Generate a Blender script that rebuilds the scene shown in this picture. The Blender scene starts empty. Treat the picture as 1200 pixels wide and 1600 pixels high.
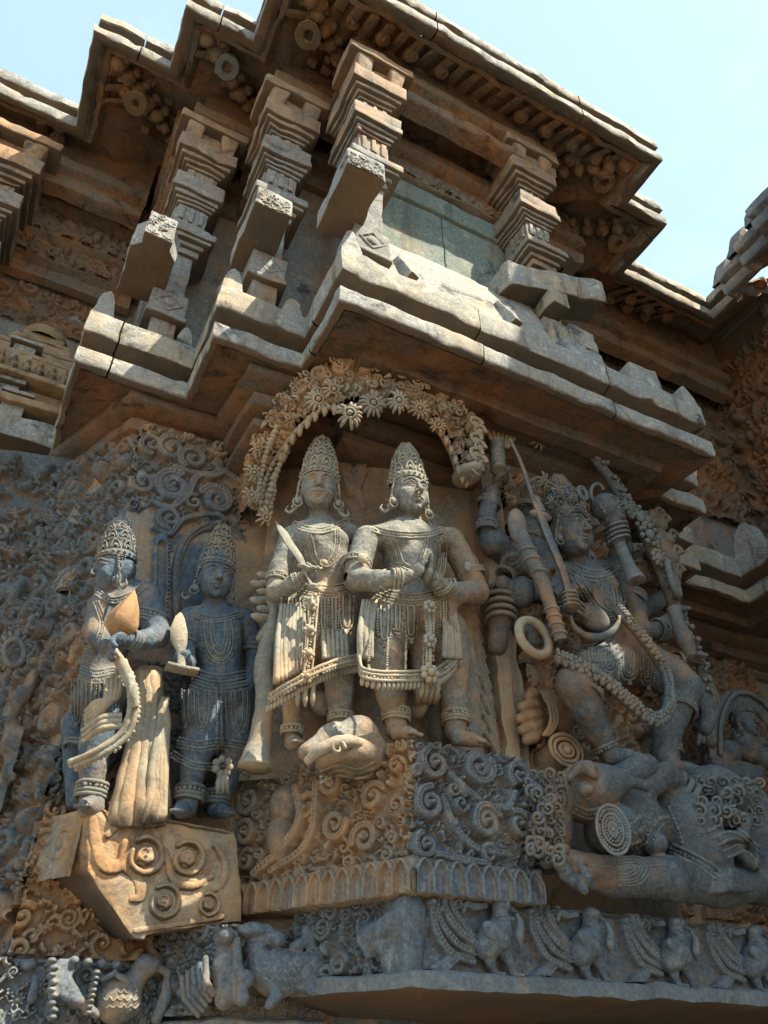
import bpy, math, random
import numpy as np
from mathutils import Vector
random.seed(4)

# ------------------------------------------------------------------ camera, sky, sun, exposure
SC = bpy.context.scene
COL = SC.collection
PITCH, YAW, FPX = math.radians(36.6), math.radians(-27.3), 1200.0
CAMZ = 1.6
cam_data = bpy.data.cameras.new('camera')
cam = bpy.data.objects.new('camera', cam_data)
COL.objects.link(cam)
cam.location = (0, 0, CAMZ)
cam.rotation_euler = (math.radians(90) + PITCH, 0, YAW)
cam_data.sensor_fit = 'VERTICAL'
cam_data.sensor_height = 24.0
cam_data.lens = 24.0 * FPX / 1600.0
cam_data.clip_start = 0.02
cam_data.clip_end = 2000
SC.camera = cam

SUN_TO = Vector((0.70, -1.0, 1.90)).normalized()      # direction towards the sun
el = math.asin(SUN_TO.z)
az = math.atan2(SUN_TO.x, SUN_TO.y)
world = bpy.data.worlds.new('World')
SC.world = world
world.use_nodes = True
wn = world.node_tree.nodes
wl = world.node_tree.links
wn.clear()
sky = wn.new('ShaderNodeTexSky')
sky.sky_type = 'NISHITA'
sky.sun_disc = False
sky.sun_elevation = el
sky.sun_rotation = az
sky.altitude = 900
sky.air_density = 1.0
sky.dust_density = 2.2
sky.ozone_density = 1.3
bg = wn.new('ShaderNodeBackground')
bg.inputs['Strength'].default_value = 0.112
# thin high cloud, a little denser low on the left
tc = wn.new('ShaderNodeTexCoord')
mp = wn.new('ShaderNodeMapping'); mp.inputs['Scale'].default_value = (1.2, 1.2, 3.0)
cn = wn.new('ShaderNodeTexNoise'); cn.inputs['Scale'].default_value = 2.3; cn.inputs['Detail'].default_value = 7; cn.inputs['Roughness'].default_value = 0.55
cr = wn.new('ShaderNodeMapRange'); cr.inputs['From Min'].default_value = 0.5; cr.inputs['From Max'].default_value = 0.85; cr.inputs['To Min'].default_value = 0.42; cr.inputs['To Max'].default_value = 0.85
mxw = wn.new('ShaderNodeMix'); mxw.data_type = 'RGBA'
mxw.inputs[7].default_value = (4.3, 6.0, 6.6, 1)
wo = wn.new('ShaderNodeOutputWorld')
wl.new(tc.outputs['Generated'], mp.inputs['Vector']); wl.new(mp.outputs['Vector'], cn.inputs['Vector'])
wl.new(cn.outputs['Fac'], cr.inputs['Value']); wl.new(cr.outputs['Result'], mxw.inputs[0])
wl.new(sky.outputs['Color'], mxw.inputs[6]); wl.new(mxw.outputs[2], bg.inputs['Color'])
wl.new(bg.outputs['Background'], wo.inputs['Surface'])

sun_data = bpy.data.lights.new('sun', 'SUN')
sun_data.energy = 5.0
sun_data.angle = math.radians(0.5)
sun_data.color = (1.0, 0.89, 0.70)
sun = bpy.data.objects.new('sun', sun_data)
COL.objects.link(sun)
sun.rotation_euler = SUN_TO.to_track_quat('Z', 'Y').to_euler()

SC.view_settings.view_transform = 'Standard'
SC.view_settings.look = 'None'
SC.view_settings.exposure = 1.28
SC.view_settings.gamma = 1.0
SC.view_settings.use_curve_mapping = False
SC.cycles.max_bounces = 8
SC.cycles.diffuse_bounces = 2

# ------------------------------------------------------------------ pixels of the photograph -> points of the place
_cy, _sy = math.cos(YAW), math.sin(YAW)
_RIGHT = np.array([_cy, _sy, 0.0])
_FH = np.array([-_sy, _cy, 0.0])
_cp, _sp = math.cos(PITCH), math.sin(PITCH)
_FWD = _FH * _cp + np.array([0, 0, _sp])
_UP = -_FH * _sp + np.array([0, 0, _cp])
CAM = np.array([0, 0, CAMZ])
def ray(x, y):
    return _RIGHT * ((x - 600) / FPX) + _FWD + _UP * ((800 - y) / FPX)
def at_b(x, y, b):
    d = ray(x, y); return CAM + d * (b / d[1])
def at_a(x, y, a):
    d = ray(x, y); return CAM + d * (a / d[0])
def at_z(x, y, z):
    d = ray(x, y); return CAM + d * ((z - CAMZ) / d[2])
def depth(p):
    return float(np.dot(np.asarray(p) - CAM, _FWD))
def mpp(p):                                           # metres per photo pixel at p
    return depth(p) / FPX

# ------------------------------------------------------------------ noise in numpy
def _hash(ix, iy, iz, seed):
    h = (ix.astype(np.int64) * 374761393 + iy.astype(np.int64) * 668265263 + iz.astype(np.int64) * 2147483647 + seed * 1274126177) & 0xffffffff
    h = ((h ^ (h >> 13)) * 1274126177) & 0xffffffff
    h = h ^ (h >> 16)
    return (h & 0xffff) / 65535.0 * 2 - 1
def vnoise(P, scale, seed=0):
    Q = P * scale
    i = np.floor(Q); f = Q - i; f = f * f * (3 - 2 * f)
    i = i.astype(np.int64)
    r = 0
    for dx in (0, 1):
        for dy in (0, 1):
            for dz in (0, 1):
                w = (f[:, 0] if dx else 1 - f[:, 0]) * (f[:, 1] if dy else 1 - f[:, 1]) * (f[:, 2] if dz else 1 - f[:, 2])
                r = r + w * _hash(i[:, 0] + dx, i[:, 1] + dy, i[:, 2] + dz, seed)
    return r
def rough(V, amp=0.004, scale=9.0):
    V = V.copy()
    chip = 1 + 5 * np.clip(vnoise(V, 19, 77) - 0.42, 0, 1) if amp >= 0.004 else 1.0
    amp = amp * chip
    for c in range(3):
        V[:, c] += amp * (vnoise(V, scale, 11 + c) + 0.5 * vnoise(V, scale * 2.7, 31 + c) + 0.3 * vnoise(V, scale * 7, 51 + c))
    return V

# ------------------------------------------------------------------ objects
def tag(o, label=None, cat=None, group=None, kind=None):
    if label: o['label'] = label
    if cat: o['category'] = cat
    if group: o['group'] = group
    if kind: o['kind'] = kind
    return o
def empty(name, loc=(0, 0, 0)):
    o = bpy.data.objects.new(name, None); COL.objects.link(o); o.location = loc
    o.empty_display_size = 0.1
    return o
def thing(name, label, cat, loc=(0, 0, 0), group=None):
    return tag(empty(name, loc), label, cat, group)
def part(name, parent, loc):
    o = empty(name, tuple(np.asarray(loc, float) - np.array(parent.location))); o.parent = parent
    return o
def link_mesh(name, V, quads, tris, mat, parent=None, smooth=True, sharp=None):
    me = bpy.data.meshes.new(name)
    V = np.asarray(V, dtype=np.float64)
    off = np.zeros(3)
    if parent is not None:
        w = parent
        while w is not None:
            off = off + np.array(w.location); w = w.parent
    V = V - off
    nq = 0 if quads is None else len(quads)
    nt = 0 if tris is None else len(tris)
    me.vertices.add(len(V)); me.vertices.foreach_set('co', V.astype(np.float32).ravel())
    me.loops.add(nq * 4 + nt * 3); me.polygons.add(nq + nt)
    idx = []
    if nq: idx.append(np.asarray(quads, dtype=np.int32).ravel())
    if nt: idx.append(np.asarray(tris, dtype=np.int32).ravel())
    me.loops.foreach_set('vertex_index', np.concatenate(idx))
    ls = np.concatenate([np.arange(nq) * 4, nq * 4 + np.arange(nt) * 3]).astype(np.int32)
    me.polygons.foreach_set('loop_start', ls)
    me.update(calc_edges=True)
    me.validate()
    if smooth:
        me.polygons.foreach_set('use_smooth', np.ones(len(me.polygons), dtype=bool))
        if sharp: me.set_sharp_from_angle(angle=math.radians(sharp))
    me.materials.append(mat)
    o = bpy.data.objects.new(name, me); COL.objects.link(o)
    if parent is not None: o.parent = parent
    return o

# ------------------------------------------------------------------ mesh collector
_sph = {}
def _sphere_t(nu=8, nv=5):
    if (nu, nv) not in _sph:
        V = [(0, 0, 1)]
        for j in range(1, nv):
            t = math.pi * j / nv
            for i in range(nu):
                p = 2 * math.pi * i / nu
                V.append((math.sin(t) * math.cos(p), math.sin(t) * math.sin(p), math.cos(t)))
        V.append((0, 0, -1))
        T, Q = [], []
        for i in range(nu):
            T.append((0, 1 + i, 1 + (i + 1) % nu))
            b = 1 + (nv - 2) * nu
            T.append((b + i, len(V) - 1, b + (i + 1) % nu))
        for j in range(nv - 2):
            for i in range(nu):
                a = 1 + j * nu + i; c = 1 + j * nu + (i + 1) % nu
                Q.append((a, a + nu, c + nu, c))
        _sph[(nu, nv)] = (np.array(V, float), np.array(Q).reshape(-1, 4), np.array(T))
    return _sph[(nu, nv)]
def nrm(v):
    v = np.asarray(v, float); n = np.linalg.norm(v); return v / n if n > 1e-12 else np.array([0, 0, 1.0])
def resample(P, step):
    P = np.asarray(P, float)
    d = np.r_[0, np.cumsum(np.linalg.norm(np.diff(P, axis=0), axis=1))]
    n = max(2, int(round(d[-1] / step)) + 1)
    s = np.linspace(0, d[-1], n)
    return np.stack([np.interp(s, d, P[:, k]) for k in range(P.shape[1])], 1)
def smooth_line(P, n=6):
    P = np.asarray(P, float)
    if len(P) < 3: return P
    Q = np.vstack([2 * P[0] - P[1], P, 2 * P[-1] - P[-2]])
    out = []
    for i in range(1, len(Q) - 2):
        for t in np.linspace(0, 1, n, endpoint=False):
            a, b, c, d = Q[i - 1], Q[i], Q[i + 1], Q[i + 2]
            out.append(0.5 * ((2 * b) + (-a + c) * t + (2 * a - 5 * b + 4 * c - d) * t * t + (-a + 3 * b - 3 * c + d) * t ** 3))
    out.append(P[-1])
    return np.array(out)
class MB:
    def __init__(s): s.V = []; s.Q = []; s.T = []; s.n = 0
    def add(s, V, Q=None, T=None):
        V = np.asarray(V, float)
        s.V.append(V)
        if Q is not None and len(Q): s.Q.append(np.asarray(Q, np.int64) + s.n)
        if T is not None and len(T): s.T.append(np.asarray(T, np.int64) + s.n)
        s.n += len(V); return s
    def ball(s, c, r, R=None, nu=8, nv=5):
        V, Q, T = _sphere_t(nu, nv)
        W = V * np.asarray(r, float)
        if R is not None: W = W @ np.asarray(R).T
        return s.add(W + np.asarray(c, float), Q, T)
    def beads(s, P, r, gap=1.9, sy=1.0):
        P = resample(P, r * gap)
        for p in P:
            if random.random() < 0.035: continue
            q = r * random.uniform(0.72, 1.12); s.ball(p + np.array([random.uniform(-.1, .1), random.uniform(0, .25), random.uniform(-.1, .1)]) * r, (q * random.uniform(.85, 1.15), q, q * random.uniform(.85, 1.15)), nu=6, nv=4)
        return s
    def tube(s, P, r, n=8, flat=None, cap=True, twist=0.0, ridges=0.0):
        P = np.asarray(P, float)
        r = np.full(len(P), r, float) if np.ndim(r) == 0 else np.interp(np.linspace(0, 1, len(P)), np.linspace(0, 1, len(r)), r)
        T = np.gradient(P, axis=0); T = T / (np.linalg.norm(T, axis=1)[:, None] + 1e-12)
        ref = np.array([0, 1.0, 0]) if flat is None else nrm(flat)
        V = []
        ang = np.linspace(0, 2 * math.pi, n, endpoint=False)
        for i in range(len(P)):
            e2 = ref - T[i] * np.dot(ref, T[i])
            if np.linalg.norm(e2) < 1e-3: e2 = np.array([0.3, 0.2, 1.0]) - T[i] * np.dot([0.3, 0.2, 1.0], T[i])
            e2 = nrm(e2); e1 = np.cross(e2, T[i])
            a = ang + twist * i
            k2 = 0.45 if flat is not None else 1.0
            rr = r[i] * (1 + (ridges * np.cos(a * 2) if ridges else 0))
            V.append(P[i] + np.outer(np.cos(a) * rr, e1) + np.outer(np.sin(a) * rr * k2, e2))
        m = len(P); V = np.vstack(V)
        i, j = np.meshgrid(np.arange(m - 1), np.arange(n), indexing='ij')
        Q = np.stack([i * n + j, i * n + (j + 1) % n, (i + 1) * n + (j + 1) % n, (i + 1) * n + j], -1).reshape(-1, 4)
        T3 = []
        if cap:
            V = np.vstack([V, P[:1], P[-1:]])
            for k in range(n):
                T3.append((m * n, (k + 1) % n, k)); T3.append((m * n + 1, (m - 1) * n + k, (m - 1) * n + (k + 1) % n))
        return s.add(V, Q, T3)
    def grid(s, G):                                   # G: (m, n, 3)
        m, n = G.shape[:2]
        i, j = np.meshgrid(np.arange(m - 1), np.arange(n - 1), indexing='ij')
        Q = np.stack([i * n + j, (i + 1) * n + j, (i + 1) * n + j + 1, i * n + j + 1], -1).reshape(-1, 4)
        return s.add(G.reshape(-1, 3), Q)
    def box(s, lo, hi, r=0.006, step=0.05, R=None, c=None, shear=None):
        lo = np.asarray(lo, float); hi = np.asarray(hi, float)
        mid = (lo + hi) / 2; h = (hi - lo) / 2; r = min(r, h.min() * 0.9)
        ax = []
        for k in range(3):
            inner = np.linspace(-(h[k] - r), h[k] - r, max(2, int(2 * h[k] / step) + 1))
            ax.append(np.r_[-h[k], -h[k] + 0.35 * r, inner, h[k] - 0.35 * r, h[k]])
        for k in range(3):
            o = [q for q in range(3) if q != k]
            A_, B_ = np.meshgrid(ax[o[0]], ax[o[1]], indexing='ij')
            for sg in (-1, 1):
                G = np.zeros(A_.shape + (3,)); G[..., o[0]] = A_; G[..., o[1]] = B_; G[..., k] = sg * h[k]
                inn = np.clip(G, -(h - r), h - r); d = G - inn
                L = np.linalg.norm(d, axis=-1, keepdims=True); L[L == 0] = 1
                G = inn + d / L * r
                flip = (sg > 0) != (k == 1)
                if not flip: G = G[::-1]
                if shear is not None: G = shear(G / h, G)
                if R is not None: G = G @ np.asarray(R).T
                s.grid(G + (mid if c is None else np.asarray(c)))
        return s
    def lathe(s, prof, c, n=20, axis=(0, 0, 1), up=None, a0=0, a1=2 * math.pi, wob=None):
        ax = nrm(axis); e1 = nrm(np.cross(ax, [0.13, 0.9, 0.31])) if up is None else nrm(up); e2 = np.cross(ax, e1)
        ang = np.linspace(a0, a1, n + 1)
        G = np.zeros((len(prof), n + 1, 3))
        for i, (r, h) in enumerate(prof):
            rr = r * (1 if wob is None else wob(ang, i))
            G[i] = np.asarray(c) + ax * h + np.outer(np.cos(ang) * rr, e1) + np.outer(np.sin(ang) * rr, e2)
        return s.grid(G[:, ::-1])
    def build(s, name, mat, parent=None, amp=0.0, scale=9.0, sharp=35, smooth=True):
        V = np.vstack(s.V)
        if amp: V = rough(V, amp, scale)
        Q = np.vstack(s.Q) if s.Q else None
        T = np.vstack(s.T) if s.T else None
        return link_mesh(name, V, Q, T, mat, parent, smooth, sharp)
def sweep(mb, path, prof, step=0.045):
    """path: plan points (a,b) going left to right; prof: (inward offset, z)."""
    path = [np.array(p, float) for p in path]
    n = len(path)
    D = [nrm(path[i + 1] - path[i]) for i in range(n - 1)]
    Nn = [np.array([d[1], -d[0]]) for d in D]
    M = []
    for i in range(n):
        if i == 0: M.append(Nn[0])
        elif i == n - 1: M.append(Nn[-1])
        else:
            m = Nn[i - 1] + Nn[i]; m = m / np.dot(m, Nn[i]); M.append(m)
    pr = []
    for k in range(len(prof) - 1):
        a, b = np.array(prof[k]), np.array(prof[k + 1])
        q = max(1, int(np.linalg.norm(b - a) / step))
        for t in range(q): pr.append(a + (b - a) * t / q)
    pr.append(np.array(prof[-1]))
    for i in range(n - 1):
        L = np.linalg.norm(path[i + 1] - path[i]); q = max(1, int(L / step))
        G = np.zeros((q + 1, len(pr), 3))
        for t in range(q + 1):
            f = t / q
            for k, (o, z) in enumerate(pr):
                p0 = path[i] - M[i] * o; p1 = path[i + 1] - M[i + 1] * o
                p = p0 + (p1 - p0) * f
                G[t, k] = (p[0], p[1], z)
        mb.grid(G)
    return mb

# ------------------------------------------------------------------ signed distance sculpting (one continuous surface per figure)
def rotm(yaw=0, pitch=0, roll=0):
    cy, sy = math.cos(yaw), math.sin(yaw); cp, sp = math.cos(pitch), math.sin(pitch); cr_, sr = math.cos(roll), math.sin(roll)
    Rz = np.array([[cy, -sy, 0], [sy, cy, 0], [0, 0, 1]]); Rx = np.array([[1, 0, 0], [0, cp, -sp], [0, sp, cp]]); Ry = np.array([[cr_, 0, sr], [0, 1, 0], [-sr, 0, cr_]])
    return Rz @ Rx @ Ry
class SDF:
    def __init__(s, lo, hi, vox):
        s.lo = np.asarray(lo, float); s.v = vox
        s.n = np.ceil((np.asarray(hi) - s.lo) / vox).astype(int) + 1
        s.D = np.full(s.n, 0.5, np.float32)
        s.ax = [(s.lo[k] + np.arange(s.n[k]) * vox).astype(np.float32) for k in range(3)]
    def _win(s, lo, hi):
        i0 = np.clip(np.floor((np.asarray(lo) - s.lo) / s.v).astype(int), 0, s.n); i1 = np.clip(np.ceil((np.asarray(hi) - s.lo) / s.v).astype(int) + 1, 0, s.n)
        if (i1 <= i0).any(): return None
        sl = tuple(slice(a, b) for a, b in zip(i0, i1))
        X = s.ax[0][sl[0]][:, None, None]; Y = s.ax[1][sl[1]][None, :, None]; Z = s.ax[2][sl[2]][None, None, :]
        return sl, X, Y, Z
    def _comb(s, sl, d, k, mode):
        a = s.D[sl]
        if mode == 'u':
            if k > 0:
                h = np.maximum(k - np.abs(a - d), 0) / k; s.D[sl] = np.minimum(a, d) - h * h * k * 0.25
            else: s.D[sl] = np.minimum(a, d)
        else:
            d = -d
            if k > 0:
                h = np.maximum(k - np.abs(a - d), 0) / k; s.D[sl] = np.maximum(a, d) + h * h * k * 0.25
            else: s.D[sl] = np.maximum(a, d)
    def cap(s, p, q, r0, r1=None, k=0.012, mode='u'):
        r1 = r0 if r1 is None else r1
        p = np.asarray(p, float); q = np.asarray(q, float)
        m = max(r0, r1) + k + 3 * s.v
        w = s._win(np.minimum(p, q) - m, np.maximum(p, q) + m)
        if w is None: return s
        sl, X, Y, Z = w
        ba = q - p; L2 = float(np.dot(ba, ba)) + 1e-12
        h = ((X - p[0]) * ba[0] + (Y - p[1]) * ba[1] + (Z - p[2]) * ba[2]) / L2
        h = np.clip(h, 0, 1)
        d = np.sqrt((X - p[0] - ba[0] * h) ** 2 + (Y - p[1] - ba[1] * h) ** 2 + (Z - p[2] - ba[2] * h) ** 2) - (r0 + (r1 - r0) * h)
        s._comb(sl, d, k, mode); return s
    def chain(s, P, R, k=0.012, mode='u'):
        for i in range(len(P) - 1): s.cap(P[i], P[i + 1], R[i], R[i + 1], k, mode)
        return s
    def ell(s, c, r, R=None, k=0.012, mode='u'):
        c = np.asarray(c, float); r = np.asarray(r, float)
        m = r.max() + k + 3 * s.v
        w = s._win(c - m, c + m)
        if w is None: return s
        sl, X, Y, Z = w
        x, y, z = X - c[0], Y - c[1], Z - c[2]
        if R is not None:
            x, y, z = (R[0, 0] * x + R[1, 0] * y + R[2, 0] * z), (R[0, 1] * x + R[1, 1] * y + R[2, 1] * z), (R[0, 2] * x + R[1, 2] * y + R[2, 2] * z)
        k0 = np.sqrt((x / r[0]) ** 2 + (y / r[1]) ** 2 + (z / r[2]) ** 2)
        k1 = np.sqrt((x / r[0] ** 2) ** 2 + (y / r[1] ** 2) ** 2 + (z / r[2] ** 2) ** 2)
        d = k0 * (k0 - 1) / (k1 + 1e-6)
        s._comb(sl, d, k, mode); return s
    def box(s, c, h, R=None, rad=0.005, k=0.005, mode='u'):
        c = np.asarray(c, float); h = np.asarray(h, float) - rad
        m = np.linalg.norm(h) + rad + k + 3 * s.v
        w = s._win(c - m, c + m)
        if w is None: return s
        sl, X, Y, Z = w
        x, y, z = X - c[0], Y - c[1], Z - c[2]
        if R is not None:
            x, y, z = (R[0, 0] * x + R[1, 0] * y + R[2, 0] * z), (R[0, 1] * x + R[1, 1] * y + R[2, 1] * z), (R[0, 2] * x + R[1, 2] * y + R[2, 2] * z)
        qx, qy, qz = np.abs(x) - h[0], np.abs(y) - h[1], np.abs(z) - h[2]
        d = np.sqrt(np.maximum(qx, 0) ** 2 + np.maximum(qy, 0) ** 2 + np.maximum(qz, 0) ** 2) + np.minimum(np.maximum(np.maximum(qx, qy), qz), 0) - rad
        s._comb(sl, d, k, mode); return s
    # sample the field
    def val(s, P):
        q = (np.asarray(P) - s.lo) / s.v; i = np.round(q).astype(int)
        ok = ((i >= 0) & (i < s.n)).all(-1)
        i = np.clip(i, 0, s.n - 1)
        return np.where(ok, s.D[i[..., 0], i[..., 1], i[..., 2]], 0.5)
    def hit(s, x, y, far=None):
        """first surface point along the line of sight through photo pixel (x, y); far = fallback b"""
        d = ray(x, y)
        lo, hi = s.lo, s.lo + s.n * s.v
        t0 = max(lo[1] / d[1], 0.1); t1 = hi[1] / d[1]
        t = np.arange(t0, t1, s.v * 0.7)
        P = CAM + t[:, None] * d
        v = s.val(P) < 0
        if v.any():
            return P[int(np.argmax(v))]
        return None if far is None else at_b(x, y, far)
    def line(s, pts, far, lift=0.0, step=0.006, sm=True, flat=0.0):
        """photo polyline laid on the sculpted surface"""
        P = smooth_line(pts, 8) if sm and len(pts) > 2 else np.array(pts, float)
        P = resample(P, 2.0)
        out = []
        for x, y in P:
            out.append(s.hit(x, y, far))
        out = np.array(out)
        # remove depth jumps
        if len(out) > 4:
            dd = out[:, 1].copy()
            k = 3
            pad = np.pad(dd, k, mode='edge')
            med = np.array([np.median(pad[i:i + 2 * k + 1]) for i in range(len(dd))])
            ker = np.ones(3) / 3
            med = np.convolve(np.pad(med, 1, mode='edge'), ker, mode='valid')
            for i, (x, y) in enumerate(P): out[i] = at_b(x, y, med[i])
        out = out - nrm(ray(*P[len(P) // 2])) * lift
        return resample(out, step)
    def mesh(s):
        D = s.D; S = D < 0
        n0, n1, n2 = D.shape
        cnt = np.zeros((n0 - 1, n1 - 1, n2 - 1), np.int8)
        for dx in (0, 1):
            for dy in (0, 1):
                for dz in (0, 1): cnt += S[dx:n0 - 1 + dx, dy:n1 - 1 + dy, dz:n2 - 1 + dz]
        act = (cnt > 0) & (cnt < 8)
        I = np.argwhere(act)
        idm = np.full(act.shape, -1, np.int32); idm[act] = np.arange(len(I))
        corners = [(dx, dy, dz) for dx in (0, 1) for dy in (0, 1) for dz in (0, 1)]
        vals = np.stack([D[I[:, 0] + c[0], I[:, 1] + c[1], I[:, 2] + c[2]] for c in corners], 1)
        acc = np.zeros((len(I), 3)); num = np.zeros(len(I))
        for a in range(8):
            for b in range(a + 1, 8):
                ca, cb = np.array(corners[a]), np.array(corners[b])
                if np.abs(ca - cb).sum() != 1: continue
                va, vb = vals[:, a], vals[:, b]
                m = (va < 0) != (vb < 0)
                t = va[m] / (va[m] - vb[m])
                acc[m] += ca + t[:, None] * (cb - ca); num[m] += 1
        V = s.lo + (I + acc / num[:, None]) * s.v
        Q = []
        for axis in range(3):
            sa = [slice(0, n0), slice(0, n1), slice(0, n2)]; sb = list(sa)
            sa[axis] = slice(0, D.shape[axis] - 1); sb[axis] = slice(1, D.shape[axis])
            o1, o2 = (axis + 1) % 3, (axis + 2) % 3
            for o in (o1, o2): sa[o] = slice(1, D.shape[o] - 1); sb[o] = slice(1, D.shape[o] - 1)
            A_, B_ = S[tuple(sa)], S[tuple(sb)]
            for sgn in (0, 1):
                E = np.argwhere(A_ & ~B_ if sgn else ~A_ & B_)
                if not len(E): continue
                base = E.copy(); base[:, o1] += 1; base[:, o2] += 1
                def cell(d1, d2):
                    q = base.copy(); q[:, o1] -= d1; q[:, o2] -= d2
                    return idm[q[:, 0], q[:, 1], q[:, 2]]
                c00, c10, c11, c01 = cell(1, 1), cell(0, 1), cell(0, 0), cell(1, 0)
                F = np.stack([c00, c10, c11, c01], 1) if sgn else np.stack([c00, c01, c11, c10], 1)
                Q.append(F[(F >= 0).all(1)])
        return V, np.vstack(Q)
    def build(s, name, mat, parent=None, amp=0.0, scale=40):
        V, Q = s.mesh()
        if amp: V = rough(V, amp, scale)
        return link_mesh(name, V, Q, None, mat, parent, True, None)

# ------------------------------------------------------------------ carved relief on a surface (height field)
class Relief:
    def __init__(s, u0, u1, v0, v1, res):
        s.u = np.arange(u0, u1 + res, res); s.v = np.arange(v0, v1 + res, res); s.res = res
        s.H = np.zeros((len(s.u), len(s.v)))
    def _w(s, x0, x1, y0, y1):
        i0 = max(0, int((x0 - s.u[0]) / s.res)); i1 = min(len(s.u), int((x1 - s.u[0]) / s.res) + 2)
        j0 = max(0, int((y0 - s.v[0]) / s.res)); j1 = min(len(s.v), int((y1 - s.v[0]) / s.res) + 2)
        if i1 <= i0 or j1 <= j0: return None
        return (slice(i0, i1), slice(j0, j1)), s.u[i0:i1, None], s.v[None, j0:j1]
    def stroke(s, P, r, h, groove=0.0, mode='max', flat=0.5):
        P = np.asarray(P, float); n = len(P)
        r = np.interp(np.linspace(0, 1, n), np.linspace(0, 1, np.size(r)), np.atleast_1d(r).astype(float))
        h = np.interp(np.linspace(0, 1, n), np.linspace(0, 1, np.size(h)), np.atleast_1d(h).astype(float))
        for i in range(n - 1):
            p, q = P[i], P[i + 1]; rm = max(r[i], r[i + 1])
            w = s._w(min(p[0], q[0]) - rm, max(p[0], q[0]) + rm, min(p[1], q[1]) - rm, max(p[1], q[1]) + rm)
            if w is None: continue
            sl, U, V = w
            ba = q - p; L = ba @ ba + 1e-12
            t = np.clip(((U - p[0]) * ba[0] + (V - p[1]) * ba[1]) / L, 0, 1)
            d = np.sqrt((U - p[0] - ba[0] * t) ** 2 + (V - p[1] - ba[1] * t) ** 2) / (r[i] + (r[i + 1] - r[i]) * t)
            hh = (h[i] + (h[i + 1] - h[i]) * t) * np.clip(1 - d * d, 0, 1) ** flat
            if groove: hh = hh * (1 - groove * np.exp(-(d / 0.28) ** 2))
            if mode == 'max': s.H[sl] = np.maximum(s.H[sl], hh)
            else: s.H[sl] -= hh
        return s
    def blob(s, c, rx, ry, ang, h, flat=0.5, mode='max'):
        m = max(rx, ry)
        w = s._w(c[0] - m, c[0] + m, c[1] - m, c[1] + m)
        if w is None: return s
        sl, U, V = w
        x = (U - c[0]) * math.cos(ang) + (V - c[1]) * math.sin(ang); y = -(U - c[0]) * math.sin(ang) + (V - c[1]) * math.cos(ang)
        hh = h * np.clip(1 - (x / rx) ** 2 - (y / ry) ** 2, 0, 1) ** flat
        if mode == 'max': s.H[sl] = np.maximum(s.H[sl], hh)
        elif mode == 'add': s.H[sl] += hh
        else: s.H[sl] -= hh
        return s
    def beads(s, P, r, h, gap=2.1):
        for p in resample(P, r * gap): s.blob(p, r, r, 0, h)
        return s
    def scroll(s, c, R, a0, hand=1, turns=1.6, h=0.03, w=0.24, lobes=True, tail=None):
        n = int(26 * turns)
        t = np.linspace(0, 1, n)
        rr = R * (1 - 0.80 * t) * (1 - w * 0.5); th = a0 + hand * t * turns * 2 * math.pi
        P = np.stack([c[0] + rr * np.cos(th), c[1] + rr * np.sin(th)], 1)
        s.stroke(P, [R * w, R * w * 0.95, R * w * 0.6], [h, h, h * 0.8], groove=0.35)
        s.blob(c, R * 0.2, R * 0.2, 0, h * 1.15)
        if lobes:
            m = int(7 * turns)
            for i in range(m):
                f = i / m * 0.62
                r2 = R * (1 - 0.80 * f) * 1.02; q = a0 + hand * f * turns * 2 * math.pi
                e = (c[0] + r2 * math.cos(q), c[1] + r2 * math.sin(q))
                s.blob(e, R * 0.16, R * 0.09, q + hand * 0.9, h * 0.85)
        return s
    def leaf(s, c, L, ang, h=0.03, n=4, hand=1):
        """acanthus frond: bent midrib with side lobes"""
        t = np.linspace(0, 1, 10); a = ang + hand * 1.5 * (t - 0.5)
        X = np.concatenate([[0], np.cumsum(np.cos(a[:-1]))]) * L / 9; Y = np.concatenate([[0], np.cumsum(np.sin(a[:-1]))]) * L / 9
        X -= X.mean(); Y -= Y.mean(); P = np.stack([c[0] + X, c[1] + Y], 1)
        s.stroke(P, [L * .11, L * .12, L * .05], [h * .9, h, h * .7], groove=0.5)
        for i in range(n):
            f = 0.1 + 0.75 * i / n; j = int(f * 9); b = a[j]
            for sg in (-1, 1):
                w = L * 0.30 * math.sin(math.pi * (0.2 + 0.7 * f)); e = b + sg * 1.0
                q = [P[j], P[j] + w * .6 * np.array([math.cos(e), math.sin(e)]), P[j] + w * .6 * np.array([math.cos(e), math.sin(e)]) + w * .5 * np.array([math.cos(b + sg * .2), math.sin(b + sg * .2)])]
                s.stroke(q, [L * .07, L * .075, L * .03], [h * .8, h * .85, h * .5], groove=0.3)
        return s
    def rosette(s, c, R, h=0.03, n=8, ph=0.0):
        for i in range(n):
            a = ph + 2 * math.pi * i / n; s.blob((c[0] + R * .6 * math.cos(a), c[1] + R * .6 * math.sin(a)), R * .42, R * .22, a, h * .8)
        s.blob(c, R * .3, R * .3, 0, h * 1.1); s.blob(c, R * .1, R * .1, 0, h * .4, mode='sub'); return s
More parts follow.
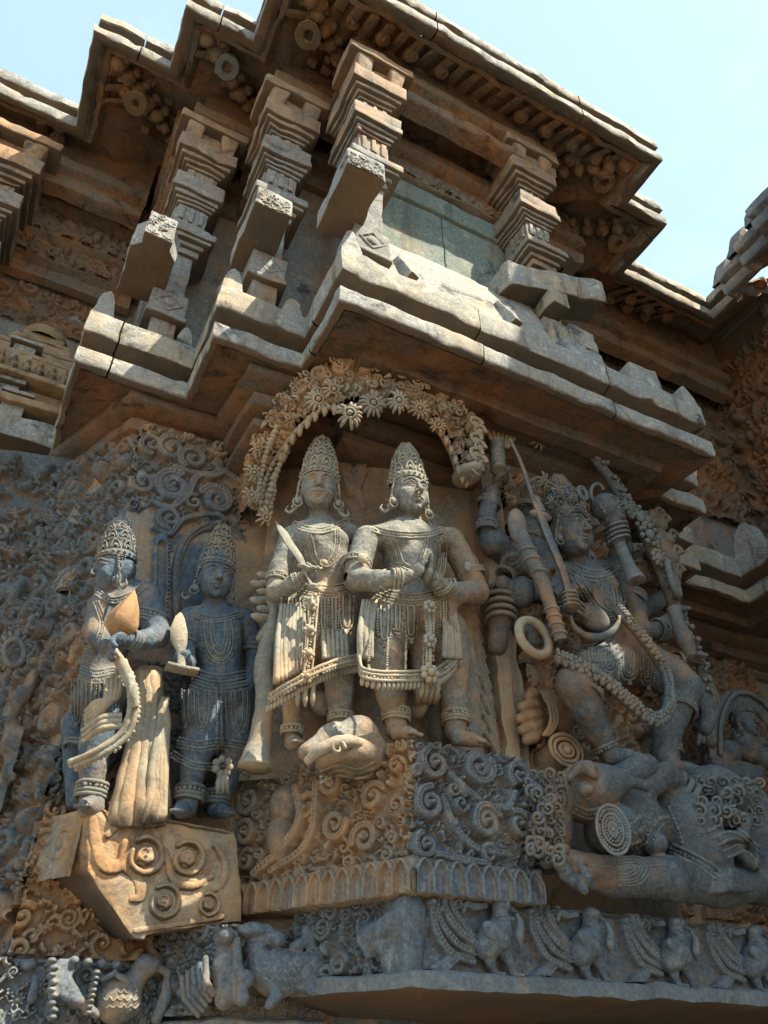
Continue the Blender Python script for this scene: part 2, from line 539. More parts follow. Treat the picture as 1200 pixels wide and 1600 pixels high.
    def fill(s, rng, n, rmin, rmax, mask=None, h=0.03, taken=None, gap=0.9, edge=True):
        """pack scrolls of many sizes into the free area"""
        taken = [] if taken is None else taken
        u0, u1, v0, v1 = s.u[0], s.u[-1], s.v[0], s.v[-1]
        for R0 in np.linspace(rmax, rmin, 5):
            for _ in range(n):
                R = R0 * rng.uniform(0.85, 1.1)
                c = (rng.uniform(u0, u1), rng.uniform(v0, v1))
                if mask is not None and not mask(c[0], c[1]): continue
                if any((c[0] - q[0]) ** 2 + (c[1] - q[1]) ** 2 < (gap * (R + q[2])) ** 2 for q in taken): continue
                taken.append((c[0], c[1], R))
                hd = rng.choice([-1, 1])
                kind = rng.random(); hk = h * rng.uniform(0.7, 1.2)
                if kind < 0.42: s.scroll(c, R, rng.uniform(0, 6.28), hd, rng.uniform(0.8, 1.9), hk, rng.uniform(0.2, 0.32), R > rmin * 1.3)
                elif kind < 0.80: s.leaf(c, R * 2.1, rng.uniform(0, 6.28), hk, rng.choice([3, 4]), hd)
                elif kind < 0.9: s.rosette(c, R * 0.9, hk, rng.choice([6, 8]), rng.uniform(0, 1))
                else:
                    s.blob(c, R * .75, R * .5, rng.uniform(0, 3), hk * 1.2); s.blob((c[0] + R * .3, c[1] + R * .5), R * .35, R * .3, 0, hk)
        # stems between neighbours
        for i, q in enumerate(taken):
            ds = sorted(((q[0] - p[0]) ** 2 + (q[1] - p[1]) ** 2, j) for j, p in enumerate(taken) if j != i)[:2]
            for d2, j in ds:
                p = taken[j]; a = np.array(q[:2]); b = np.array(p[:2]); m = (a + b) / 2 + np.array([-(b - a)[1], (b - a)[0]]) * 0.35
                L = smooth_line([a, m, b], 8)
                dq = np.linalg.norm(L - a, axis=1); dp = np.linalg.norm(L - b, axis=1)
                L = L[(dq > q[2] * 0.8) & (dp > p[2] * 0.8)]
                if len(L) > 2: s.stroke(L, 0.22 * min(q[2], p[2]), h * 0.7, groove=0.3)
        return taken
    def build(s, name, mat, mapf, parent=None, keep=None, amp=0.0015, sink=0.004):
        U, V = np.meshgrid(s.u, s.v, indexing='ij')
        G = mapf(U, V, s.H - sink)
        m, n = U.shape
        i, j = np.meshgrid(np.arange(m - 1), np.arange(n - 1), indexing='ij')
        Q = np.stack([i * n + j, (i + 1) * n + j, (i + 1) * n + j + 1, i * n + j + 1], -1).reshape(-1, 4)
        if keep is not None:
            K = keep(U, V, s.H).reshape(-1)
            Q = Q[K[Q].all(1)]
        W = G.reshape(-1, 3)
        used = np.zeros(len(W), bool); used[Q.ravel()] = True
        remap = np.cumsum(used) - 1
        W = W[used]; Q = remap[Q]
        if amp: W = rough(W, amp, 30)
        return link_mesh(name, W, Q, None, mat, parent, True, None)
def wall_map(b, da=0.0, dz=0.0):                       # relief on a wall facing -b: u = a, v = z
    return lambda U, V, H: np.stack([U + da, np.full_like(U, b) - H, V + dz], -1)
def side_map(a):                                       # relief on a wall facing -a: u = b (front to back), v = z
    return lambda U, V, H: np.stack([np.full_like(U, a) - H, U, V], -1)
def seg_map(p, q):                                     # relief on the vertical plane through plan points p->q (left to right), u = metres along, v = z
    p = np.array(p, float); q = np.array(q, float); d = nrm(q - p); nn = np.array([d[1], -d[0]])
    return lambda U, V, H: np.stack([p[0] + d[0] * U + nn[0] * H, p[1] + d[1] * U + nn[1] * H, V], -1)

# ------------------------------------------------------------------ stone materials (position based, procedural)
def stone(name, cols, bands=None, ochre=0.5, streak=0.35, bump=0.5, rust_z=None, cav=0.5, pale=0.15, scale=1.0, rough_=0.88, speck=0.5, under=0.0):
    """cols = (fresh grey, ochre stain, dark grime, pale crust)"""
    m = bpy.data.materials.new(name); m.use_nodes = True
    nt = m.node_tree; N = nt.nodes; L = nt.links; N.clear()
    out = N.new('ShaderNodeOutputMaterial'); bs = N.new('ShaderNodeBsdfPrincipled')
    L.new(bs.outputs[0], out.inputs['Surface'])
    geo = N.new('ShaderNodeNewGeometry')
    pos = geo.outputs['Position']
    def noise(sc, det=5, ro=0.6, vec=None, dist=0.0):
        n = N.new('ShaderNodeTexNoise'); n.inputs['Scale'].default_value = sc * scale; n.inputs['Detail'].default_value = det
        n.inputs['Roughness'].default_value = ro; n.inputs['Distortion'].default_value = dist
        L.new(vec if vec is not None else pos, n.inputs['Vector']); return n.outputs['Fac']
    def rng(v, a, b, c=0.0, d=1.0):
        n = N.new('ShaderNodeMapRange'); n.inputs['From Min'].default_value = a; n.inputs['From Max'].default_value = b
        n.inputs['To Min'].default_value = c; n.inputs['To Max'].default_value = d; L.new(v, n.inputs['Value']); return n.outputs['Result']
    def mix(f, a, b):
        n = N.new('ShaderNodeMix'); n.data_type = 'RGBA'
        for i, v in ((0, f), (6, a), (7, b)):
            if isinstance(v, (tuple, list)): n.inputs[i].default_value = (*v, 1)
            elif isinstance(v, (int, float)): n.inputs[i].default_value = v
            else: L.new(v, n.inputs[i])
        return n.outputs[2]
    def math_(op, a, b=0.0, cl=False):
        n = N.new('ShaderNodeMath'); n.operation = op; n.use_clamp = cl
        for i, v in enumerate((a, b)):
            if isinstance(v, (int, float)): n.inputs[i].default_value = v
            else: L.new(v, n.inputs[i])
        return n.outputs[0]
    grey, och, dark, crust = cols
    st = N.new('ShaderNodeMapping'); st.inputs['Scale'].default_value = (1, 1, 0.13); L.new(pos, st.inputs['Vector'])
    n_big = noise(1.7, 4, 0.55, dist=0.6); n_mid = noise(6.5, 6, 0.65, dist=0.4); n_str = noise(13, 4, 0.6, st.outputs[0])
    n_fine = noise(45, 5, 0.7); n_sp = noise(190, 2, 0.6); n_gr = noise(95, 6, 0.85)
    c = mix(rng(n_fine, 0.35, 0.68), tuple(x * 0.72 for x in grey), tuple(min(1, x * 1.3) for x in grey))
    c = mix(rng(n_gr, 0.49, 0.62, 0.0, 0.75), c, tuple(x * 0.42 for x in grey)); c = mix(rng(n_gr, 0.46, 0.34, 0.0, 0.45), c, tuple(min(1, x * 1.9) for x in grey))
    # ochre stain: big patches broken up by finer noise
    f = math_('ADD', math_('MULTIPLY', n_big, 0.55), math_('ADD', math_('MULTIPLY', n_mid, 0.3), math_('MULTIPLY', n_str, 0.25)))
    th = 0.72 - 0.34 * ochre
    stain = rng(f, th - 0.07, th + 0.08)
    if rust_z is not None:                              # iron stain washed down from the joints under an eave
        sx = N.new('ShaderNodeSeparateXYZ'); L.new(pos, sx.inputs[0])
        zz = math_('ADD', sx.outputs[2], math_('MULTIPLY', math_('SUBTRACT', n_mid, 0.5), 0.55))
        zr = rng(zz, rust_z[0], rust_z[1])
        stain = math_('MAXIMUM', stain, math_('MULTIPLY', zr, rng(n_mid, 0.25, 0.5, 0.45, 1.0)))
    och2 = mix(rng(n_mid, 0.35, 0.65), tuple(x * 0.62 for x in och), tuple(min(1, y) for y in (och[0] * 1.15, och[1] * 1.22, och[2] * 1.4)))
    c = mix(math_('MULTIPLY', stain, 0.88), c, och2)
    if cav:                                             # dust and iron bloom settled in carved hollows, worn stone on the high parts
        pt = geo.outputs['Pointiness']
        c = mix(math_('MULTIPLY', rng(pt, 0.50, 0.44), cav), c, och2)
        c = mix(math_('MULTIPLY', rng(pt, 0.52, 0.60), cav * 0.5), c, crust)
    c = mix(math_('MULTIPLY', rng(n_str, 0.55, 0.75), streak), c, dark)
    c = mix(math_('MULTIPLY', rng(noise(3.4, 7, 0.74, dist=0.8), 0.555, 0.66), min(1, streak * 1.5)), c, dark)
    c = mix(math_('MULTIPLY', rng(noise(9, 7, 0.75), 0.56, 0.66), pale * 3.0, True), c, crust)
    if under:                                           # down-facing sides: brown crust, darkened further to paint in underside shade
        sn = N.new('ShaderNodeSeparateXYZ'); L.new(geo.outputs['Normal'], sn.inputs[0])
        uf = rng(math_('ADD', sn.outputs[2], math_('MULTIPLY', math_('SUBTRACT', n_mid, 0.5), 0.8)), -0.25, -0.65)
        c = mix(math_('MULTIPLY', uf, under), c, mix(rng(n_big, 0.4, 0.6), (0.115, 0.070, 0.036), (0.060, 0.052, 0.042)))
    v = N.new('ShaderNodeTexVoronoi'); v.inputs['Scale'].default_value = 60; L.new(pos, v.inputs['Vector'])
    dots = math_('MULTIPLY', rng(v.outputs['Distance'], 0.16, 0.10), rng(noise(5, 3, 0.5), 0.5, 0.62))
    c = mix(math_('MULTIPLY', dots, 0.55 * speck), c, (0.55, 0.55, 0.50))
    pit = math_('MULTIPLY', rng(n_sp, 0.60, 0.72), speck)
    c = mix(math_('MULTIPLY', pit, 0.5), c, tuple(x * 0.5 for x in grey))
    L.new(c, bs.inputs['Base Color'])
    bs.inputs['Roughness'].default_value = rough_
    bs.inputs['Specular IOR Level'].default_value = 0.35
    bh = math_('ADD', math_('MULTIPLY', n_mid, 1.4), math_('ADD', math_('MULTIPLY', n_fine, 0.40), math_('ADD', math_('MULTIPLY', n_gr, 0.22), math_('MULTIPLY', pit, -0.15))))
    bp = N.new('ShaderNodeBump'); bp.inputs['Strength'].default_value = bump; bp.inputs['Distance'].default_value = 0.012
    L.new(bh, bp.inputs['Height']); L.new(bp.outputs['Normal'], bs.inputs['Normal'])
    return m
GREY = (0.150, 0.170, 0.178); BLUE = (0.110, 0.145, 0.175)
OCH = (0.43, 0.225, 0.085); RUST = (0.24, 0.10, 0.038); DARK = (0.026, 0.026, 0.027); CREAM = (0.50, 0.44, 0.34); PALE = (0.50, 0.44, 0.31)
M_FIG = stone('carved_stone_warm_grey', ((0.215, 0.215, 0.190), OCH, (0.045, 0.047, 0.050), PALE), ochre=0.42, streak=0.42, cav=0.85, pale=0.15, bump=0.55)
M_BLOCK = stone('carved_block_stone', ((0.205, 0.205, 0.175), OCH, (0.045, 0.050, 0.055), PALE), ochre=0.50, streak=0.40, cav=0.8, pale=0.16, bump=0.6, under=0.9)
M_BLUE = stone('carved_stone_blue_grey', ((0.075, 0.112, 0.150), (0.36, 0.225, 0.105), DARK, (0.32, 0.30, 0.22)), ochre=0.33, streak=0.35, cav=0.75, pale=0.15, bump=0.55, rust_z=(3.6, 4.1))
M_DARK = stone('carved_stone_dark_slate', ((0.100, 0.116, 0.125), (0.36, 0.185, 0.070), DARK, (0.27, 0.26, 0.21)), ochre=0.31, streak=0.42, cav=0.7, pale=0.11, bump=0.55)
M_OCH = stone('carved_stone_ochre', ((0.195, 0.178, 0.148), (0.42, 0.215, 0.085), (0.045, 0.040, 0.036), PALE), ochre=0.52, streak=0.36, cav=0.5, pale=0.12, bump=0.6, rust_z=(3.7, 4.15))
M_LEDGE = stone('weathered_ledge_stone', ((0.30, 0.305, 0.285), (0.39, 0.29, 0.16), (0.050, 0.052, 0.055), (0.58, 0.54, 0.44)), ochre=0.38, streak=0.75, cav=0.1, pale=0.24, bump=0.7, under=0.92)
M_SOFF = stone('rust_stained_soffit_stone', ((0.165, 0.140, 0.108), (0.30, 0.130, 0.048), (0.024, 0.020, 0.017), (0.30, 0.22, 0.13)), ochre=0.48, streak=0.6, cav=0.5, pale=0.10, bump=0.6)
M_GREEN = stone('greenish_panel_stone', ((0.17, 0.215, 0.190), (0.33, 0.26, 0.15), (0.045, 0.055, 0.052), (0.38, 0.39, 0.32)), ochre=0.33, streak=0.6, cav=0.1, pale=0.18, bump=0.4)
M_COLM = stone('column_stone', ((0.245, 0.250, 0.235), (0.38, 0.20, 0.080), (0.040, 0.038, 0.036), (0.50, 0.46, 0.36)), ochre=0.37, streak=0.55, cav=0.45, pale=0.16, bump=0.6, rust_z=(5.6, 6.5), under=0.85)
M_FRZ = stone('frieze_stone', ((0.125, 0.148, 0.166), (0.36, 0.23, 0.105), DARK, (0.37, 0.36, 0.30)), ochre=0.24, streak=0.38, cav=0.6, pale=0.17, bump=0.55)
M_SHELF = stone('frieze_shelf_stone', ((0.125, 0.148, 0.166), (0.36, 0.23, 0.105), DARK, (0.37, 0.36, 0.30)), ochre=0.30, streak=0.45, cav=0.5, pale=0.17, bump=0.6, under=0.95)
M_GRND = stone('paving_stone', ((0.20, 0.17, 0.13), (0.24, 0.175, 0.11), (0.10, 0.085, 0.07), (0.25, 0.21, 0.17)), ochre=0.5, streak=0.2, cav=0, pale=0.2, bump=0.5)
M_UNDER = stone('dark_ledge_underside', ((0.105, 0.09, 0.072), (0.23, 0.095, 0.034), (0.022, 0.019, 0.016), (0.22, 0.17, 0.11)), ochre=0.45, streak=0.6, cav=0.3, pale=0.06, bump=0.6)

# ================================================================== THE SETTING
RNG = random.Random(7); NR = np.random.RandomState(5)
g = MB()
gx = np.r_[-400, -60, -20, np.linspace(-8, 12, 41), 30, 80, 400]; gy = np.r_[-400, -60, -20, np.linspace(-8, 6, 31), 30, 80, 400]
GX, GY = np.meshgrid(gx, gy, indexing='ij')
g.grid(np.stack([GX, GY, np.zeros_like(GX)], -1))
tag(g.build('ground', M_GRND, amp=0.0), kind='structure')

# ================================================================== THE TEMPLE: main stepped bay
temple = thing('stone_temple', 'old carved stone temple bay with stepped ledge below and deep stepped eave above', 'temple', (1.2, 2.6, 0))
WALL = [(-3.2, 3.95), (-0.30, 3.95), (-0.15, 3.45), (0.23, 2.80), (0.70, 2.80), (0.84, 2.74), (1.24, 2.42), (1.70, 2.40), (1.72, 2.33), (1.80, 2.33), (1.83, 2.38), (2.50, 2.38), (2.50, 2.95), (3.1, 2.95), (3.1, 3.3), (5.1, 3.3)]
CORN = [(-3.2, 3.95), (-0.25, 3.95), (0.20, 2.88), (0.64, 2.88), (0.66, 2.47), (1.04, 2.47), (1.04, 2.37), (2.47, 2.37), (2.47, 2.9), (3.1, 2.9), (3.1, 3.3), (5.15, 3.3)]
LEDGE = [(-0.5, 3.62), (-0.15, 3.62), (-0.15, 2.70), (0.35, 2.70), (0.35, 2.28), (0.76, 2.28), (0.76, 1.86), (2.87, 1.86), (2.87, 2.24), (3.20, 2.24), (3.20, 2.70), (3.62, 2.70), (3.62, 2.84), (4.2, 2.84), (4.2, 2.5)]
EAVE = [(-1.0, 3.28), (-0.66, 3.28), (-0.66, 2.62), (-0.19, 2.62), (-0.19, 2.22), (0.23, 2.22), (0.23, 1.65), (3.06, 1.65), (3.06, 2.01), (3.45, 2.01), (3.45, 2.49), (4.43, 2.49), (4.43, 2.28)]
def inset(path, o):
    path = [np.array(p, float) for p in path]; out = []
    D = [nrm(path[i + 1] - path[i]) for i in range(len(path) - 1)]; Nn = [np.array([d[1], -d[0]]) for d in D]
    for i, p in enumerate(path):
        if i == 0: m = Nn[0]
        elif i == len(path) - 1: m = Nn[-1]
        else: m = Nn[i - 1] + Nn[i]; m = m / np.dot(m, Nn[i])
        out.append(tuple(p - m * o))
    return out
# lower carved wall and its crowning mouldings
w = MB(); sweep(w, WALL, [(0.0, 1.78), (0.0, 4.0)], 0.08); w.build('wall', M_FIG, temple, 0.010, 7)
w = MB(); sweep(w, CORN, [(0.25, 3.86), (0.05, 3.86), (-0.03, 3.875), (-0.045, 3.885), (-0.045, 3.925), (-0.03, 3.935), (0.0, 3.945), (0.0, 3.965), (-0.07, 3.985), (-0.075, 4.0), (-0.075, 4.045), (-0.06, 4.055),
                              (-0.04, 4.07), (-0.04, 4.085), (-0.12, 4.11), (-0.13, 4.12), (-0.13, 4.16), (-0.11, 4.165), (-0.10, 4.21)], 0.05)
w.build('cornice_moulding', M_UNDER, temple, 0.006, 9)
# plinth below the bird friezes, deep in shade
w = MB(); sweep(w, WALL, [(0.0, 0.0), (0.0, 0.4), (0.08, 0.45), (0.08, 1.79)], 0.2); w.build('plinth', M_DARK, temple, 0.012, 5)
w = MB(); sweep(w, [(-3.2, 3.2), (-0.4, 3.2), (-0.4, 2.4), (0.8, 2.4), (0.8, 1.9), (4.2, 1.9)], [(0.0, 0.0), (0.0, 0.85), (0.9, 0.95)], 0.2); w.build('base_step', M_FIG, temple, 0.012, 5)
# projecting lower ledge
LSOF = [(0.75, 4.20), (0.46, 4.19), (0.44, 4.155), (0.30, 4.15), (0.285, 4.125), (0.20, 4.12), (0.19, 4.175), (0.05, 4.165), (0.03, 4.155)]
LP = [(0.032, 4.153), (0.010, 4.158), (0.003, 4.166), (0.0, 4.18), (0.0, 4.245), (0.004, 4.257), (0.014, 4.264),
      (0.090, 4.275), (0.096, 4.285), (0.096, 4.325), (0.08, 4.335), (0.015, 4.354), (0.002, 4.360), (-0.004, 4.372), (-0.002, 4.50), (0.006, 4.512), (0.02, 4.518), (0.14, 4.53), (0.30, 4.56), (0.70, 4.6)]
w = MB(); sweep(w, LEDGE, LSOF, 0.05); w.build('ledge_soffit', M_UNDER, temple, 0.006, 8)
def jointed(path, cuts, prof, step, nm, mat, par, amp, sc):
    """the moulding is laid in separate blocks with open joints, each a few millimetres off its neighbour"""
    cur = [path[0]]; rr = random.Random(len(path))
    def lay(pts):
        dz = rr.uniform(-0.006, 0.006); do = rr.uniform(-0.004, 0.004); w = MB(); sweep(w, pts, [(o + do, z + dz) for o, z in prof], step)
        for e, q in ((pts[0], 0), (pts[-1], 1)): pass
        w.build(nm, mat, par, amp, sc)
    for i in range(1, len(path)):
        a, b = np.array(path[i - 1]), np.array(path[i]); L = np.linalg.norm(b - a); d = (b - a) / L
        for seg, t in cuts:
            if seg == i - 1:
                p = a + d * t * L; lay(cur + [tuple(p - d * 0.004)]); cur = [tuple(p + d * 0.004)]
        cur.append(path[i])
    lay(cur)
jointed(LEDGE, [(2, 0.3), (5, 0.25), (6, 0.33), (6, 0.69), (9, 0.4)], LP, 0.035, 'ledge', M_LEDGE, temple, 0.0055, 8)
# sloping seat-back slab above the ledge with its upright fins
w = MB(); sweep(w, [(0.82, 2.3), (0.82, 1.93), (2.10, 1.93)], [(0.0, 4.49), (0.006, 4.56), (0.09, 4.85), (0.17, 5.10), (0.19, 5.15), (0.21, 5.165), (0.40, 5.17)], 0.04); w.build('sloping_slab', M_LEDGE, temple, 0.007, 7)
w = MB(); sweep(w, [(2.10, 1.93), (2.30, 1.93), (2.36, 1.95), (2.80, 1.95), (2.80, 2.3)], [(0.0, 4.49), (0.0, 4.58), (0.03, 4.60), (0.3, 4.62), (0.5, 4.63)], 0.04); w.build('sloping_slab', M_LEDGE, temple, 0.007, 7)
def merlon(a, b, z, wd, ht, th, face='a', lean=0.0, pw=0.40, point=0.0):
    """leaf or trapezoid shaped battlement block"""
    m = MB(); n = 14; prof = []
    for i in range(n + 1):
        t = i / n; ww = wd * (1 - (1 - pw) * t ** 1.6); 
        if t > 0.72: ww *= math.sqrt(max(0.02, 1 - ((t - 0.72) / 0.28) ** 2 * (1 - point * 0.2)))
        prof.append((ww, ht * t))
    rows = []
    for ww, zz in prof:
        row = []
        for u, d in ((-1, -1), (-0.9, -1.0), (0, -1.08), (0.9, -1.0), (1, -1), (1, -0.8), (1, 0.8), (1, 1), (0, 1), (-1, 1), (-1, 0.8), (-1, -0.8), (-1, -1)):
            x = u * ww / 2; y = d * th / 2 * (1 - 0.25 * zz / ht) + lean * zz
            row.append((a + x, b + y, z + zz) if face == 'a' else (a + y, b - x, z + zz))
        rows.append(row)
    G = np.array(rows); G = np.concatenate([G, np.repeat(G[-1].mean(0)[None, None], G.shape[1], 1)], 0)
    m.grid(G[:, ::-1])
    return m
for (a, b, wd, ht, th, face, lean) in [(-0.10, 2.75, 0.10, 0.24, 0.075, 'a', 0.1), (0.40, 2.33, 0.10, 0.21, 0.075, 'a', 0.1), (0.81, 1.91, 0.10, 0.25, 0.08, 'a', 0.1),
                                       (-0.10, 3.05, 0.5, 0.22, 0.09, 'b', 0.15), (0.40, 2.62, 0.20, 0.16, 0.08, 'b', 0.1), (0.82, 2.22, 0.16, 0.2, 0.08, 'b', 0.1),
                                       (0.29, 2.74, 0.09, 0.16, 0.07, 'a', 0.1), (0.70, 2.33, 0.10, 0.16, 0.07, 'a', 0.1),
                                       (2.82, 1.92, 0.11, 0.17, 0.10, 'a', 0.05), (3.15, 2.30, 0.11, 0.17, 0.10, 'a', 0.05)]:
    merlon(a, b, 4.50, wd, ht, th, face, lean).build('merlon', M_LEDGE, temple, 0.005, 12)
for a, tl in ((1.13, 0.10), (1.72, 0.11)):                   # upright fins on the slab
    m = MB(); m.box((-0.028, -0.05, -0.13), (0.028, 0.05, tl), 0.008, R=rotm(0.35, -0.29, 0), c=(a, 1.985, 4.74), shear=lambda q, G: G * np.stack([1 + 0 * q[..., 0], 0.75 - 0.25 * q[..., 2], 1 + 0 * q[..., 0]], -1))
    m.build('fin', M_LEDGE, temple, 0.004, 14)
m = MB()                                                         # broken stepped block right of the slab
m.box((2.04, 1.90, 4.50), (2.30, 2.12, 4.70), 0.02, shear=lambda q, G: G + np.stack([0 * q[..., 0], 0.03 * q[..., 2], 0 * q[..., 0]], -1))
m.box((2.00, 1.96, 4.66), (2.16, 2.16, 4.86), 0.02); m.build('broken_block', M_LEDGE, temple, 0.014, 9)
m = MB(); m.box((2.44, 1.90, 4.50), (2.66, 2.04, 4.70), 0.015, shear=lambda q, G: G * np.stack([1 - 0.14 * q[..., 2], 1 + 0 * q[..., 0], 1 + 0 * q[..., 0]], -1)); m.build('merlon', M_LEDGE, temple, 0.006, 12)
# upper wall
UW = [(-3.2, 4.0), (0.06, 4.0), (0.06, 3.05), (0.52, 3.05), (0.52, 2.62), (0.98, 2.62), (0.98, 2.30), (2.26, 2.30), (2.26, 2.75), (2.9, 2.75), (2.9, 3.2), (5.1, 3.2)]
w = MB(); sweep(w, UW[1:], [(0.0, 4.5), (0.0, 7.8)], 0.08); w.build('wall', M_COLM, temple, 0.008, 5)
w = MB()
for a0, a1, z0, z1 in ((1.10, 1.58, 5.15, 5.93), (1.585, 2.12, 5.15, 5.93), (1.10, 2.12, 5.94, 6.12)):
    w.box((a0, 2.285 - (0.02 if z0 > 5.5 else 0), z0), (a1, 2.34, z1), 0.008)
w.build('wall_slab', M_GREEN, temple, 0.006, 5)
w = MB(); sweep(w, UW[1:], [(0.05, 6.13), (-0.05, 6.14), (-0.06, 6.15), (-0.06, 6.25), (-0.04, 6.27), (-0.02, 6.28), (-0.02, 6.40), (-0.08, 6.42), (-0.09, 6.43), (-0.09, 6.52), (-0.06, 6.54), (-0.02, 6.56), (-0.02, 6.74), (-0.12, 6.78), (-0.12, 6.95), (-0.05, 7.0), (-0.05, 7.3), (0, 7.32)], 0.06)
w.build('beam', M_SOFF, temple, 0.008, 6)
# main stepped eave
EP_SOFF = [(0.95, 7.340), (0.70, 7.300), (0.66, 7.260), (0.50, 7.200), (0.47, 7.160), (0.34, 7.060), (0.16, 6.960), (0.12, 6.860), (0.085, 6.850)]
EP_LIP = [(0.085, 6.850), (0.06, 6.805), (0.03, 6.795), (0.008, 6.800), (0.0, 6.812), (0.0, 6.890), (0.004, 6.902), (0.014, 6.908), (0.055, 6.930), (0.058, 6.955), (0.03, 6.972), (0.006, 6.980), (-0.002, 6.992), (0.0, 7.070), (0.01, 7.085), (0.03, 7.095), (0.16, 7.140), (0.5, 7.320), (1.4, 7.750)]
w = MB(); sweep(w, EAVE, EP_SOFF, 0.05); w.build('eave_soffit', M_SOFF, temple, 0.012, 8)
jointed(EAVE, [(2, 0.6), (4, 0.5), (6, 0.35), (6, 0.75), (9, 0.3)], EP_LIP, 0.04, 'eave', M_LEDGE, temple, 0.007, 8)
def eave_details(path, par, z=6.8, rib_mat=M_SOFF, skip=()):
    """rafters, hanging drops and small bosses under a stone eave"""
    for i in range(len(path) - 1):
        p, q = np.array(path[i]), np.array(path[i + 1]); L = np.linalg.norm(q - p); d = (q - p) / L; n = np.array([d[1], -d[0]])
        if i in skip or L < 0.2: continue
        conv0 = i > 0 and np.dot(np.array(path[i]) - np.array(path[i - 1]), n) > 0
        s0 = 0.20; s1 = L - 0.20 if True else L
        if L < 0.45: s0, s1 = 0.12, L - 0.1
        rb = MB(); k = 0
        s = s0
        while s < s1:
            c = p + d * s
            def P3(o, zz, ds=0.0): return np.array([*(c - n * o + d * ds), zz])
            rb.tube([P3(0.13, z + 0.075), P3(0.28, z + 0.20), P3(0.46, z + 0.33), P3(0.62, z + 0.42)], [0.030, 0.040, 0.042, 0.042], 6, flat=(0.0, 0.25, -1))
            # lotus drop in the second row
            for o, zz, r in (((0.24, z + 0.145, 0.040), (0.50, z + 0.315, 0.040)) if k % 2 else ((0.36, z + 0.225, 0.042),)):
                cc = P3(o, zz - 0.03, RNG.uniform(-0.008, 0.008)); ax = nrm([*(n * 0.35), -1])
                if RNG.random() < 0.92:
                    MB().lathe([(r * 1.25, -0.06), (r * 1.3, -0.03), (r * 1.1, 0.0), (r * 0.85, 0.008), (r * 0.8, 0.002), (r * 0.52, 0.004), (r * 0.48, 0.014), (r * 0.3, 0.018), (0.001, 0.022)], cc, 10, ax).build('lotus_drop', rib_mat, par, 0.006, 16)
            s += 0.108; k += 1
        if rb.n: rb.build('rafter', rib_mat, par, 0.008, 12)
        # stepped hanging fringe near the wall
        fr = MB(); s = 0.1
        while s < L - 0.04:
            c = p + d * s - n * 0.66
            fr.box((-0.036, -0.03, -0.07), (0.036, 0.03, 0.07), 0.014, R=np.array([[d[0], -n[0], 0], [d[1], -n[1], 0], [0, 0, 1.0]]), c=(c[0], c[1], z + 0.36 + (0.03 if int(s * 20) % 2 else 0)))
            s += 0.105
        fr.build('hanging_fringe', rib_mat, par, 0.006, 14)
eave_details(EAVE, temple)
def corner_ribs(path, par, z=6.8):
    """rows of scalloped lobes hanging from the inner corners of the eave"""
    for i in range(1, len(path) - 1):
        p = np.array(path[i]); d0 = nrm(p - np.array(path[i - 1])); d1 = nrm(np.array(path[i + 1]) - p)
        n0 = np.array([d0[1], -d0[0]]); n1 = np.array([d1[1], -d1[0]]); m_ = n0 + n1
        if d0[0] * d1[1] - d0[1] * d1[0] < 0: continue
        m = MB()
        for j in range(8):
            o = 0.17 + 0.075 * j; q = p - m_ * o; zz = z + 0.03 + 0.46 * min(o, .75)
            r = 0.055 - 0.0018 * j
            m.ball((q[0], q[1], zz - 0.02), (r, r, r * 1.25), nu=10, nv=7); m.ball((q[0], q[1], zz - 0.02 - r * 1.1), (r * .42, r * .42, r * .3), nu=8, nv=5)
            for s_ in (-1, 1):
                t_ = np.array([m_[1], -m_[0]]) * s_ * 0.055 / 1.41; m.ball((q[0] + t_[0], q[1] + t_[1], zz + 0.02), (r * .7, r * .7, r), nu=8, nv=6)
        m.build('lobed_rib', M_SOFF, par, 0.007, 14)
corner_ribs(EAVE, temple)
for a0, a1, b_, z0, z1 in ((1.02, 2.24, 2.276, 6.56, 6.74), (1.02, 2.24, 2.24, 6.155, 6.245), (-0.02, 0.5, 3.03, 6.56, 6.74)):
    R = Relief(a0, a1, z0, z1, 0.005); R.fill(random.Random(int(a0 * 10 + z0)), 160, 0.016, 0.05, h=0.03, gap=0.82); R.build('beam_relief', M_SOFF, wall_map(b_), temple)
def pendant(c, r, par, L=0.16, mat=None, ax=(0, 0, -1), hole=True):
    """round hanging lotus pendant with a square socket in its face"""
    m = MB(); ax = nrm(ax); e1 = nrm(np.cross(ax, [0.2, 1, 0.1])); 
    wob = lambda a, i: 1 + 0.02 * np.sin(a * 9 + i)
    m.lathe([(r * 0.72, -L), (r * 0.78, -L * 0.7), (r * 0.9, -L * 0.4), (r * 1.0, -L * 0.25), (r * 1.02, -0.012), (r * 0.97, 0.0), (r * 0.55, 0.006), (r * 0.42, 0.004)], c, 28, ax, wob=wob)
    # square socket
    k = [(r * 0.42, 0.004), (r * 0.40, -0.01), (r * 0.36, -0.05), (0.001, -0.055)]
    m.lathe(k, c, 28, ax, wob=lambda a, i: 1 / np.maximum(np.abs(np.cos(a)), np.abs(np.sin(a))) * 0.86 if i > 0 else np.ones_like(a))
    return m.build('pendant', mat or M_COLM, par, 0.006, 14)
for x, y, z, r in ((211, 162, 6.82, 0.078), (355, 105, 6.82, 0.078), (481, 56, 6.82, 0.082)):
    c = at_z(x, y, z); pendant(c, r, temple, ax=(-0.12, -0.25, -1), mat=M_COLM if x != 355 else M_DARK)
for x, y, z, r in ((945, 286, 6.86, 0.085), (966, 382, 6.86, 0.085), (955, 512, 6.86, 0.095)):
    c = at_z(x, y, z); pendant(c, r, temple, ax=(0.1, -0.1, -1), mat=M_SOFF)

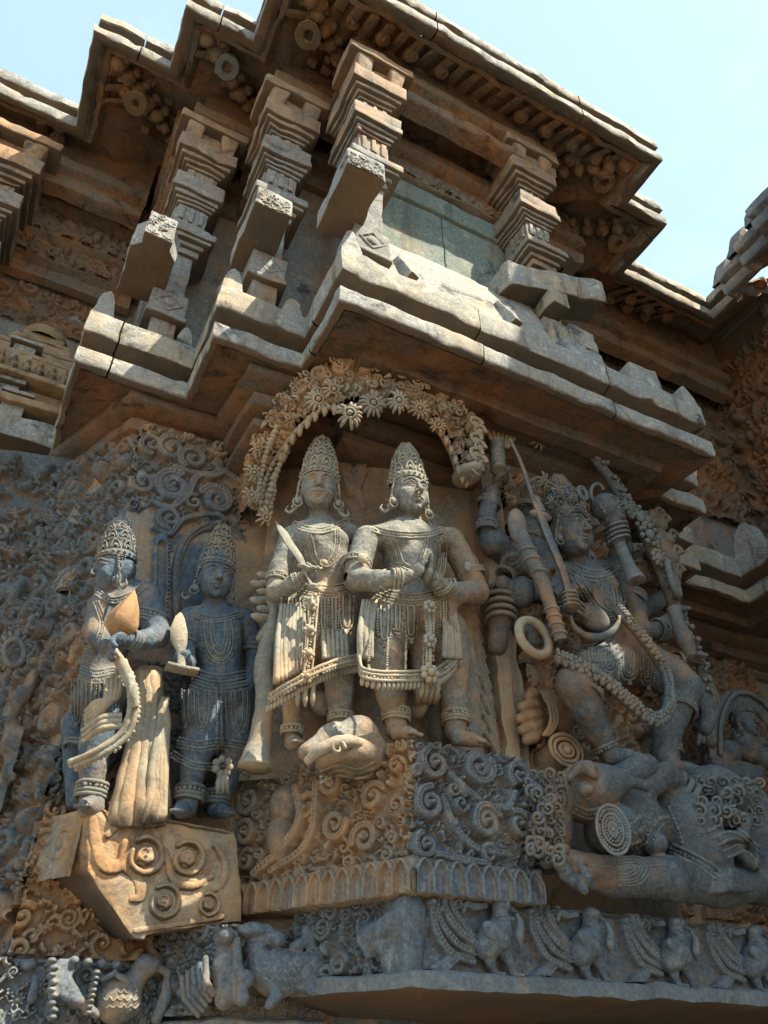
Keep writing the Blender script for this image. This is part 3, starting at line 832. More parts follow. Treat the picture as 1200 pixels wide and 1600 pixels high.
# ------------------------------------------------------------------ columns of the upper storey
def column(a, b, name_mat, wd=0.20, stub=None, zc=5.36, par=None, top=6.85, zb=4.80):
    par = par or temple
    c = tag(empty('column', (a - par.location.x, b - par.location.y, 0)))
    c.parent = par
    m = MB(); m.box((a - wd * .36, b - wd * .36, 4.5), (a + wd * .36, b + wd * .5, 5.4), 0.008); m.build('shaft', M_COLM, c, 0.005, 9)
    m = MB(); h = wd * 0.5
    m.box((a - h, b - h, zb), (a + h, b + h, zb + 0.17), 0.008); m.box((a - h * 1.12, b - h * 1.12, zb - 0.035), (a + h * 1.12, b + h * 1.12, zb), 0.012)
    R = Relief(a - h * .8, a + h * .8, zb + 0.015, zb + 0.155, 0.003)
    zm = zb + 0.085; cc = (a, zm)
    R.stroke([(a - h * .7, zm), (a, zm - 0.06), (a + h * .7, zm), (a, zm + 0.06), (a - h * .7, zm)], 0.008, 0.008)
    R.blob(cc, 0.03, 0.03, 0, 0.012)
    m.build('block', M_COLM, c, 0.005, 12)
    R.build('diamond_motif', M_COLM, wall_map(b - h - 0.001), c)
    # tiered capital opening upwards, mouldings and bracket head
    m = MB(); k = wd * 0.5
    tiers = [(k * 0.95, zc - 0.10, 0.05), (k * 1.15, zc - 0.05, 0.035), (k * 1.45, zc - 0.015, 0.03), (k * 1.62, zc + 0.015, 0.055), (k * 1.3, zc + 0.07, 0.05), (k * 1.0, zc + 0.12, 0.05)]
    for hh, z0, dz in tiers: m.box((a - hh, b - hh, z0), (a + hh, b + hh, z0 + dz + 0.004), 0.009)
    m.build('capital', M_COLM, c, 0.005, 12)
    m = MB()
    st_ = [(0.95, 0.17, 0.15), (1.10, 0.32, 0.022), (1.24, 0.345, 0.028), (1.40, 0.375, 0.03), (1.62, 0.41, 0.05), (1.55, 0.46, 0.10), (1.2, 0.56, 0.03), (1.0, 0.59, 0.10), (1.15, 0.69, 0.025), (1.35, 0.715, 0.03), (1.6, 0.745, 0.04), (1.85, 0.785, 0.13)]
    for i, (hh, z0, dz) in enumerate(st_):
        hh *= k; z0 += zc
        if z0 > top - 0.1: break
        m.box((a - hh, b - hh, z0), (a + hh, b + hh + 0.05, z0 + dz + 0.003), 0.007)
        if i in (0, 7):                                      # fluted necks with framed panels
            for s in (-0.62, 0.0, 0.62): m.box((a + s * hh - 0.014, b - hh - 0.012, z0 + 0.015), (a + s * hh + 0.014, b - hh + 0.02, z0 + dz - 0.015), 0.005)
            for s in (-0.62, 0.0, 0.62): m.box((a - hh - 0.012, b + s * hh - 0.014, z0 + 0.015), (a - hh + 0.02, b + s * hh + 0.014, z0 + dz - 0.015), 0.005)
    for s in (-1, 1):                                    # upturned horns of the bracket head
        m.box((a + s * k * 1.15 - k * .62, b - k * 2.1, zc + 0.86), (a + s * k * 1.15 + k * .62, b + k, zc + 1.06), 0.02, shear=lambda q, G: G * np.stack([0.6 + 0.4 * (q[..., 2] + 1) / 2, 0.7 + 0.3 * (q[..., 2] + 1) / 2, 1 + 0 * q[..., 0]], -1))
    m.box((a - k * 1.7, b - k * 1.5, zc + 0.90), (a + k * 1.7, b + k, zc + 1.05), 0.02)
    m.box((a - k * 2.3, b - k * 2.2, zc + 1.04), (a + k * 2.3, b + k, zc + 1.13), 0.015)
    m.build('bracket_head', M_COLM, c, 0.007, 10)
    if stub is not None:
        (lo, hi, kind) = stub
        m = MB()
        if kind == 'hex':
            sh = lambda q, G: G * np.stack([np.where(q[..., 1] < -0.7, 0.62, 1.0), 1 + 0 * q[..., 0], 1 + 0 * q[..., 0]], -1)
            m.box(lo, hi, 0.012, shear=sh)
        elif kind == 'right':
            m.box(lo, hi, 0.014, shear=lambda q, G: G + np.stack([0 * q[..., 0], -0.04 * q[..., 0], 0.06 * q[..., 0]], -1))
        else:
            m.box(lo, hi, 0.010, shear=lambda q, G: G + np.stack([0 * q[..., 0], 0 * q[..., 0], -0.02 * q[..., 1]], -1))
        st = m.build('broken_bracket', M_LEDGE, c, 0.007, 11)
        if kind != 'right':
            R = Relief(lo[0] + 0.015, hi[0] - 0.015, lo[2] + 0.02, hi[2] - 0.012, 0.003)
            wdd = hi[0] - lo[0]
            if kind == 'hex': R = Relief(lo[0] + wdd * .22, hi[0] - wdd * .22, lo[2] + 0.02, hi[2] - 0.012, 0.003)
            R.fill(random.Random(int(a * 100)), 60, 0.014, 0.028, h=0.010)
            R.build('carved_end', M_LEDGE, wall_map(lo[1] - 0.001), st)
    return c
ARCH = [(0.10, 6.46), (0.0, 6.47), (-0.01, 6.48), (-0.01, 6.56), (0.01, 6.575), (0.03, 6.585), (0.03, 6.64), (0.0, 6.655), (-0.03, 6.665), (-0.03, 6.76), (-0.01, 6.775), (0.02, 6.785), (0.02, 7.2)]
w = MB(); sweep(w, [(0.06, 4.0), (0.06, 2.76), (0.45, 2.76), (0.45, 2.33), (0.83, 2.33), (0.83, 1.96), (2.30, 1.96), (2.30, 2.40), (2.9, 2.40), (2.9, 2.9), (5.0, 2.9)], ARCH, 0.05); w.build('architrave', M_SOFF, temple, 0.007, 8)
column(0.94, 2.03, None, 0.185, ((0.69, 1.695, 4.89), (0.885, 2.05, 5.02), 's'), 5.40, zb=4.715)
column(0.565, 2.43, None, 0.185, ((0.395, 2.11, 4.955), (0.585, 2.50, 5.09), 's'), 5.38, zb=4.78)
column(0.18, 2.87, None, 0.19, ((-0.08, 2.49, 4.94), (0.15, 2.92, 5.13), 'hex'), 5.38, zb=4.765)
column(2.12, 2.12, None, 0.185, ((1.80, 1.96, 5.14), (2.44, 2.14, 5.34), 'right'), 5.55)
# small extra stub under the right bracket
m = MB(); m.box((2.12, 1.95, 4.72), (2.30, 2.2, 4.88), 0.012); m.box((2.02, 1.93, 4.98), (2.14, 2.1, 5.10), 0.01); m.build('broken_bracket', M_LEDGE, temple, 0.008, 11)

# ================================================================== left wing, set back
lw = thing('temple_wing', 'set-back left wing of the temple with miniature carved tower on its upper wall', 'temple wing', (-1.6, 4.0, 0))
LW_L = [(-3.4, 3.62), (-0.5, 3.62)]
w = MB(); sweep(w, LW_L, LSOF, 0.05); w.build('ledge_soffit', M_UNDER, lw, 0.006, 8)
w = MB(); sweep(w, LW_L, LP, 0.04); w.build('ledge', M_LEDGE, lw, 0.006, 8)
w = MB(); sweep(w, [(-3.4, 4.02), (0.35, 4.02)], [(0.0, 4.4), (0.0, 8.0)], 0.08); w.build('wall', M_COLM, lw, 0.008, 5)
LW_E = [(-3.6, 3.28), (-1.0, 3.28)]
w = MB(); sweep(w, LW_E, EP_SOFF, 0.05); w.build('eave_soffit', M_SOFF, lw, 0.012, 8)
w = MB(); sweep(w, LW_E, EP_LIP, 0.04); w.build('eave', M_LEDGE, lw, 0.007, 8)
eave_details(LW_E, lw)
for x, y in ((40, 150), (78, 152), (4, 158)):
    p = at_b(x, y + 25, 3.72); merlon(p[0], 3.72, p[2] - 0.12, 0.19, 0.27, 0.10, 'a', 0.1, 0.6).build('merlon', M_LEDGE, lw, 0.006, 12)
c = at_z(66, 292, 6.82); pendant(c, 0.095, lw, ax=(-0.1, -0.2, -1))
w = MB(); sweep(w, [(-3.4, 3.98), (0.0, 3.98)], [(0.0, 5.95), (-0.06, 5.96), (-0.06, 6.06), (-0.12, 6.09), (-0.12, 6.24), (-0.18, 6.28), (-0.18, 6.52), (-0.26, 6.56), (-0.26, 6.8), (0, 7.1)], 0.06); w.build('beam', M_SOFF, lw, 0.008, 7)
w = MB(); sweep(w, [(-3.4, 3.54), (-0.1, 3.54)], ARCH, 0.05); w.build('architrave', M_SOFF, lw, 0.007, 8)
for a in (-0.98,):
    cc = column(a, 3.62, None, 0.26, None, 5.50, lw)
for b_, z0, z1, r0, r1 in ((3.855, 6.10, 6.235, 0.02, 0.05), (3.797, 6.29, 6.51, 0.03, 0.075), (4.014, 5.58, 5.93, 0.03, 0.09), (3.715, 6.57, 6.79, 0.03, 0.08)):
    R = Relief(-1.9, 0.0, z0, z1, 0.006); R.fill(random.Random(int(z0 * 10)), 300, r0, r1, h=0.04, gap=0.82); R.build('beam_relief', M_SOFF, wall_map(b_), lw)
w = MB()                                                 # miniature tower carved on the wall between the columns
ma, mb_ = -0.42, 3.93
for i, (hw, z0, dz, pr) in enumerate([(0.34, 4.62, 0.05, 0.30), (0.30, 4.67, 0.12, 0.22), (0.36, 4.80, 0.035, 0.32), (0.33, 4.84, 0.09, 0.26), (0.29, 5.00, 0.035, 0.26), (0.24, 5.035, 0.09, 0.2), (0.23, 5.13, 0.03, 0.2), (0.18, 5.16, 0.08, 0.16), (0.17, 5.25, 0.03, 0.15), (0.12, 5.28, 0.07, 0.12)]):
    w.box((ma - hw, mb_ - pr, z0), (ma + hw, mb_ + 0.1, z0 + dz), 0.008)
w.lathe([(0.13, 5.34), (0.15, 5.37), (0.13, 5.42), (0.05, 5.46), (0.04, 5.49), (0.002, 5.53)], (ma, mb_ - 0.02, 0), 16)
w.build('miniature_tower', M_BLUE, lw, 0.005, 14)
R = Relief(ma - 0.32, ma + 0.32, 4.84, 4.99, 0.005)
for i in range(9):
    u = ma - 0.29 + i * 0.07; R.blob((u, 4.90), 0.02, 0.045, 0, 0.035); R.blob((u, 4.955), 0.014, 0.018, 0, 0.04); R.stroke([(u - 0.02, 4.93), (u + 0.02, 4.90)], 0.008, 0.035)
R.build('figure_row', M_BLUE, wall_map(mb_ - 0.262), lw)
w = MB()
for i, (x, y) in enumerate(((35, 560), (20, 640), (5, 620))):
    p = at_b(x, y, 3.72); w.box(p - [0.06, 0.05, 0.08], p + [0.06, 0.3, 0.06], 0.008); w.box(p - [0.09, 0.08, -0.06], p + [0.09, 0.3, 0.09], 0.008)
w.box((-1.3, 3.75, 4.78), (-0.25, 4.0, 4.82), 0.01); w.box((-1.3, 3.70, 4.5), (-0.5, 3.9, 4.66), 0.012)
w.build('wall_moulding', M_LEDGE, lw, 0.006, 10)
R = Relief(-1.0, -0.2, 4.55, 4.86, 0.006)
for (u, v, k) in ((-0.40, 4.68, 1), (-0.52, 4.66, .9), (-0.30, 4.66, .8)):
    R.blob((u, v), 0.035 * k, 0.07 * k, 0, 0.05); R.blob((u, v + 0.09 * k), 0.025 * k, 0.03 * k, 0, 0.05); R.stroke([(u - 0.05 * k, v + 0.02), (u - 0.03, v + 0.05), (u + 0.04, v + 0.04), (u + 0.05 * k, v - 0.02)], 0.012, 0.05)
R.build('small_figures', M_BLUE, wall_map(3.90), lw)
R = Relief(-1.0, -0.18, 4.02, 4.17, 0.005)
for i in range(13): R.blob((-0.95 + i * 0.062, 4.10), 0.02, 0.05, 0.3, 0.03); R.blob((-0.95 + i * 0.062, 4.15), 0.026, 0.02, 0, 0.03)
R.build('leaf_fringe', M_LEDGE, wall_map(3.72), lw)

# ================================================================== right wing, coming towards the viewer
rw = thing('temple_wing', 'shaded right wing of the temple with a saw-tooth row of eave corners against the sky', 'temple wing', (4.6, 1.0, 0))
RW_E = [(4.43, 2.28), (4.33, 2.28), (4.33, 2.01), (4.23, 2.01), (4.23, 1.74), (4.07, 1.74), (4.07, 1.30), (3.87, 1.30), (3.87, 0.79), (3.64, 0.79), (3.64, -1.6), (4.2, -1.6), (4.2, -5.0)]
w = MB(); sweep(w, RW_E, [(o, z) for o, z in EP_SOFF], 0.06); w.build('eave_soffit', M_SOFF, rw, 0.010, 8)
w = MB(); sweep(w, RW_E, EP_LIP, 0.05); w.build('eave', M_FRZ, rw, 0.006, 8)
for (a, b) in ((4.49, 2.35), (4.38, 2.08), (4.28, 1.81), (4.14, 1.37), (3.94, 0.86)):
    merlon(a, b - 0.02, 7.08, 0.17, 0.26, 0.13, 'a', -0.3, 0.35).build('merlon', M_FRZ, rw, 0.006, 12)
RW_L = [(4.2, 2.5), (4.2, 2.2), (3.9, 2.2), (3.9, 1.4), (3.6, 1.4), (3.6, -2.0), (4.2, -2.0), (4.2, -5.0)]
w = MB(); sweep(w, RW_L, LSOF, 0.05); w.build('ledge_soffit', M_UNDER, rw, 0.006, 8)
w = MB(); sweep(w, RW_L, LP, 0.06); w.build('ledge', M_LEDGE, rw, 0.006, 8)
merlon(4.26, 2.74, 4.50, 0.22, 0.24, 0.10, 'b', 0.0).build('merlon', M_LEDGE, rw, 0.006, 12)
w = MB(); sweep(w, [(5.1, 3.6), (5.1, 1.5), (4.85, 1.5), (4.85, -5.0)], [(0.0, 0.0), (0.0, 7.26)], 0.15); w.build('wall', M_SOFF, rw, 0.012, 5)
eave_details(RW_E, rw, skip=(0, 2, 4, 6, 8, 10, 11, 12))
# unseen block added above the wing to keep sun off the right side
OCC = MB(); sweep(OCC, [(3.22, 0.42), (3.22, -1.1), (4.2, -1.1)], [(0.0, 6.3), (0.0, 7.2), (-0.06, 7.22), (-0.06, 7.36), (0.05, 7.4), (0.05, 8.1), (-0.02, 8.12), (-0.02, 8.3), (0.08, 8.4), (0.1, 8.9), (0.5, 8.95)], 0.12)
sweep(OCC, [(4.2, 0.42), (3.22, 0.42)], [(0.0, 6.3), (0.0, 8.9), (0.5, 8.95)], 0.12); OCC.build('sun_blocker', M_LEDGE, rw, 0.01, 6)
RR = Relief(-3.2, -1.55, 4.55, 6.95, 0.011); RR.fill(random.Random(61), 500, 0.05, 0.12, h=0.09, gap=0.82)
RR.build('carved_wall', M_SOFF, lambda U, V, H: np.stack([np.full_like(U, 5.095) - H, -U, V], -1), rw)
RR = Relief(2.95, 5.05, 5.2, 6.9, 0.011); RR.fill(random.Random(62), 500, 0.05, 0.12, h=0.08, gap=0.82); RR.build('carved_wall', M_SOFF, wall_map(3.19), rw)
BK = MB(); sweep(BK, [(3.6, 3.75), (5.7, 3.75), (5.7, -5.0)], [(0.0, 0.0), (0.0, 7.34)], 0.3); BK.build('back_wall', M_SOFF, rw, 0.01, 5)
# pilaster with cap beyond the ledge, in the shade on the right
w = MB(); w.box((3.62, 3.0, 4.5), (3.86, 3.3, 5.05), 0.012); w.box((3.56, 2.94, 5.02), (3.92, 3.3, 5.10), 0.014); w.box((3.64, 3.02, 5.10), (3.84, 3.3, 5.35), 0.012); w.box((3.50, 2.86, 5.33), (4.0, 3.3, 5.50), 0.02)
w.build('pilaster', M_COLM, rw, 0.006, 9)

# ================================================================== figure carving tools
class Fig:
    def __init__(s, b0, lo, hi, vox=0.0033, mat=None, k=0.014):
        s.b0 = b0; s.S = SDF(lo, hi, vox); s.mat = mat or M_FIG; s.orn = MB(); s.k = k; s.parts = []
    def J(s, x, y, db=0.0): return at_b(x, y, s.b0 + db)
    def m(s, px, x=600, y=900): return px * mpp(at_b(x, y, s.b0))
    def chain(s, pts, k=None, mode='u'):
        """pts: (x, y, db, r_px)"""
        P = [s.J(p[0], p[1], p[2]) for p in pts]; R = [p[3] * mpp(q) for p, q in zip(pts, P)]
        s.S.chain(P, R, s.k if k is None else k, mode); return P, R
    def ell(s, x, y, db, rx, ry, rz, R=None, k=None, mode='u'):
        """rx, rz in px, ry (depth) in metres"""
        c = s.J(x, y, db); q = mpp(c)
        s.S.ell(c, (rx * q, ry, rz * q), R, s.k if k is None else k, mode); return c
    def ring(s, x, y, db, ax, rpx, tube, n=2, gap=2.0, mb=None, beads=False, sq=1.0):
        mb = mb or s.orn
        c = s.J(x, y, db); q = mpp(c); ax = nrm(ax); e1 = nrm(np.cross(ax, [0.1, 1, 0.05])); e2 = np.cross(ax, e1)
        a = np.linspace(0, 2 * math.pi, 30)
        for i in range(n):
            cc = c + ax * (i - (n - 1) / 2) * tube * gap
            P = cc + np.outer(np.cos(a) * rpx * q, e1) + np.outer(np.sin(a) * rpx * q * sq, e2)
            if beads and i == n // 2: mb.beads(P, tube * 1.25)
            else: mb.tube(P, tube, 7, cap=False)
    def line(s, pts, lift=0.0, far=None, **k): return s.S.line(pts, s.b0 if far is None else far, lift, **k)
    def cord(s, pts, r, beads=True, lift=0.0, mb=None, **k):
        mb = mb or s.orn; P = s.line(pts, lift, **k)
        if beads: mb.beads(P, r)
        else: mb.tube(P, r, 6)
        return P
    def band(s, pts, rpx, n=3, mb=None):
        """several parallel cords across the photo polyline"""
        mb = mb or s.orn; pts = np.array(pts, float); q = mpp(s.J(*pts[0]))
        T = np.gradient(pts, axis=0); Nn = np.stack([-T[:, 1], T[:, 0]], 1); Nn /= np.linalg.norm(Nn, axis=1)[:, None]
        for i in range(n):
            o = (i - (n - 1) / 2) * rpx * 2.1
            P = s.line(pts + Nn * o, 0.001)
            if i % 2 == 1: mb.beads(P, rpx * q)
            else: mb.tube(P, rpx * q * 0.9, 6)
    def uloop(s, x0, x1, y0, y1, n=2, r=2.5, gap=5.2, dx=0, mb=None, lift=0.003, drop=True):
        mb = mb or s.orn
        for i in range(n):
            o = i * gap
            if x1 - x0 - 2 * o < 3: break
            t = np.linspace(0, 1, 22); a = math.pi * t
            X = (x0 + x1) / 2 - (x1 - x0 - 2 * o) / 2 * np.sign(np.cos(a)) * np.abs(np.cos(a)) ** 0.45 + dx * np.sin(a); Y = y0 + (y1 - y0 - o) * np.sin(a) ** 0.7
            P = s.line(np.stack([X, Y], 1), lift, sm=False)
            q = mpp(P[0])
            if i == 0 or i % 2 == 0: mb.beads(P, r * q)
            else: mb.tube(P, r * q * 0.85, 6)
        if drop:
            c = s.S.hit((x0 + x1) / 2 + dx, y1, s.b0); q = mpp(c)
            mb.ball(c + [0, -0.004, -2.5 * q], (3.2 * q, 3.0 * q, 3.4 * q))
            for dxx in (-2.6, 0, 2.6): mb.ball(c + [dxx * q, -0.003, -6.5 * q], (1.4 * q, 1.6 * q, 3.2 * q))
    def body(s, parent, name='body'):
        return s.S.build(name, s.mat, parent, 0.0015, 48)
    def done(s, parent, name='jewellery'):
        if s.orn.n: s.orn.build(name, s.mat, parent, 0.0014, 90, sharp=None)
def engrave(F, lines, r=0.0045, par=None):
    for P in lines: F.cord(P, r, False)
def curls_on(F, pts, r=0.022, tube=0.006):
    for x, y in pts:
        c = F.S.hit(x, y, F.b0)
        n_ = -nrm(ray(x, y)); e1 = nrm(np.cross(n_, [0, 0.2, 1])); e2 = np.cross(n_, e1); ph = RNG.uniform(0, 6); hd = RNG.choice([-1, 1]); rr = r * RNG.uniform(.75, 1.2)
        t = np.linspace(0, 8.5, 22); k = rr * (1 - t / 9.2)
        F.orn.tube(c + n_ * 0.004 + np.outer(k * np.cos(hd * t + ph), e1) + np.outer(k * np.sin(hd * t + ph), e2) + np.outer(t * 0.0008, n_), [tube, tube, tube * .5], 6)
def head(F, x, y, db, wpx, yaw=0.0, pitch=0.0, roll=0.0, moust=False, crown=None, fierce=False, hgt=1.18, hair=True):
    """carved head; wpx = half width of the face in photo pixels"""
    S = F.S; c = F.J(x, y, db); w = wpx * mpp(c); R = rotm(yaw, pitch, roll)
    def L(a, b, cc): return c + R @ (np.array([a, b, cc * hgt]) * w)
    def E(a, b, cc, r, k=0.05, mode='u', R2=None): S.ell(L(a, b, cc), (r[0] * w, r[1] * w, r[2] * w), R if R2 is None else R @ R2, k * w, mode)
    def C(p, q, r0, r1, k=0.05, mode='u'): S.cap(L(*p), L(*q), r0 * w, r1 * w, k * w, mode)
    E(0, 0.25, 0.35, (1.0, 1.1, 1.05), 0.1)                 # skull
    E(0, -0.10, 0.0, (0.93, 0.86, 1.22), 0.3)               # face mass
    E(0, -0.28, -0.62, (0.70, 0.64, 0.52), 0.3)             # jaw
    E(0, -0.72, -1.00, (0.27, 0.22, 0.20), 0.25)            # chin
    for sg in (-1, 1):
        E(sg * 0.50, -0.56, -0.28, (0.34, 0.28, 0.30), 0.35)  # cheek
        E(sg * 0.40, -1.04, 0.20, (0.30, 0.20, 0.17), 0.08, 's')  # eye hollow
        E(sg * 0.39, -0.80, 0.17, (0.235, 0.16, 0.130), 0.03)     # eyeball
        # lids: long lotus-petal eyes
        up = [(sg * 0.13, -0.93, 0.14), (sg * 0.25, -0.97, 0.27), (sg * 0.42, -0.95, 0.31), (sg * 0.58, -0.86, 0.25), (sg * 0.70, -0.72, 0.17)]
        for p, q in zip(up[:-1], up[1:]): C(p, q, 0.055, 0.05, 0.012)
        lo = [(sg * 0.13, -0.93, 0.14), (sg * 0.27, -0.94, 0.06), (sg * 0.45, -0.90, 0.04), (sg * 0.62, -0.78, 0.11)]
        for p, q in zip(lo[:-1], lo[1:]): C(p, q, 0.042, 0.042, 0.012)
        br = [(sg * 0.09, -0.99, 0.36), (sg * 0.28, -0.98, 0.50), (sg * 0.50, -0.89, 0.50), (sg * 0.72, -0.68, 0.36)]
        for p, q in zip(br[:-1], br[1:]): C(p, q, 0.075, 0.06, 0.03)
        # ear with long lobe
        E(sg * 0.98, 0.05, 0.05, (0.10, 0.20, 0.34), 0.06); E(sg * 0.99, 0.02, -0.42, (0.09, 0.12, 0.24), 0.05)
        E(sg * 1.03, -0.02, 0.08, (0.06, 0.10, 0.2), 0.03, 's')
    C((0, -0.95, 0.34), (0, -1.24, -0.20), 0.085, 0.135, 0.10)
    E(0, -1.24, -0.24, (0.15, 0.14, 0.12), 0.06)
    for sg in (-1, 1):
        E(sg * 0.15, -1.08, -0.27, (0.11, 0.13, 0.09), 0.05); E(sg * 0.08, -1.18, -0.36, (0.05, 0.06, 0.04), 0.02, 's')
    E(0, -0.93, -0.53, (0.34, 0.13, 0.10), 0.08)            # muzzle
    C((-0.25, -0.90, -0.55), (0, -1.05, -0.50), 0.045, 0.065, 0.03); C((0.25, -0.90, -0.55), (0, -1.05, -0.50), 0.045, 0.065, 0.03)
    C((-0.22, -0.89, -0.66), (0, -1.01, -0.68), 0.05, 0.075, 0.03); C((0.22, -0.89, -0.66), (0, -1.01, -0.68), 0.05, 0.075, 0.03)
    C((-0.28, -0.97, -0.595), (0.28, -0.97, -0.595), 0.034, 0.034, 0.012, 's')
    E(0, -0.90, -0.84, (0.18, 0.10, 0.06), 0.08, 's')
    if moust:
        for sg in (-1, 1): C((sg * 0.04, -1.08, -0.42), (sg * 0.40, -0.88, -0.50), 0.06, 0.035, 0.03)
    return c, w, R, L
def hair_cap(F, hd, parent=None, curls=True):
    c, w, R, L = hd; mb = F.orn
    # curls and bead rows framing the forehead
    for rr, zz, br in ((1.0, 0.0, 0.085), (1.06, 0.12, 0.07)):
        P = [L(math.sin(a) * rr * 1.02, -math.cos(a) * rr * (0.92) * (0.9 if abs(a) < 1 else 1) + 0.1 - 0.02, 0.62 + zz + 0.10 * math.cos(a * 2)) for a in np.linspace(-1.75, 1.75, 26)]
        mb.beads(P, br * w, 1.7)
    for sg in (-1, 1):                                       # side ringlets and ear pendants
        P = smooth_line([L(sg * 1.06, -0.15, 0.6), L(sg * 1.15, -0.12, 0.1), L(sg * 1.22, -0.02, -0.5), L(sg * 1.38, -0.05, -1.0)], 5)
        mb.beads(P, 0.085 * w, 1.5)
        mb.ball(L(sg * 1.13, -0.22, -0.72), (0.19 * w, 0.13 * w, 0.19 * w), nu=10, nv=7)
        a = np.linspace(0, 6.28, 18)
        for r2 in (0.25,): mb.tube([L(sg * 1.15 + r2 * math.cos(t), -0.20, -0.80 + r2 * math.sin(t)) for t in a], 0.05 * w, 6, cap=False)
        P = smooth_line([L(sg * 1.15, 0.05, -0.95), L(sg * 1.5, 0.12, -1.25), L(sg * 1.75, 0.2, -1.1), L(sg * 1.65, 0.2, -0.85)], 5); mb.tube(P, [0.10 * w, 0.11 * w, 0.07 * w, 0.03 * w], 7)
def crown(F, hd, parent, hh=2.0, kind='cone', mat=None, z0=0.72, lean=0.0):
    """tall jewelled crown; hh = height in half face widths"""
    c, w, R, L = hd; mb = MB(); n = 26
    prof = []; rows = []
    if kind == 'cone': T = [(0.0, 1.08), (0.10, 1.12), (0.14, 1.02), (0.30, 0.96), (0.33, 1.0), (0.37, 0.92), (0.52, 0.80), (0.55, 0.84), (0.59, 0.72), (0.72, 0.56), (0.75, 0.60), (0.79, 0.46), (0.90, 0.30), (0.93, 0.30), (1.0, 0.0)]
    else: T = [(0.0, 1.10), (0.10, 1.14), (0.15, 1.0), (0.34, 0.92), (0.37, 0.98), (0.41, 0.88), (0.55, 0.78), (0.58, 0.84), (0.62, 0.74), (0.75, 0.62), (0.78, 0.66), (0.82, 0.56), (0.92, 0.40), (0.97, 0.22), (1.0, 0.0)]
    G = np.zeros((len(T), n + 1, 3)); a = np.linspace(0, 2 * math.pi, n + 1)
    for i, (t, r) in enumerate(T):
        for j in range(n + 1): G[i, j] = L(r * math.cos(a[j]) + lean * t, r * math.sin(a[j]) * 1.0 + 0.18, z0 + hh * t)
    mb.grid(G[:, ::-1])
    lv = [(0.06, 1.14, 0.09, 22), (0.33, 1.0, 0.07, 20), (0.56, 0.86, 0.065, 17), (0.77, 0.64, 0.055, 13)]
    for t, r, br, m in lv:
        for j in range(m):
            q = 2 * math.pi * j / m; mb.ball(L(r * math.cos(q) + lean * t, r * math.sin(q) + 0.18, z0 + hh * t), br * w, nu=6, nv=4)
    # leaf plaques on every tier
    for t0, t1, r0, r1, m, ph in ((0.12, 0.32, 1.05, 0.98, 9, 0.5), (0.38, 0.54, 0.93, 0.84, 8, 0), (0.60, 0.74, 0.76, 0.62, 7, 0.5), (0.80, 0.92, 0.52, 0.36, 6, 0)):
        for j in range(m):
            q = 2 * math.pi * (j + ph) / m - math.pi / 2
            for s_, e_ in ((1.0, 0.10), (0.55, 0.16)):
                P = []
                for u in np.linspace(0, math.pi, 9):
                    dq = math.cos(u) * 0.30 * s_ * (8 / m) * 0.9; tt = t0 + (t1 - t0) * math.sin(u) * s_
                    rr = r0 + (r1 - r0) * math.sin(u) + 0.03
                    P.append(L(rr * math.cos(q + dq) + lean * tt, rr * math.sin(q + dq) + 0.18, z0 + hh * tt))
                mb.tube(P, 0.055 * w, 5)
            rr = (r0 + r1) / 2 + 0.05; tt = t0 + (t1 - t0) * 0.35
            mb.ball(L(rr * math.cos(q) + lean * tt, rr * math.sin(q) + 0.18, z0 + hh * tt), 0.10 * w, nu=6, nv=4)
    if kind == 'curl':                                       # big front curl and rosette
        for sc, off in ((0.36, 0.0), (0.24, 0.0)):
            mb.tube([L(math.cos(t) * sc, -1.0, z0 + hh * 0.45 + math.sin(t) * sc) for t in np.linspace(0, 6.28, 20)], 0.08 * w, 6, cap=False)
    return mb.build('crown', mat or F.mat, parent, 0.0012, 60, sharp=None)
def hand(F, palm, fdir, pdir, thumb, s=1.0, curl=0.5, spread=0.10, fist=False):
    """palm: px centre (x,y,db); fdir: world direction the fingers leave the palm; pdir: direction the palm faces; thumb: side direction"""
    S = F.S; c = F.J(*palm); q = mpp(c) * s
    f = nrm(fdir); n = nrm(np.array(pdir) - f * np.dot(pdir, f)); t = nrm(np.array(thumb) - f * np.dot(thumb, f) - n * np.dot(thumb, n))
    R = np.stack([t, n, f], 1)
    S.ell(c, (15 * q, 8 * q, 15 * q), R, 0.006)
    for i, (o, L) in enumerate(((10, 17), (3.6, 20), (-3.0, 19), (-9.4, 15))):
        base = c + t * o * q + f * 9 * q
        P = [base]; d = f.copy(); ang = 0
        for k, frac in enumerate((0.42, 0.32, 0.26)):
            ang += curl * (1.15 if k == 0 else 1.0) * (1.5 if fist else 1.0)
            d = f * math.cos(ang) + n * math.sin(ang) + t * spread * (o / 10)
            P.append(P[-1] + nrm(d) * L * frac * q * (1.15 if fist else 1.35))
        S.chain(P, [4.1 * q, 3.9 * q, 3.5 * q, 3.0 * q], 0.0012)
    tb = c + t * 11 * q - f * 4 * q + n * 2 * q
    S.chain([tb, tb + (t * 0.6 + f * 0.5 + n * 0.5) * 9 * q, tb + (t * 0.25 + f * 1.1 + n * 0.95) * 14 * q], [5 * q, 4.2 * q, 3.4 * q], 0.003)
def foot(F, x, y, db, dirv, s=1.0):
    S = F.S; c = F.J(x, y, db); q = mpp(c) * s; d = nrm(dirv); z = np.array([0, 0, 1.0]); t = np.cross(d, z)
    S.chain([c, c + d * 22 * q - z * 5 * q, c + d * 36 * q - z * 9 * q], [14 * q, 11 * q, 8 * q], 0.01)
    for i in range(5):
        b = c + d * 36 * q - z * 10 * q + t * (i - 2) * 4.6 * q
        S.cap(b, b + d * (11 - abs(i - 0.8) * 1.2) * q - z * 1 * q, 3.9 * q, 3.2 * q, 0.0012)

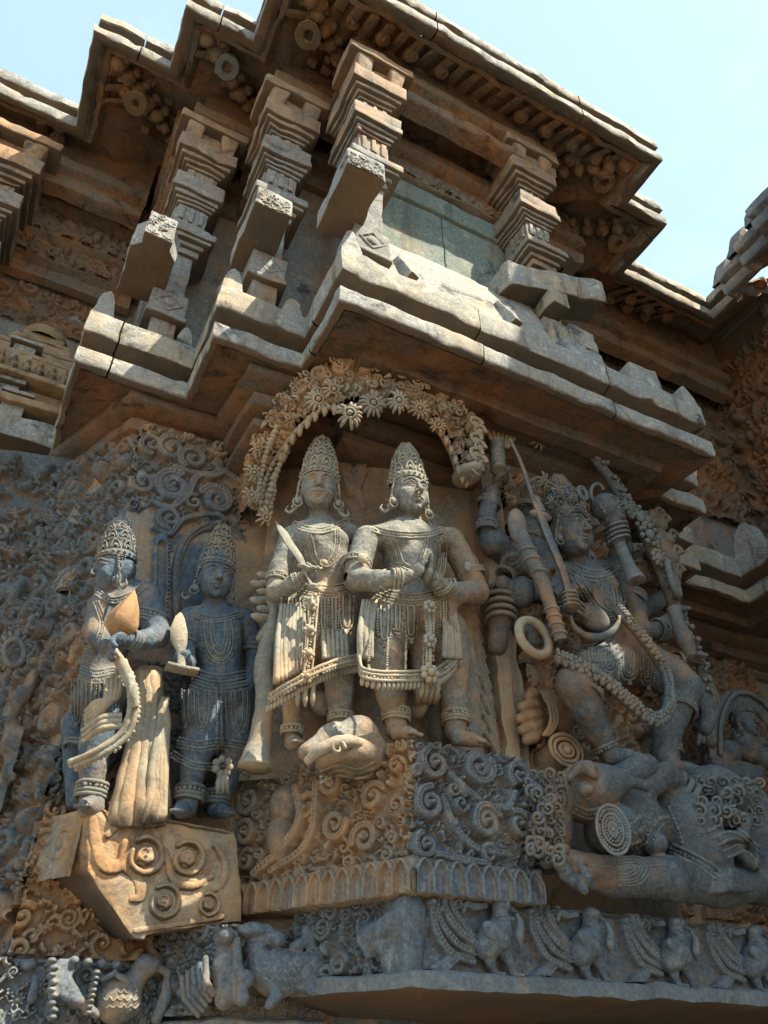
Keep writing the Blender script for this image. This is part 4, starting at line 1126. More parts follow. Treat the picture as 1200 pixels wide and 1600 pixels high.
# ================================================================== niche on the corner: two standing figures
UPZ = np.array([0, 0, 1.0])
def guardian_left():
    o = thing('stone_figure', 'moustached carved figure raising a curved dagger, left of the pair in the lit niche', 'statue', at_b(495, 1165, 2.42), 'pair of figures in the arched niche')
    F = Fig(2.34, at_b(400, 1200, 2.34) - [0.05, 0.30, 0.05], (1.30, 2.66, 3.95), 0.0026)
    S = F.S
    # torso
    F.ell(497, 852, 0.02, 44, 0.085, 44, k=0.03); F.ell(480, 845, -0.02, 24, 0.06, 20, k=0.03); F.ell(520, 845, -0.02, 24, 0.06, 20, k=0.03)
    F.chain([(508, 880, 0.02, 36), (515, 905, 0.02, 32)], 0.03)
    F.ell(508, 945, 0.03, 48, 0.09, 34, k=0.03)
    F.chain([(500, 800, 0.03, 17), (500, 822, 0.03, 19)], 0.02)
    F.chain([(456, 838, 0.03, 17), (500, 826, 0.03, 17), (545, 834, 0.03, 17)], 0.03)
    # arm and hand with the dagger
    F.chain([(453, 842, 0.02, 17), (436, 890, 0.02, 15.5), (430, 925, 0.0, 14.5)], 0.012)
    F.chain([(430, 927, 0.0, 15), (455, 915, -0.06, 12.5), (470, 904, -0.10, 10.5)], 0.01)
    hand(F, (479, 897, -0.12), (0.55, -0.2, 0.75), (0.75, -0.5, -0.3), (-0.5, -0.6, 0.55), 1.0, 0.95, 0.02, True)
    # kilt mass and legs
    F.chain([(478, 965, 0.04, 42), (480, 1000, 0.04, 42)], 0.03); F.chain([(520, 960, 0.04, 40), (525, 1000, 0.04, 38)], 0.03)
    F.chain([(462, 985, 0.05, 24), (458, 1040, 0.05, 20), (455, 1090, 0.06, 15), (456, 1150, 0.06, 12)], 0.01)
    F.chain([(526, 990, 0.02, 31), (529, 1040, 0.0, 26), (530, 1085, 0.0, 22), (533, 1128, 0.01, 16), (534, 1140, 0.01, 17)], 0.01)
    foot(F, 456, 1160, 0.05, (-0.1, -1, -0.05), 0.85); foot(F, 534, 1146, -0.02, (0.1, -1, -0.05), 1.0)
    hd = head(F, 498, 768, -0.02, 27.5, yaw=-0.36, pitch=0.04, moust=True)
    hair_cap(F, hd)
    body = F.body(o)
    crown(F, hd, o, 2.9, 'cone')
    # collar, long necklace, chest band
    F.band([(458, 818), (476, 826), (498, 829), (522, 824), (545, 812)], 2.0, 3)
    F.band([(480, 832), (486, 850), (490, 868), (498, 880), (508, 883), (517, 878), (524, 862), (527, 846), (527, 828)], 1.8, 3)
    c = F.S.hit(507, 880, 2.4); F.orn.ball(c, (0.016, 0.012, 0.016)); F.ring(507, 880, c[1] - F.b0 - 0.004, (0, -1, 0.1), 7, 0.003, 1)
    F.cord([(465, 872), (480, 880), (498, 888), (520, 886), (545, 872)], 0.0045); F.cord([(528, 890), (540, 880), (552, 868)], 0.004, False)
    # armlet and bracelet, anklets
    F.ring(433, 905, 0.01, (0.12, 0, 1), 17, 0.0045, 3, beads=True); F.ring(462, 909, -0.08, (0.8, -0.5, 0.4), 13, 0.004, 3, beads=True)
    F.ring(456, 1142, 0.06, UPZ, 16, 0.006, 3, 1.8, beads=True); F.ring(533, 1122, 0.01, UPZ, 19.5, 0.006, 3, 1.8, beads=True)
    # belt
    F.band([(468, 916), (490, 922), (510, 925), (530, 923), (550, 917)], 2.2, 5)
    for x in (500, 526): 
        c = F.S.hit(x, 923, 2.4); F.orn.ball(c, (0.014, 0.010, 0.014), nu=10)
    # hanging pearl loops
    for x0, x1, y0, y1 in ((440, 456, 935, 1010), (458, 474, 932, 1000), (497, 512, 934, 990), (514, 530, 934, 990), (531, 552, 930, 985), (476, 494, 934, 985), (448, 466, 945, 1022)):
        F.uloop(x0, x1, y0, y1, 2, 2.5, 5.0, lift=0.007)
    for x in (505, 522, 450): 
        F.band([(x, 935), (x + 1, 960), (x, 990), (x - 1, 1005)], 1.5, 3)
        c = F.S.hit(x, 1005, 2.42); F.orn.ball(c, (0.014, 0.012, 0.018))
    F.done(o)
    # jewelled sash across the knees and hem
    sh = MB()
    for i, oo in enumerate((-6, -2, 2, 6)):
        P = smooth_line([at_b(x, y + oo, b - .08) for x, y, b in ((420, 1092, 2.36), (455, 1072, 2.30), (490, 1052, 2.28), (530, 1036, 2.28), (560, 1030, 2.30))], 8)
        sh.beads(P, 0.0065) if i % 2 else sh.tube(P, 0.0065, 7)
    P = smooth_line([at_b(x, y + 11, b - .08) for x, y, b in ((420, 1092, 2.36), (455, 1072, 2.31), (490, 1052, 2.30), (530, 1036, 2.30), (560, 1030, 2.32))], 8)
    for p in resample(P, 0.013): sh.ball(p + [0, 0.01, -0.006], (0.007, 0.012, 0.014))
    for k_, (x0, y0, x1, y1) in enumerate(((492, 930, 480, 1060), (497, 935, 486, 1062), (488, 932, 474, 1058))):
        P = smooth_line([at_b(x0, y0, 2.23), at_b((x0 + x1) / 2, (y0 + y1) / 2, 2.21), at_b(x1, y1, 2.21)], 8); sh.beads(P, 0.007) if k_ == 0 else sh.tube(P, 0.005, 6)
    for y in (945, 985, 1022, 1058):
        c = at_b(487 - (y - 930) * 0.06, y, 2.205)
        for t in np.linspace(0, 6.28, 7)[:-1]: sh.ball(c + [0.016 * math.cos(t), 0, 0.014 * math.sin(t)], (0.010, 0.008, 0.010))
        sh.ball(c + [0, -0.008, 0], 0.011)
    for x in (466, 478, 490): sh.tube([at_b(x, 1066, 2.23), at_b(x - 2, 1092, 2.24), at_b(x - 1, 1104, 2.24)], [0.008, 0.010, 0.004], 7)
    for k in range(8):
        x0 = 440 + 5 * k; x1 = 432 + 6.5 * k
        sh.tube(smooth_line([at_b(x0, 945, 2.30), at_b((x0 + x1) / 2 - 2, 1000, 2.26 + .006 * (k % 2)), at_b(x1, 1068 - 3 * k, 2.25)], 8), [0.007, 0.011, 0.013], 6)
    for k in range(6):
        x0 = 505 + 7 * k; sh.tube(smooth_line([at_b(x0, 985, 2.27), at_b(x0 + 1, 1010, 2.24), at_b(x0 + 2, 1030, 2.23)], 6), [0.007, 0.010, 0.010], 6)
    sh.build('sash', M_FIG, o, 0.001, 60, sharp=None)
    # dagger: separate thing held in the hand
    d = tag(MB_dagger([(489, 917, -0.16), (479, 898, -0.15), (468, 872, -0.15), (453, 850, -0.13), (440, 828, -0.10), (431, 814, -0.08)]), 'short curved stone dagger raised in the fist of the left niche figure', 'dagger')
    return o
def MB_dagger(pts):
    m = MB(); P = smooth_line([at_b(x, y, 2.34 + d) for x, y, d in pts], 8)
    q = mpp(P[0]); n = len(P); w = []
    for i in range(n):
        t = i / (n - 1)
        w.append(q * (3.5 if t < 0.30 else 7.5 + 3.0 * math.sin((t - 0.3) / 0.7 * math.pi) if t < 0.80 else 9.0 * (1 - (t - 0.8) / 0.2 * 0.93)))
    m.tube(P, w, 10, flat=(0.35, -1, 0.3))
    for k, r in ((0, 9), (2, 7), (4, 4)): m.ball(P[0] + (P[0] - P[8]) * 0.08 * k, (r * q, r * q, r * q * 0.55), nu=14, nv=8)
    g0 = P[int(n * 0.3)]; m.ball(g0, (11 * q, 6 * q, 4 * q), nu=12, nv=7)
    return m.build('dagger', M_FIG, None, 0.001, 60, sharp=60)
def guardian_right():
    o = thing('stone_figure', 'carved figure with palms pressed together, right of the pair in the lit niche', 'statue', at_b(640, 1155, 2.2), 'pair of figures in the arched niche')
    F = Fig(2.2, at_b(548, 1200, 2.2) - [0.05, 0.34, 0.05], (1.82, 2.52, 4.0), 0.0026)
    S = F.S
    F.ell(640, 850, 0.02, 52, 0.09, 44, k=0.03); F.ell(617, 842, -0.03, 26, 0.06, 20, k=0.03); F.ell(664, 846, -0.03, 26, 0.06, 20, k=0.03)
    F.chain([(640, 885, 0.02, 42), (642, 912, 0.02, 38)], 0.03)
    F.ell(640, 955, 0.03, 56, 0.10, 38, k=0.03)
    F.chain([(641, 805, 0.03, 17.5), (640, 828, 0.03, 20)], 0.02)
    F.chain([(578, 842, 0.03, 20), (640, 832, 0.03, 18), (700, 844, 0.03, 20)], 0.03)
    F.chain([(574, 842, 0.01, 21), (560, 880, 0.0, 20), (557, 906, -0.02, 19)], 0.012)
    F.chain([(557, 906, -0.02, 19.5), (590, 908, -0.09, 17), (622, 904, -0.14, 12.5), (636, 900, -0.15, 12)], 0.01)
    F.chain([(705, 846, 0.03, 21), (728, 885, 0.03, 20), (744, 924, 0.02, 19.5)], 0.012)
    F.chain([(744, 926, 0.02, 20), (715, 927, -0.06, 17), (690, 916, -0.11, 12.5), (680, 908, -0.13, 12)], 0.01)
    # palms pressed together, fingers up and forward
    hand(F, (652, 892, -0.165), (0.25, -0.35, 0.9), (1, 0.1, -0.2), (-0.1, 0.9, 0.5), 1.05, 0.04, 0.03)
    hand(F, (668, 896, -0.160), (-0.05, -0.35, 0.9), (-1, 0.1, 0.1), (0.1, 0.9, 0.5), 1.05, 0.04, 0.03)
    F.chain([(610, 965, 0.03, 42), (606, 995, 0.03, 38)], 0.03); F.chain([(675, 965, 0.03, 42), (690, 1000, 0.04, 34)], 0.03)
    F.chain([(600, 985, 0.0, 34), (604, 1030, 0.0, 31), (608, 1062, 0.0, 25), (612, 1090, 0.0, 23), (618, 1124, 0.01, 17), (620, 1140, 0.01, 18)], 0.01)
    F.chain([(696, 985, 0.05, 34), (706, 1030, 0.05, 29), (708, 1065, 0.05, 25), (710, 1095, 0.05, 22), (712, 1128, 0.05, 17), (712, 1142, 0.05, 18)], 0.01)
    foot(F, 622, 1146, -0.02, (0.25, -1, -0.05), 0.95); foot(F, 716, 1152, 0.02, (0.9, -0.7, -0.05), 0.95)
    # backward hanging cloth mass between the legs
    F.chain([(655, 1000, 0.06, 20), (655, 1050, 0.07, 12)], 0.02)
    hd = head(F, 640, 776, -0.02, 27.5, yaw=0.02, pitch=0.02)
    hair_cap(F, hd)
    F.body(o)
    crown(F, hd, o, 2.7, 'tier', lean=-0.15)
    F.band([(582, 826), (604, 832), (640, 836), (672, 834), (690, 828)], 2.0, 3)
    F.band([(612, 838), (620, 858), (628, 880), (640, 888)], 1.7, 3); F.band([(690, 838), (692, 860), (690, 885), (684, 905)], 1.7, 4); F.band([(668, 838), (664, 858), (660, 872)], 1.7, 2)
    F.cord([(598, 886), (615, 880), (632, 880)], 0.005); F.cord([(598, 892), (615, 886), (632, 886)], 0.004, False)
    F.ring(558, 882, 0.0, (0.25, 0, 1), 22, 0.005, 3, beads=True); F.ring(735, 897, 0.03, (-0.35, 0, 1), 22, 0.005, 3, beads=True)
    c = at_b(566, 872, 2.13); F.orn.ball(c, (0.02, 0.01, 0.022)); c = at_b(731, 885, 2.16); F.orn.ball(c, (0.02, 0.01, 0.022))
    for dx in (0, 7): F.ring(617 + dx, 904, -0.135 - dx * 0.001, (1, -0.35, 0.1), 15, 0.0055, 2)
    for dx in (0, 7): F.ring(692 + dx, 917, -0.105 + dx * 0.002, (1, 0.6, -0.5), 15.5, 0.0055, 2)
    F.ring(619, 1118, 0.01, UPZ, 20.5, 0.0065, 4, 1.8, beads=True); F.ring(712, 1122, 0.05, UPZ, 20.5, 0.0065, 4, 1.8, beads=True)
    F.band([(590, 926), (615, 934), (645, 938), (672, 934), (692, 926)], 2.2, 5)
    for x0, x1, y0, y1 in ((568, 590, 942, 1000), (590, 612, 946, 1004), (613, 630, 946, 990), (632, 652, 946, 998), (668, 684, 946, 1004), (688, 702, 940, 1000), (574, 586, 944, 986)):
        F.uloop(x0, x1, y0, y1, 3, 2.3, 5.0, lift=0.007)
    F.done(o)
    sk = MB()
    # open outer hem hanging round the knees
    hem = [(562, 1012, 2.16), (562, 1040, 2.12), (566, 1056, 2.08), (590, 1062, 2.06), (620, 1063, 2.06), (650, 1062, 2.07), (680, 1058, 2.08), (700, 1046, 2.11), (711, 1030, 2.15), (706, 1000, 2.18), (696, 968, 2.20), (688, 945, 2.2)]
    for i, oo in enumerate((-7, -3, 1)):
        P = smooth_line([at_b(x + (oo if x > 690 else 0), y + (oo if x < 705 else 0), b) for x, y, b in hem], 8)
        sk.beads(P, 0.0065) if i == 1 else sk.tube(P, 0.006, 7)
    P = smooth_line([at_b(x, y + 6, b + 0.01) for x, y, b in hem[2:10]], 8)
    for p in resample(P, 0.018): sk.ball(p + [0, 0.0, -0.006], (0.0085, 0.012, 0.016))
    P = smooth_line([at_b(x, y - 13, b) for x, y, b in hem[1:8]], 8); sk.tube(P, 0.006, 7)
    for dx in (-5, 0, 5):
        P = smooth_line([at_b(668 + dx, 940, 2.10), at_b(672 + dx, 980, 2.07), at_b(672 + dx, 1020, 2.06), at_b(672 + dx, 1052, 2.06)], 8); sk.beads(P, 0.0065) if dx else sk.tube(P, 0.008, 6)
    for y, r in ((948, 0.018), (1000, 0.018), (1052, 0.024)):
        c = at_b(672, y, 2.045)
        for t in np.linspace(0, 6.28, 8)[:-1]: sk.ball(c + [r * math.cos(t), 0, r * math.sin(t)], (r * .55, r * .5, r * .55))
        sk.ball(c + [0, -0.01, 0], r * 0.6, nu=10, nv=6)
    for x in (660, 668, 676, 684): sk.tube([at_b(x, 1060, 2.08), at_b(x - 1, 1078, 2.09), at_b(x - 3, 1090, 2.10)], [0.009, 0.012, 0.004], 7)
    for dx in (0, 6): sk.tube(smooth_line([at_b(700 + dx, 950, 2.19), at_b(716 + dx, 985, 2.22), at_b(722 + dx, 1015, 2.22), at_b(712 + dx, 1040, 2.17)], 8), 0.006, 6)
    for x0, x1, k in [(568 + 5 * i, 563 + 4 * i, i) for i in range(5)] + [(690 + 4 * i, 694 + 6 * i, i) for i in range(5)]:
        P = smooth_line([at_b(x0, 938, 2.17), at_b((x0 + x1) / 2 + (3 if x0 > 650 else -3), 985, 2.13 + .006 * (k % 2)), at_b(x1, 1030, 2.14 + .006 * (k % 2))], 8); sk.tube(P, [0.007, 0.011, 0.013], 6)
    for i in range(11):
        x = 578 + i * 9.5
        P = smooth_line([at_b(x, 996 + 6 * math.sin(i), 2.12), at_b(x - 1, 1025, 2.085), at_b(x - 2, 1052, 2.07)], 6); sk.beads(P, 0.0055) if i % 3 == 0 else None
    sk.build('skirt_hem', M_FIG, o, 0.001, 60, sharp=None)
    return o
guardian_left(); guardian_right()

# ================================================================== arched canopy over the pair
def strip_map(lo, up, n=None):
    """bilinear strip between two space curves; u in 0..1 along, v in 0..1 across, h outward along the strip normal"""
    lo = resample(smooth_line(lo, 6), 0.01); up = resample(smooth_line(up, 6), 0.01)
    tl = np.linspace(0, 1, len(lo)); tu = np.linspace(0, 1, len(up))
    def f(U, V, H):
        a = np.stack([np.interp(U, tl, lo[:, k]) for k in range(3)], -1); b = np.stack([np.interp(U, tu, up[:, k]) for k in range(3)], -1)
        e = 0.01
        a2 = np.stack([np.interp(np.clip(U + e, 0, 1), tl, lo[:, k]) for k in range(3)], -1); b2 = np.stack([np.interp(np.clip(U + e, 0, 1), tu, up[:, k]) for k in range(3)], -1)
        a1 = np.stack([np.interp(np.clip(U - e, 0, 1), tl, lo[:, k]) for k in range(3)], -1); b1 = np.stack([np.interp(np.clip(U - e, 0, 1), tu, up[:, k]) for k in range(3)], -1)
        du = (a2 * (1 - V[..., None]) + b2 * V[..., None]) - (a1 * (1 - V[..., None]) + b1 * V[..., None]); dv = b - a
        n_ = np.cross(du, dv); n_ /= np.linalg.norm(n_, axis=-1, keepdims=True) + 1e-9
        return a * (1 - V[..., None]) + b * V[..., None] + n_ * H[..., None]
    return f
class StripRelief(Relief):
    """relief drawn in metres on a strip of length L and width W, built through strip_map"""
    def __init__(s, L, W, res=0.004): super().__init__(0, L, 0, W, res); s.L = L; s.W = W
    def make(s, name, mat, lo, up, parent=None, **k):
        f = strip_map(lo, up); return s.build(name, mat, lambda U, V, H: f(U / s.L, V / s.W, H), parent, **k)
canopy = thing('arched_canopy', 'deeply carved scrolled stone arch with flower bosses hanging over the pair of figures', 'canopy', at_b(610, 640, 2.2))
lo_px = [(408, 800, 2.50), (418, 745, 2.42), (442, 700, 2.32), (470, 665, 2.22), (505, 636, 2.14), (545, 632, 2.06), (590, 624, 2.04), (640, 628, 2.03), (680, 658, 2.04), (706, 700, 2.07), (722, 742, 2.12), (738, 748, 2.18)]
up_px = [(384, 790, 2.60), (392, 725, 2.52), (415, 670, 2.42), (445, 622, 2.32), (485, 585, 2.22), (535, 566, 2.14), (590, 568, 2.10), (645, 582, 2.08), (695, 608, 2.08), (728, 640, 2.10), (742, 690, 2.14), (750, 742, 2.20)]
lo_px = [(x, y, b + 0.07) for x, y, b in lo_px]; up_px = [(x, y, b + 0.05) for x, y, b in up_px]
LO = [at_b(*p) for p in lo_px]; UP = [at_b(*p) for p in up_px]
back_lo = [p + np.array([0.0, 0.0, 0.0]) for p in [at_b(x, y - 14, b + 0.26) for x, y, b in lo_px]]
rr_ = random.Random(3)
R = StripRelief(1.75, 0.24, 0.0035)
R.H += 0.004
tk = []
for i in range(15):                                        # outer row of big scrolls along the arch
    u = 0.30 + i * 0.098; rad = 0.047 if u > 0.5 else 0.035
    R.scroll((u, 0.178), rad * rr_.uniform(.8, 1.1), rr_.uniform(0, 6), 1 if i % 2 else -1, rr_.uniform(1.2, 1.8), rr_.uniform(.04, .065), 0.28); tk.append((u, 0.178, rad))
R.fill(rr_, 260, 0.014, 0.032, h=0.045, taken=tk, gap=0.8)
for i in range(60): R.blob((0.01 + i * 0.029, 0.012), 0.012, 0.014, 0, 0.03); R.blob((0.01 + i * 0.029, 0.231), 0.010, 0.010, 0, 0.03)
R.make('scroll_band', M_OCH, LO, UP, canopy)
R = StripRelief(1.75, 0.3, 0.008); R.H += 0.003
for i in range(6): R.stroke([(0.1, 0.05 * i + 0.02), (1.65, 0.05 * i + 0.02)], 0.012, 0.006)
R.make('arch_underside', M_OCH, back_lo, LO, canopy)
top = [p + np.array([0.02, 0.30, 0.02]) for p in UP]
R = StripRelief(1.75, 0.3, 0.01); R.fill(rr_, 80, 0.02, 0.04, h=0.02); R.make('arch_top', M_SOFF, UP, top, canopy)
def flower(mb, c, r, n=14, nrm_=(0, -1, -0.3), sp=1.0):
    """open lotus boss: two rings of petals round a ring and a bud"""
    ax = nrm(nrm_); e1 = nrm(np.cross(ax, [0.1, 0.2, 1])); e2 = np.cross(ax, e1); c = np.asarray(c)
    for i in range(n):
        if RNG.random() < 0.10: continue
        a = 2 * math.pi * (i + RNG.uniform(-.15, .15)) / n; rk = RNG.uniform(.85, 1.1); r_ = r; r = r * rk
        d = e1 * math.cos(a) + e2 * math.sin(a)
        mb.tube([c + d * r * 0.35 + ax * r * 0.25, c + d * r * 0.75 + ax * r * 0.28, c + d * r * 1.05 + ax * r * 0.02, c + d * r * 1.12 - ax * r * 0.15], [r * 0.10, r * 0.16, r * 0.13, r * 0.05], 6); r = r_
    a = np.linspace(0, 2 * math.pi, 20)
    mb.tube(c + ax * r * 0.34 + np.outer(np.cos(a), e1) * r * 0.42 + np.outer(np.sin(a), e2) * r * 0.42, r * 0.12, 6, cap=False)
    mb.ball(c + ax * r * 0.35, r * 0.24)
fl = []
for (x, y, b, rpx, n) in ((497, 626, 2.14, 19, 14), (521, 610, 2.08, 17, 12), (545, 648, 1.97, 21, 16), (582, 632, 2.00, 20, 14), (572, 600, 2.06, 14, 12), (622, 628, 1.99, 18, 14), (612, 610, 2.04, 12, 12), (655, 640, 2.0, 16, 12), (648, 612, 2.04, 13, 12), (684, 665, 2.02, 14, 12)):
    c = at_b(x, y, b + 0.06); m = MB(); flower(m, c, rpx * mpp(c), n, (-0.25, -1, -0.35)); m.build('flower_boss', M_FIG if y in (626, 628) else M_OCH, canopy, 0.0015, 50, sharp=None)
m = MB(); fb = strip_map(LO, UP)
for _ in range(70):                                        # free-standing curls that undercut the band
    u = rr_.uniform(0.12, 0.97); v = rr_.uniform(0.2, 0.95); c = fb(np.array([[u]]), np.array([[v]]), np.array([[0.035]]))[0, 0]
    r_ = rr_.uniform(0.012, 0.028); ph = rr_.uniform(0, 6); hd = rr_.choice([-1, 1]); t = np.linspace(0, rr_.uniform(5, 8.5), 20); k_ = r_ * (1 - t / 9.5)
    m.tube(np.stack([c[0] + k_ * np.cos(hd * t + ph), c[1] - t * 0.0015, c[2] + k_ * np.sin(hd * t + ph)], 1), [r_ * .32, r_ * .3, r_ * .15], 6)
for _ in range(40):
    u = rr_.uniform(0.12, 0.97); v = rr_.uniform(0.05, 0.9); c = fb(np.array([[u]]), np.array([[v]]), np.array([[0.03]]))[0, 0]; a_ = rr_.uniform(0, 6.28); L_ = rr_.uniform(0.03, 0.06)
    m.tube([c, c + [L_ * .5 * math.cos(a_), -0.018, L_ * .5 * math.sin(a_)], c + [L_ * math.cos(a_ + .4), -0.006, L_ * math.sin(a_ + .4)]], [0.005, 0.011, 0.002], 6, flat=(0, -1, 0))
m.build('undercut_scrollwork', M_OCH, canopy, 0.002, 40, sharp=None)
m = MB()                                                   # bead garland and tassels along the lower rim
rim = smooth_line([at_b(x, y + 3, b - 0.02) for x, y, b in lo_px], 8)
m.beads(rim, 0.013); m.tube(rim + [0, 0.02, 0.012], 0.011, 7)
for p in resample(rim, 0.045)[6:-2]: m.tube([p, p + [0, -0.004, -0.022], p + [0, 0, -0.045]], [0.012, 0.014, 0.005], 6)
m.build('bead_garland', M_OCH, canopy, 0.001, 50, sharp=None)
m = MB()                                                   # thick strings of buds hanging down on the left side
for pts, r in (([(478, 658), (455, 690), (438, 725), (425, 760), (412, 800)], 0.017), ([(432, 668), (418, 705), (408, 745), (402, 785)], 0.014), ([(425, 742), (428, 770), (420, 798)], 0.013)):
    P = smooth_line([at_b(x, y, 2.30 + (y - 650) * 0.0012) for x, y in pts], 8)
    m.beads(P, r, 1.4)
for i, (x, y) in enumerate(((402, 700), (396, 740), (392, 775), (415, 810))): flower(m, at_b(x, y, 2.42), 0.038, 9)
m.build('bud_string', M_OCH, canopy, 0.0015, 50, sharp=None)
m = MB()                                                   # heavy corner of the arch on the right
for i in range(7):
    c = at_b(738 + (i % 2) * 6, 668 + i * 12, 2.10 + i * 0.006); m.ball(c, (0.035, 0.04, 0.025), nu=10, nv=7); m.tube([c + [0.03 * math.cos(t), -0.035, 0.028 * math.sin(t)] for t in np.linspace(0, 5.2, 14)], [0.011, 0.008, 0.004], 6)
m.ball(at_b(730, 742, 2.16), (0.06, 0.09, 0.03), nu=14, nv=9); m.build('arch_corner', M_FIG, canopy, 0.004, 25, sharp=None)
# carved wall behind the pair: panelled niche back, leaf and curl between the heads
R = Relief(0.0, 1.1, 2.4, 4.0, 0.006)
mpn = seg_map((0.74, 2.80), (1.30, 2.40))
nb = part('niche_panel', temple, (1.1, 2.5, 2.5))
R = Relief(0.80, 1.80, 2.45, 4.05, 0.005)
mapn = lambda U, V, H: np.stack([U, 2.66 - 0.30 * np.clip((U - 0.80) / 0.5, 0, 1) ** 0.8 + 0.05 * np.exp(-((U - 1.45) / 0.2) ** 2) - H, V], -1)
def pxn(x, y, b=2.42): p = at_b(x, y, b); return (p[0], p[2])
R.stroke(smooth_line([pxn(535, 700), pxn(560, 690), pxn(566, 730), pxn(555, 765), pxn(545, 740)], 8), [0.02, 0.03, 0.012], 0.03, groove=0.3)
R.stroke(smooth_line([pxn(570, 790), pxn(556, 750), pxn(540, 700), pxn(548, 670)], 8), [0.015, 0.035, 0.03], 0.028, groove=0.4)
R.scroll(pxn(562, 735), 0.035, 0, 1, 1.4, 0.04)
R.build('panel_relief', M_OCH, mapn, nb)
# feathered leaf slab right of the pair and tree stem on its left
m = MB()
def slab(mb, pts, b, th, taper=1.0):
    P = resample(smooth_line([at_b(x, y, b + (q[2] if len(q) > 2 else 0)) for q in pts for x, y in [q[:2]]], 6), 0.02)
    return P
R = Relief(1.42, 1.76, 2.50, 3.35, 0.004)
for k in range(10):
    t = k / 9; p = pxn(728 + 36 * t, 960 + 215 * t, 2.33)
    R.stroke(smooth_line([(p[0] - 0.03, p[1] + 0.10), (p[0] + 0.03, p[1] + 0.04), (p[0] + 0.075, p[1] - 0.03)], 6), [0.035, 0.03, 0.012], [0.06, 0.055, 0.04], groove=0.25)
R.stroke([pxn(722, 950, 2.33), pxn(735, 1060, 2.33), pxn(735, 1180, 2.33)], [0.05, 0.075, 0.07], 0.06, flat=0.3)
for k in range(4): R.stroke([pxn(748 + k * 3, 1060 + k * 30, 2.33), pxn(760 + k * 3, 1085 + k * 30, 2.33)], 0.009, 0.05, mode='sub')
o = tag(R.build('leafy_stem', M_FIG, lambda U, V, H: np.stack([U, np.full_like(U, 2.375) - H, V], -1), keep=lambda U, V, H: H > 0.004, sink=0.0), 'upright feathered stone leaf with cut slots right of the praying niche figure', 'stone leaf')
m = MB()
P = smooth_line([at_b(*p) for p in ((402, 1000, 2.50), (424, 985, 2.46), (412, 1040, 2.46), (414, 1100, 2.46), (405, 1160, 2.46), (398, 1200, 2.46))], 8)
m.tube(P, [0.012, 0.03, 0.036, 0.036, 0.04, 0.06], 10)
m.tube(smooth_line([at_b(*p) for p in ((424, 985, 2.46), (428, 960, 2.46), (420, 935, 2.46))], 6), [0.03, 0.02, 0.012], 8)
for k in range(6):                                         # overlapping leaves of the little tree
    for j in range(2):
        c = at_b(414 - 10 * (k % 2) + j * 12, 900 + k * 13, 2.47); m.ball(c, (0.035, 0.016, 0.016), nu=10, nv=6)
tag(m.build('carved_tree', M_FIG, None, 0.003, 25, sharp=None), 'smooth stone tree stem with small leaves beside the dagger figure', 'carved tree')
m = MB()                                                   # fist and small shield shapes below the knees
c = at_b(505, 1098, 2.42); m.ball(c, (0.06, 0.04, 0.045), nu=12, nv=8)
m.build('broken_lump', M_FIG, temple, 0.005, 25, sharp=None)
m = MB()
for i in range(4):
    c = at_b(650 + i * 9, 1078, 2.26); m.tube([c, c + [0, -0.02, -0.03], c + [0, 0.0, -0.05]], [0.016, 0.017, 0.013], 7)
m.tube([at_b(660, 1090, 2.28), at_b(652, 1110, 2.30), at_b(648, 1120, 2.32)], [0.035, 0.03, 0.028], 9)
m.build('stone_fist', M_OCH, temple, 0.002, 25, sharp=None)

# ================================================================== pedestal of the pair
ped = thing('stone_pedestal', 'two-faced carved pedestal with scrolls above a band of lotus petals under the niche pair', 'pedestal', (1.16, 2.2, 2.03))
PL, PC, PR = (0.80, 2.78), (1.16, 2.07), (1.605, 2.07)
w = MB(); sweep(w, [PL, PC, PR, (1.605, 2.4)], [(0.10, 2.02), (0.02, 2.03), (0.0, 2.04), (0.0, 2.112), (0.015, 2.125), (0.035, 2.13), (0.035, 2.43), (0.03, 2.452), (0.05, 2.46), (0.5, 2.47)], 0.03)
w.build('pedestal_core', M_OCH, ped, 0.005, 10)
def ped_face(p, q, seed, mat, L):
    m_ = seg_map(p, q); d = nrm(np.array(q) - np.array(p)); n_ = np.array([d[1], -d[0]])
    R = Relief(0.0, L, 2.115, 2.475, 0.0032); rr = random.Random(seed)
    R.H += 0.002
    return R, (lambda U, V, H: m_(U, V, H - 0.032)), rr
Lr = PR[0] - PC[0]
R, mf, rr = ped_face(PC, PR, 4, M_FRZ, Lr)
tk = []
def S_(x, y, rad, a0, hd, tn, h=0.062, wd=0.26):
    p = at_b(x, y, 2.08); R.scroll((p[0] - PC[0], p[2]), rad, a0, hd, tn, h, wd); tk.append((p[0] - PC[0], p[2], rad))
S_(676, 1195, 0.055, 2.0, 1, 1.4); S_(745, 1200, 0.062, 0.5, -1, 1.7); S_(668, 1256, 0.055, 1.5, 1, 1.5); S_(756, 1284, 0.060, 0.5, 1, 1.7); S_(662, 1322, 0.042, 2, 1, 1.4)
S_(808, 1290, 0.050, 2.0, -1, 1.5); S_(808, 1212, 0.05, 4.0, -1, 1.4); S_(760, 1335, 0.035, 0, 1, 1.4); S_(716, 1258, 0.03, 0, -1, 1.3)
for P in ([(690, 1250), (705, 1290), (740, 1325), (790, 1335)], [(800, 1240), (790, 1262), (770, 1262)], [(700, 1210), (725, 1235), (745, 1250)], [(680, 1335), (720, 1345), (760, 1350)]):
    Q = smooth_line([(at_b(x, y, 2.08)[0] - PC[0], at_b(x, y, 2.08)[2]) for x, y in P], 8); R.stroke(Q, [0.012, 0.018, 0.012], 0.055, groove=0.35)
R.fill(rr, 220, 0.011, 0.024, h=0.045, taken=tk, gap=0.85)
R.build('scroll_panel', M_FRZ, mf, ped)
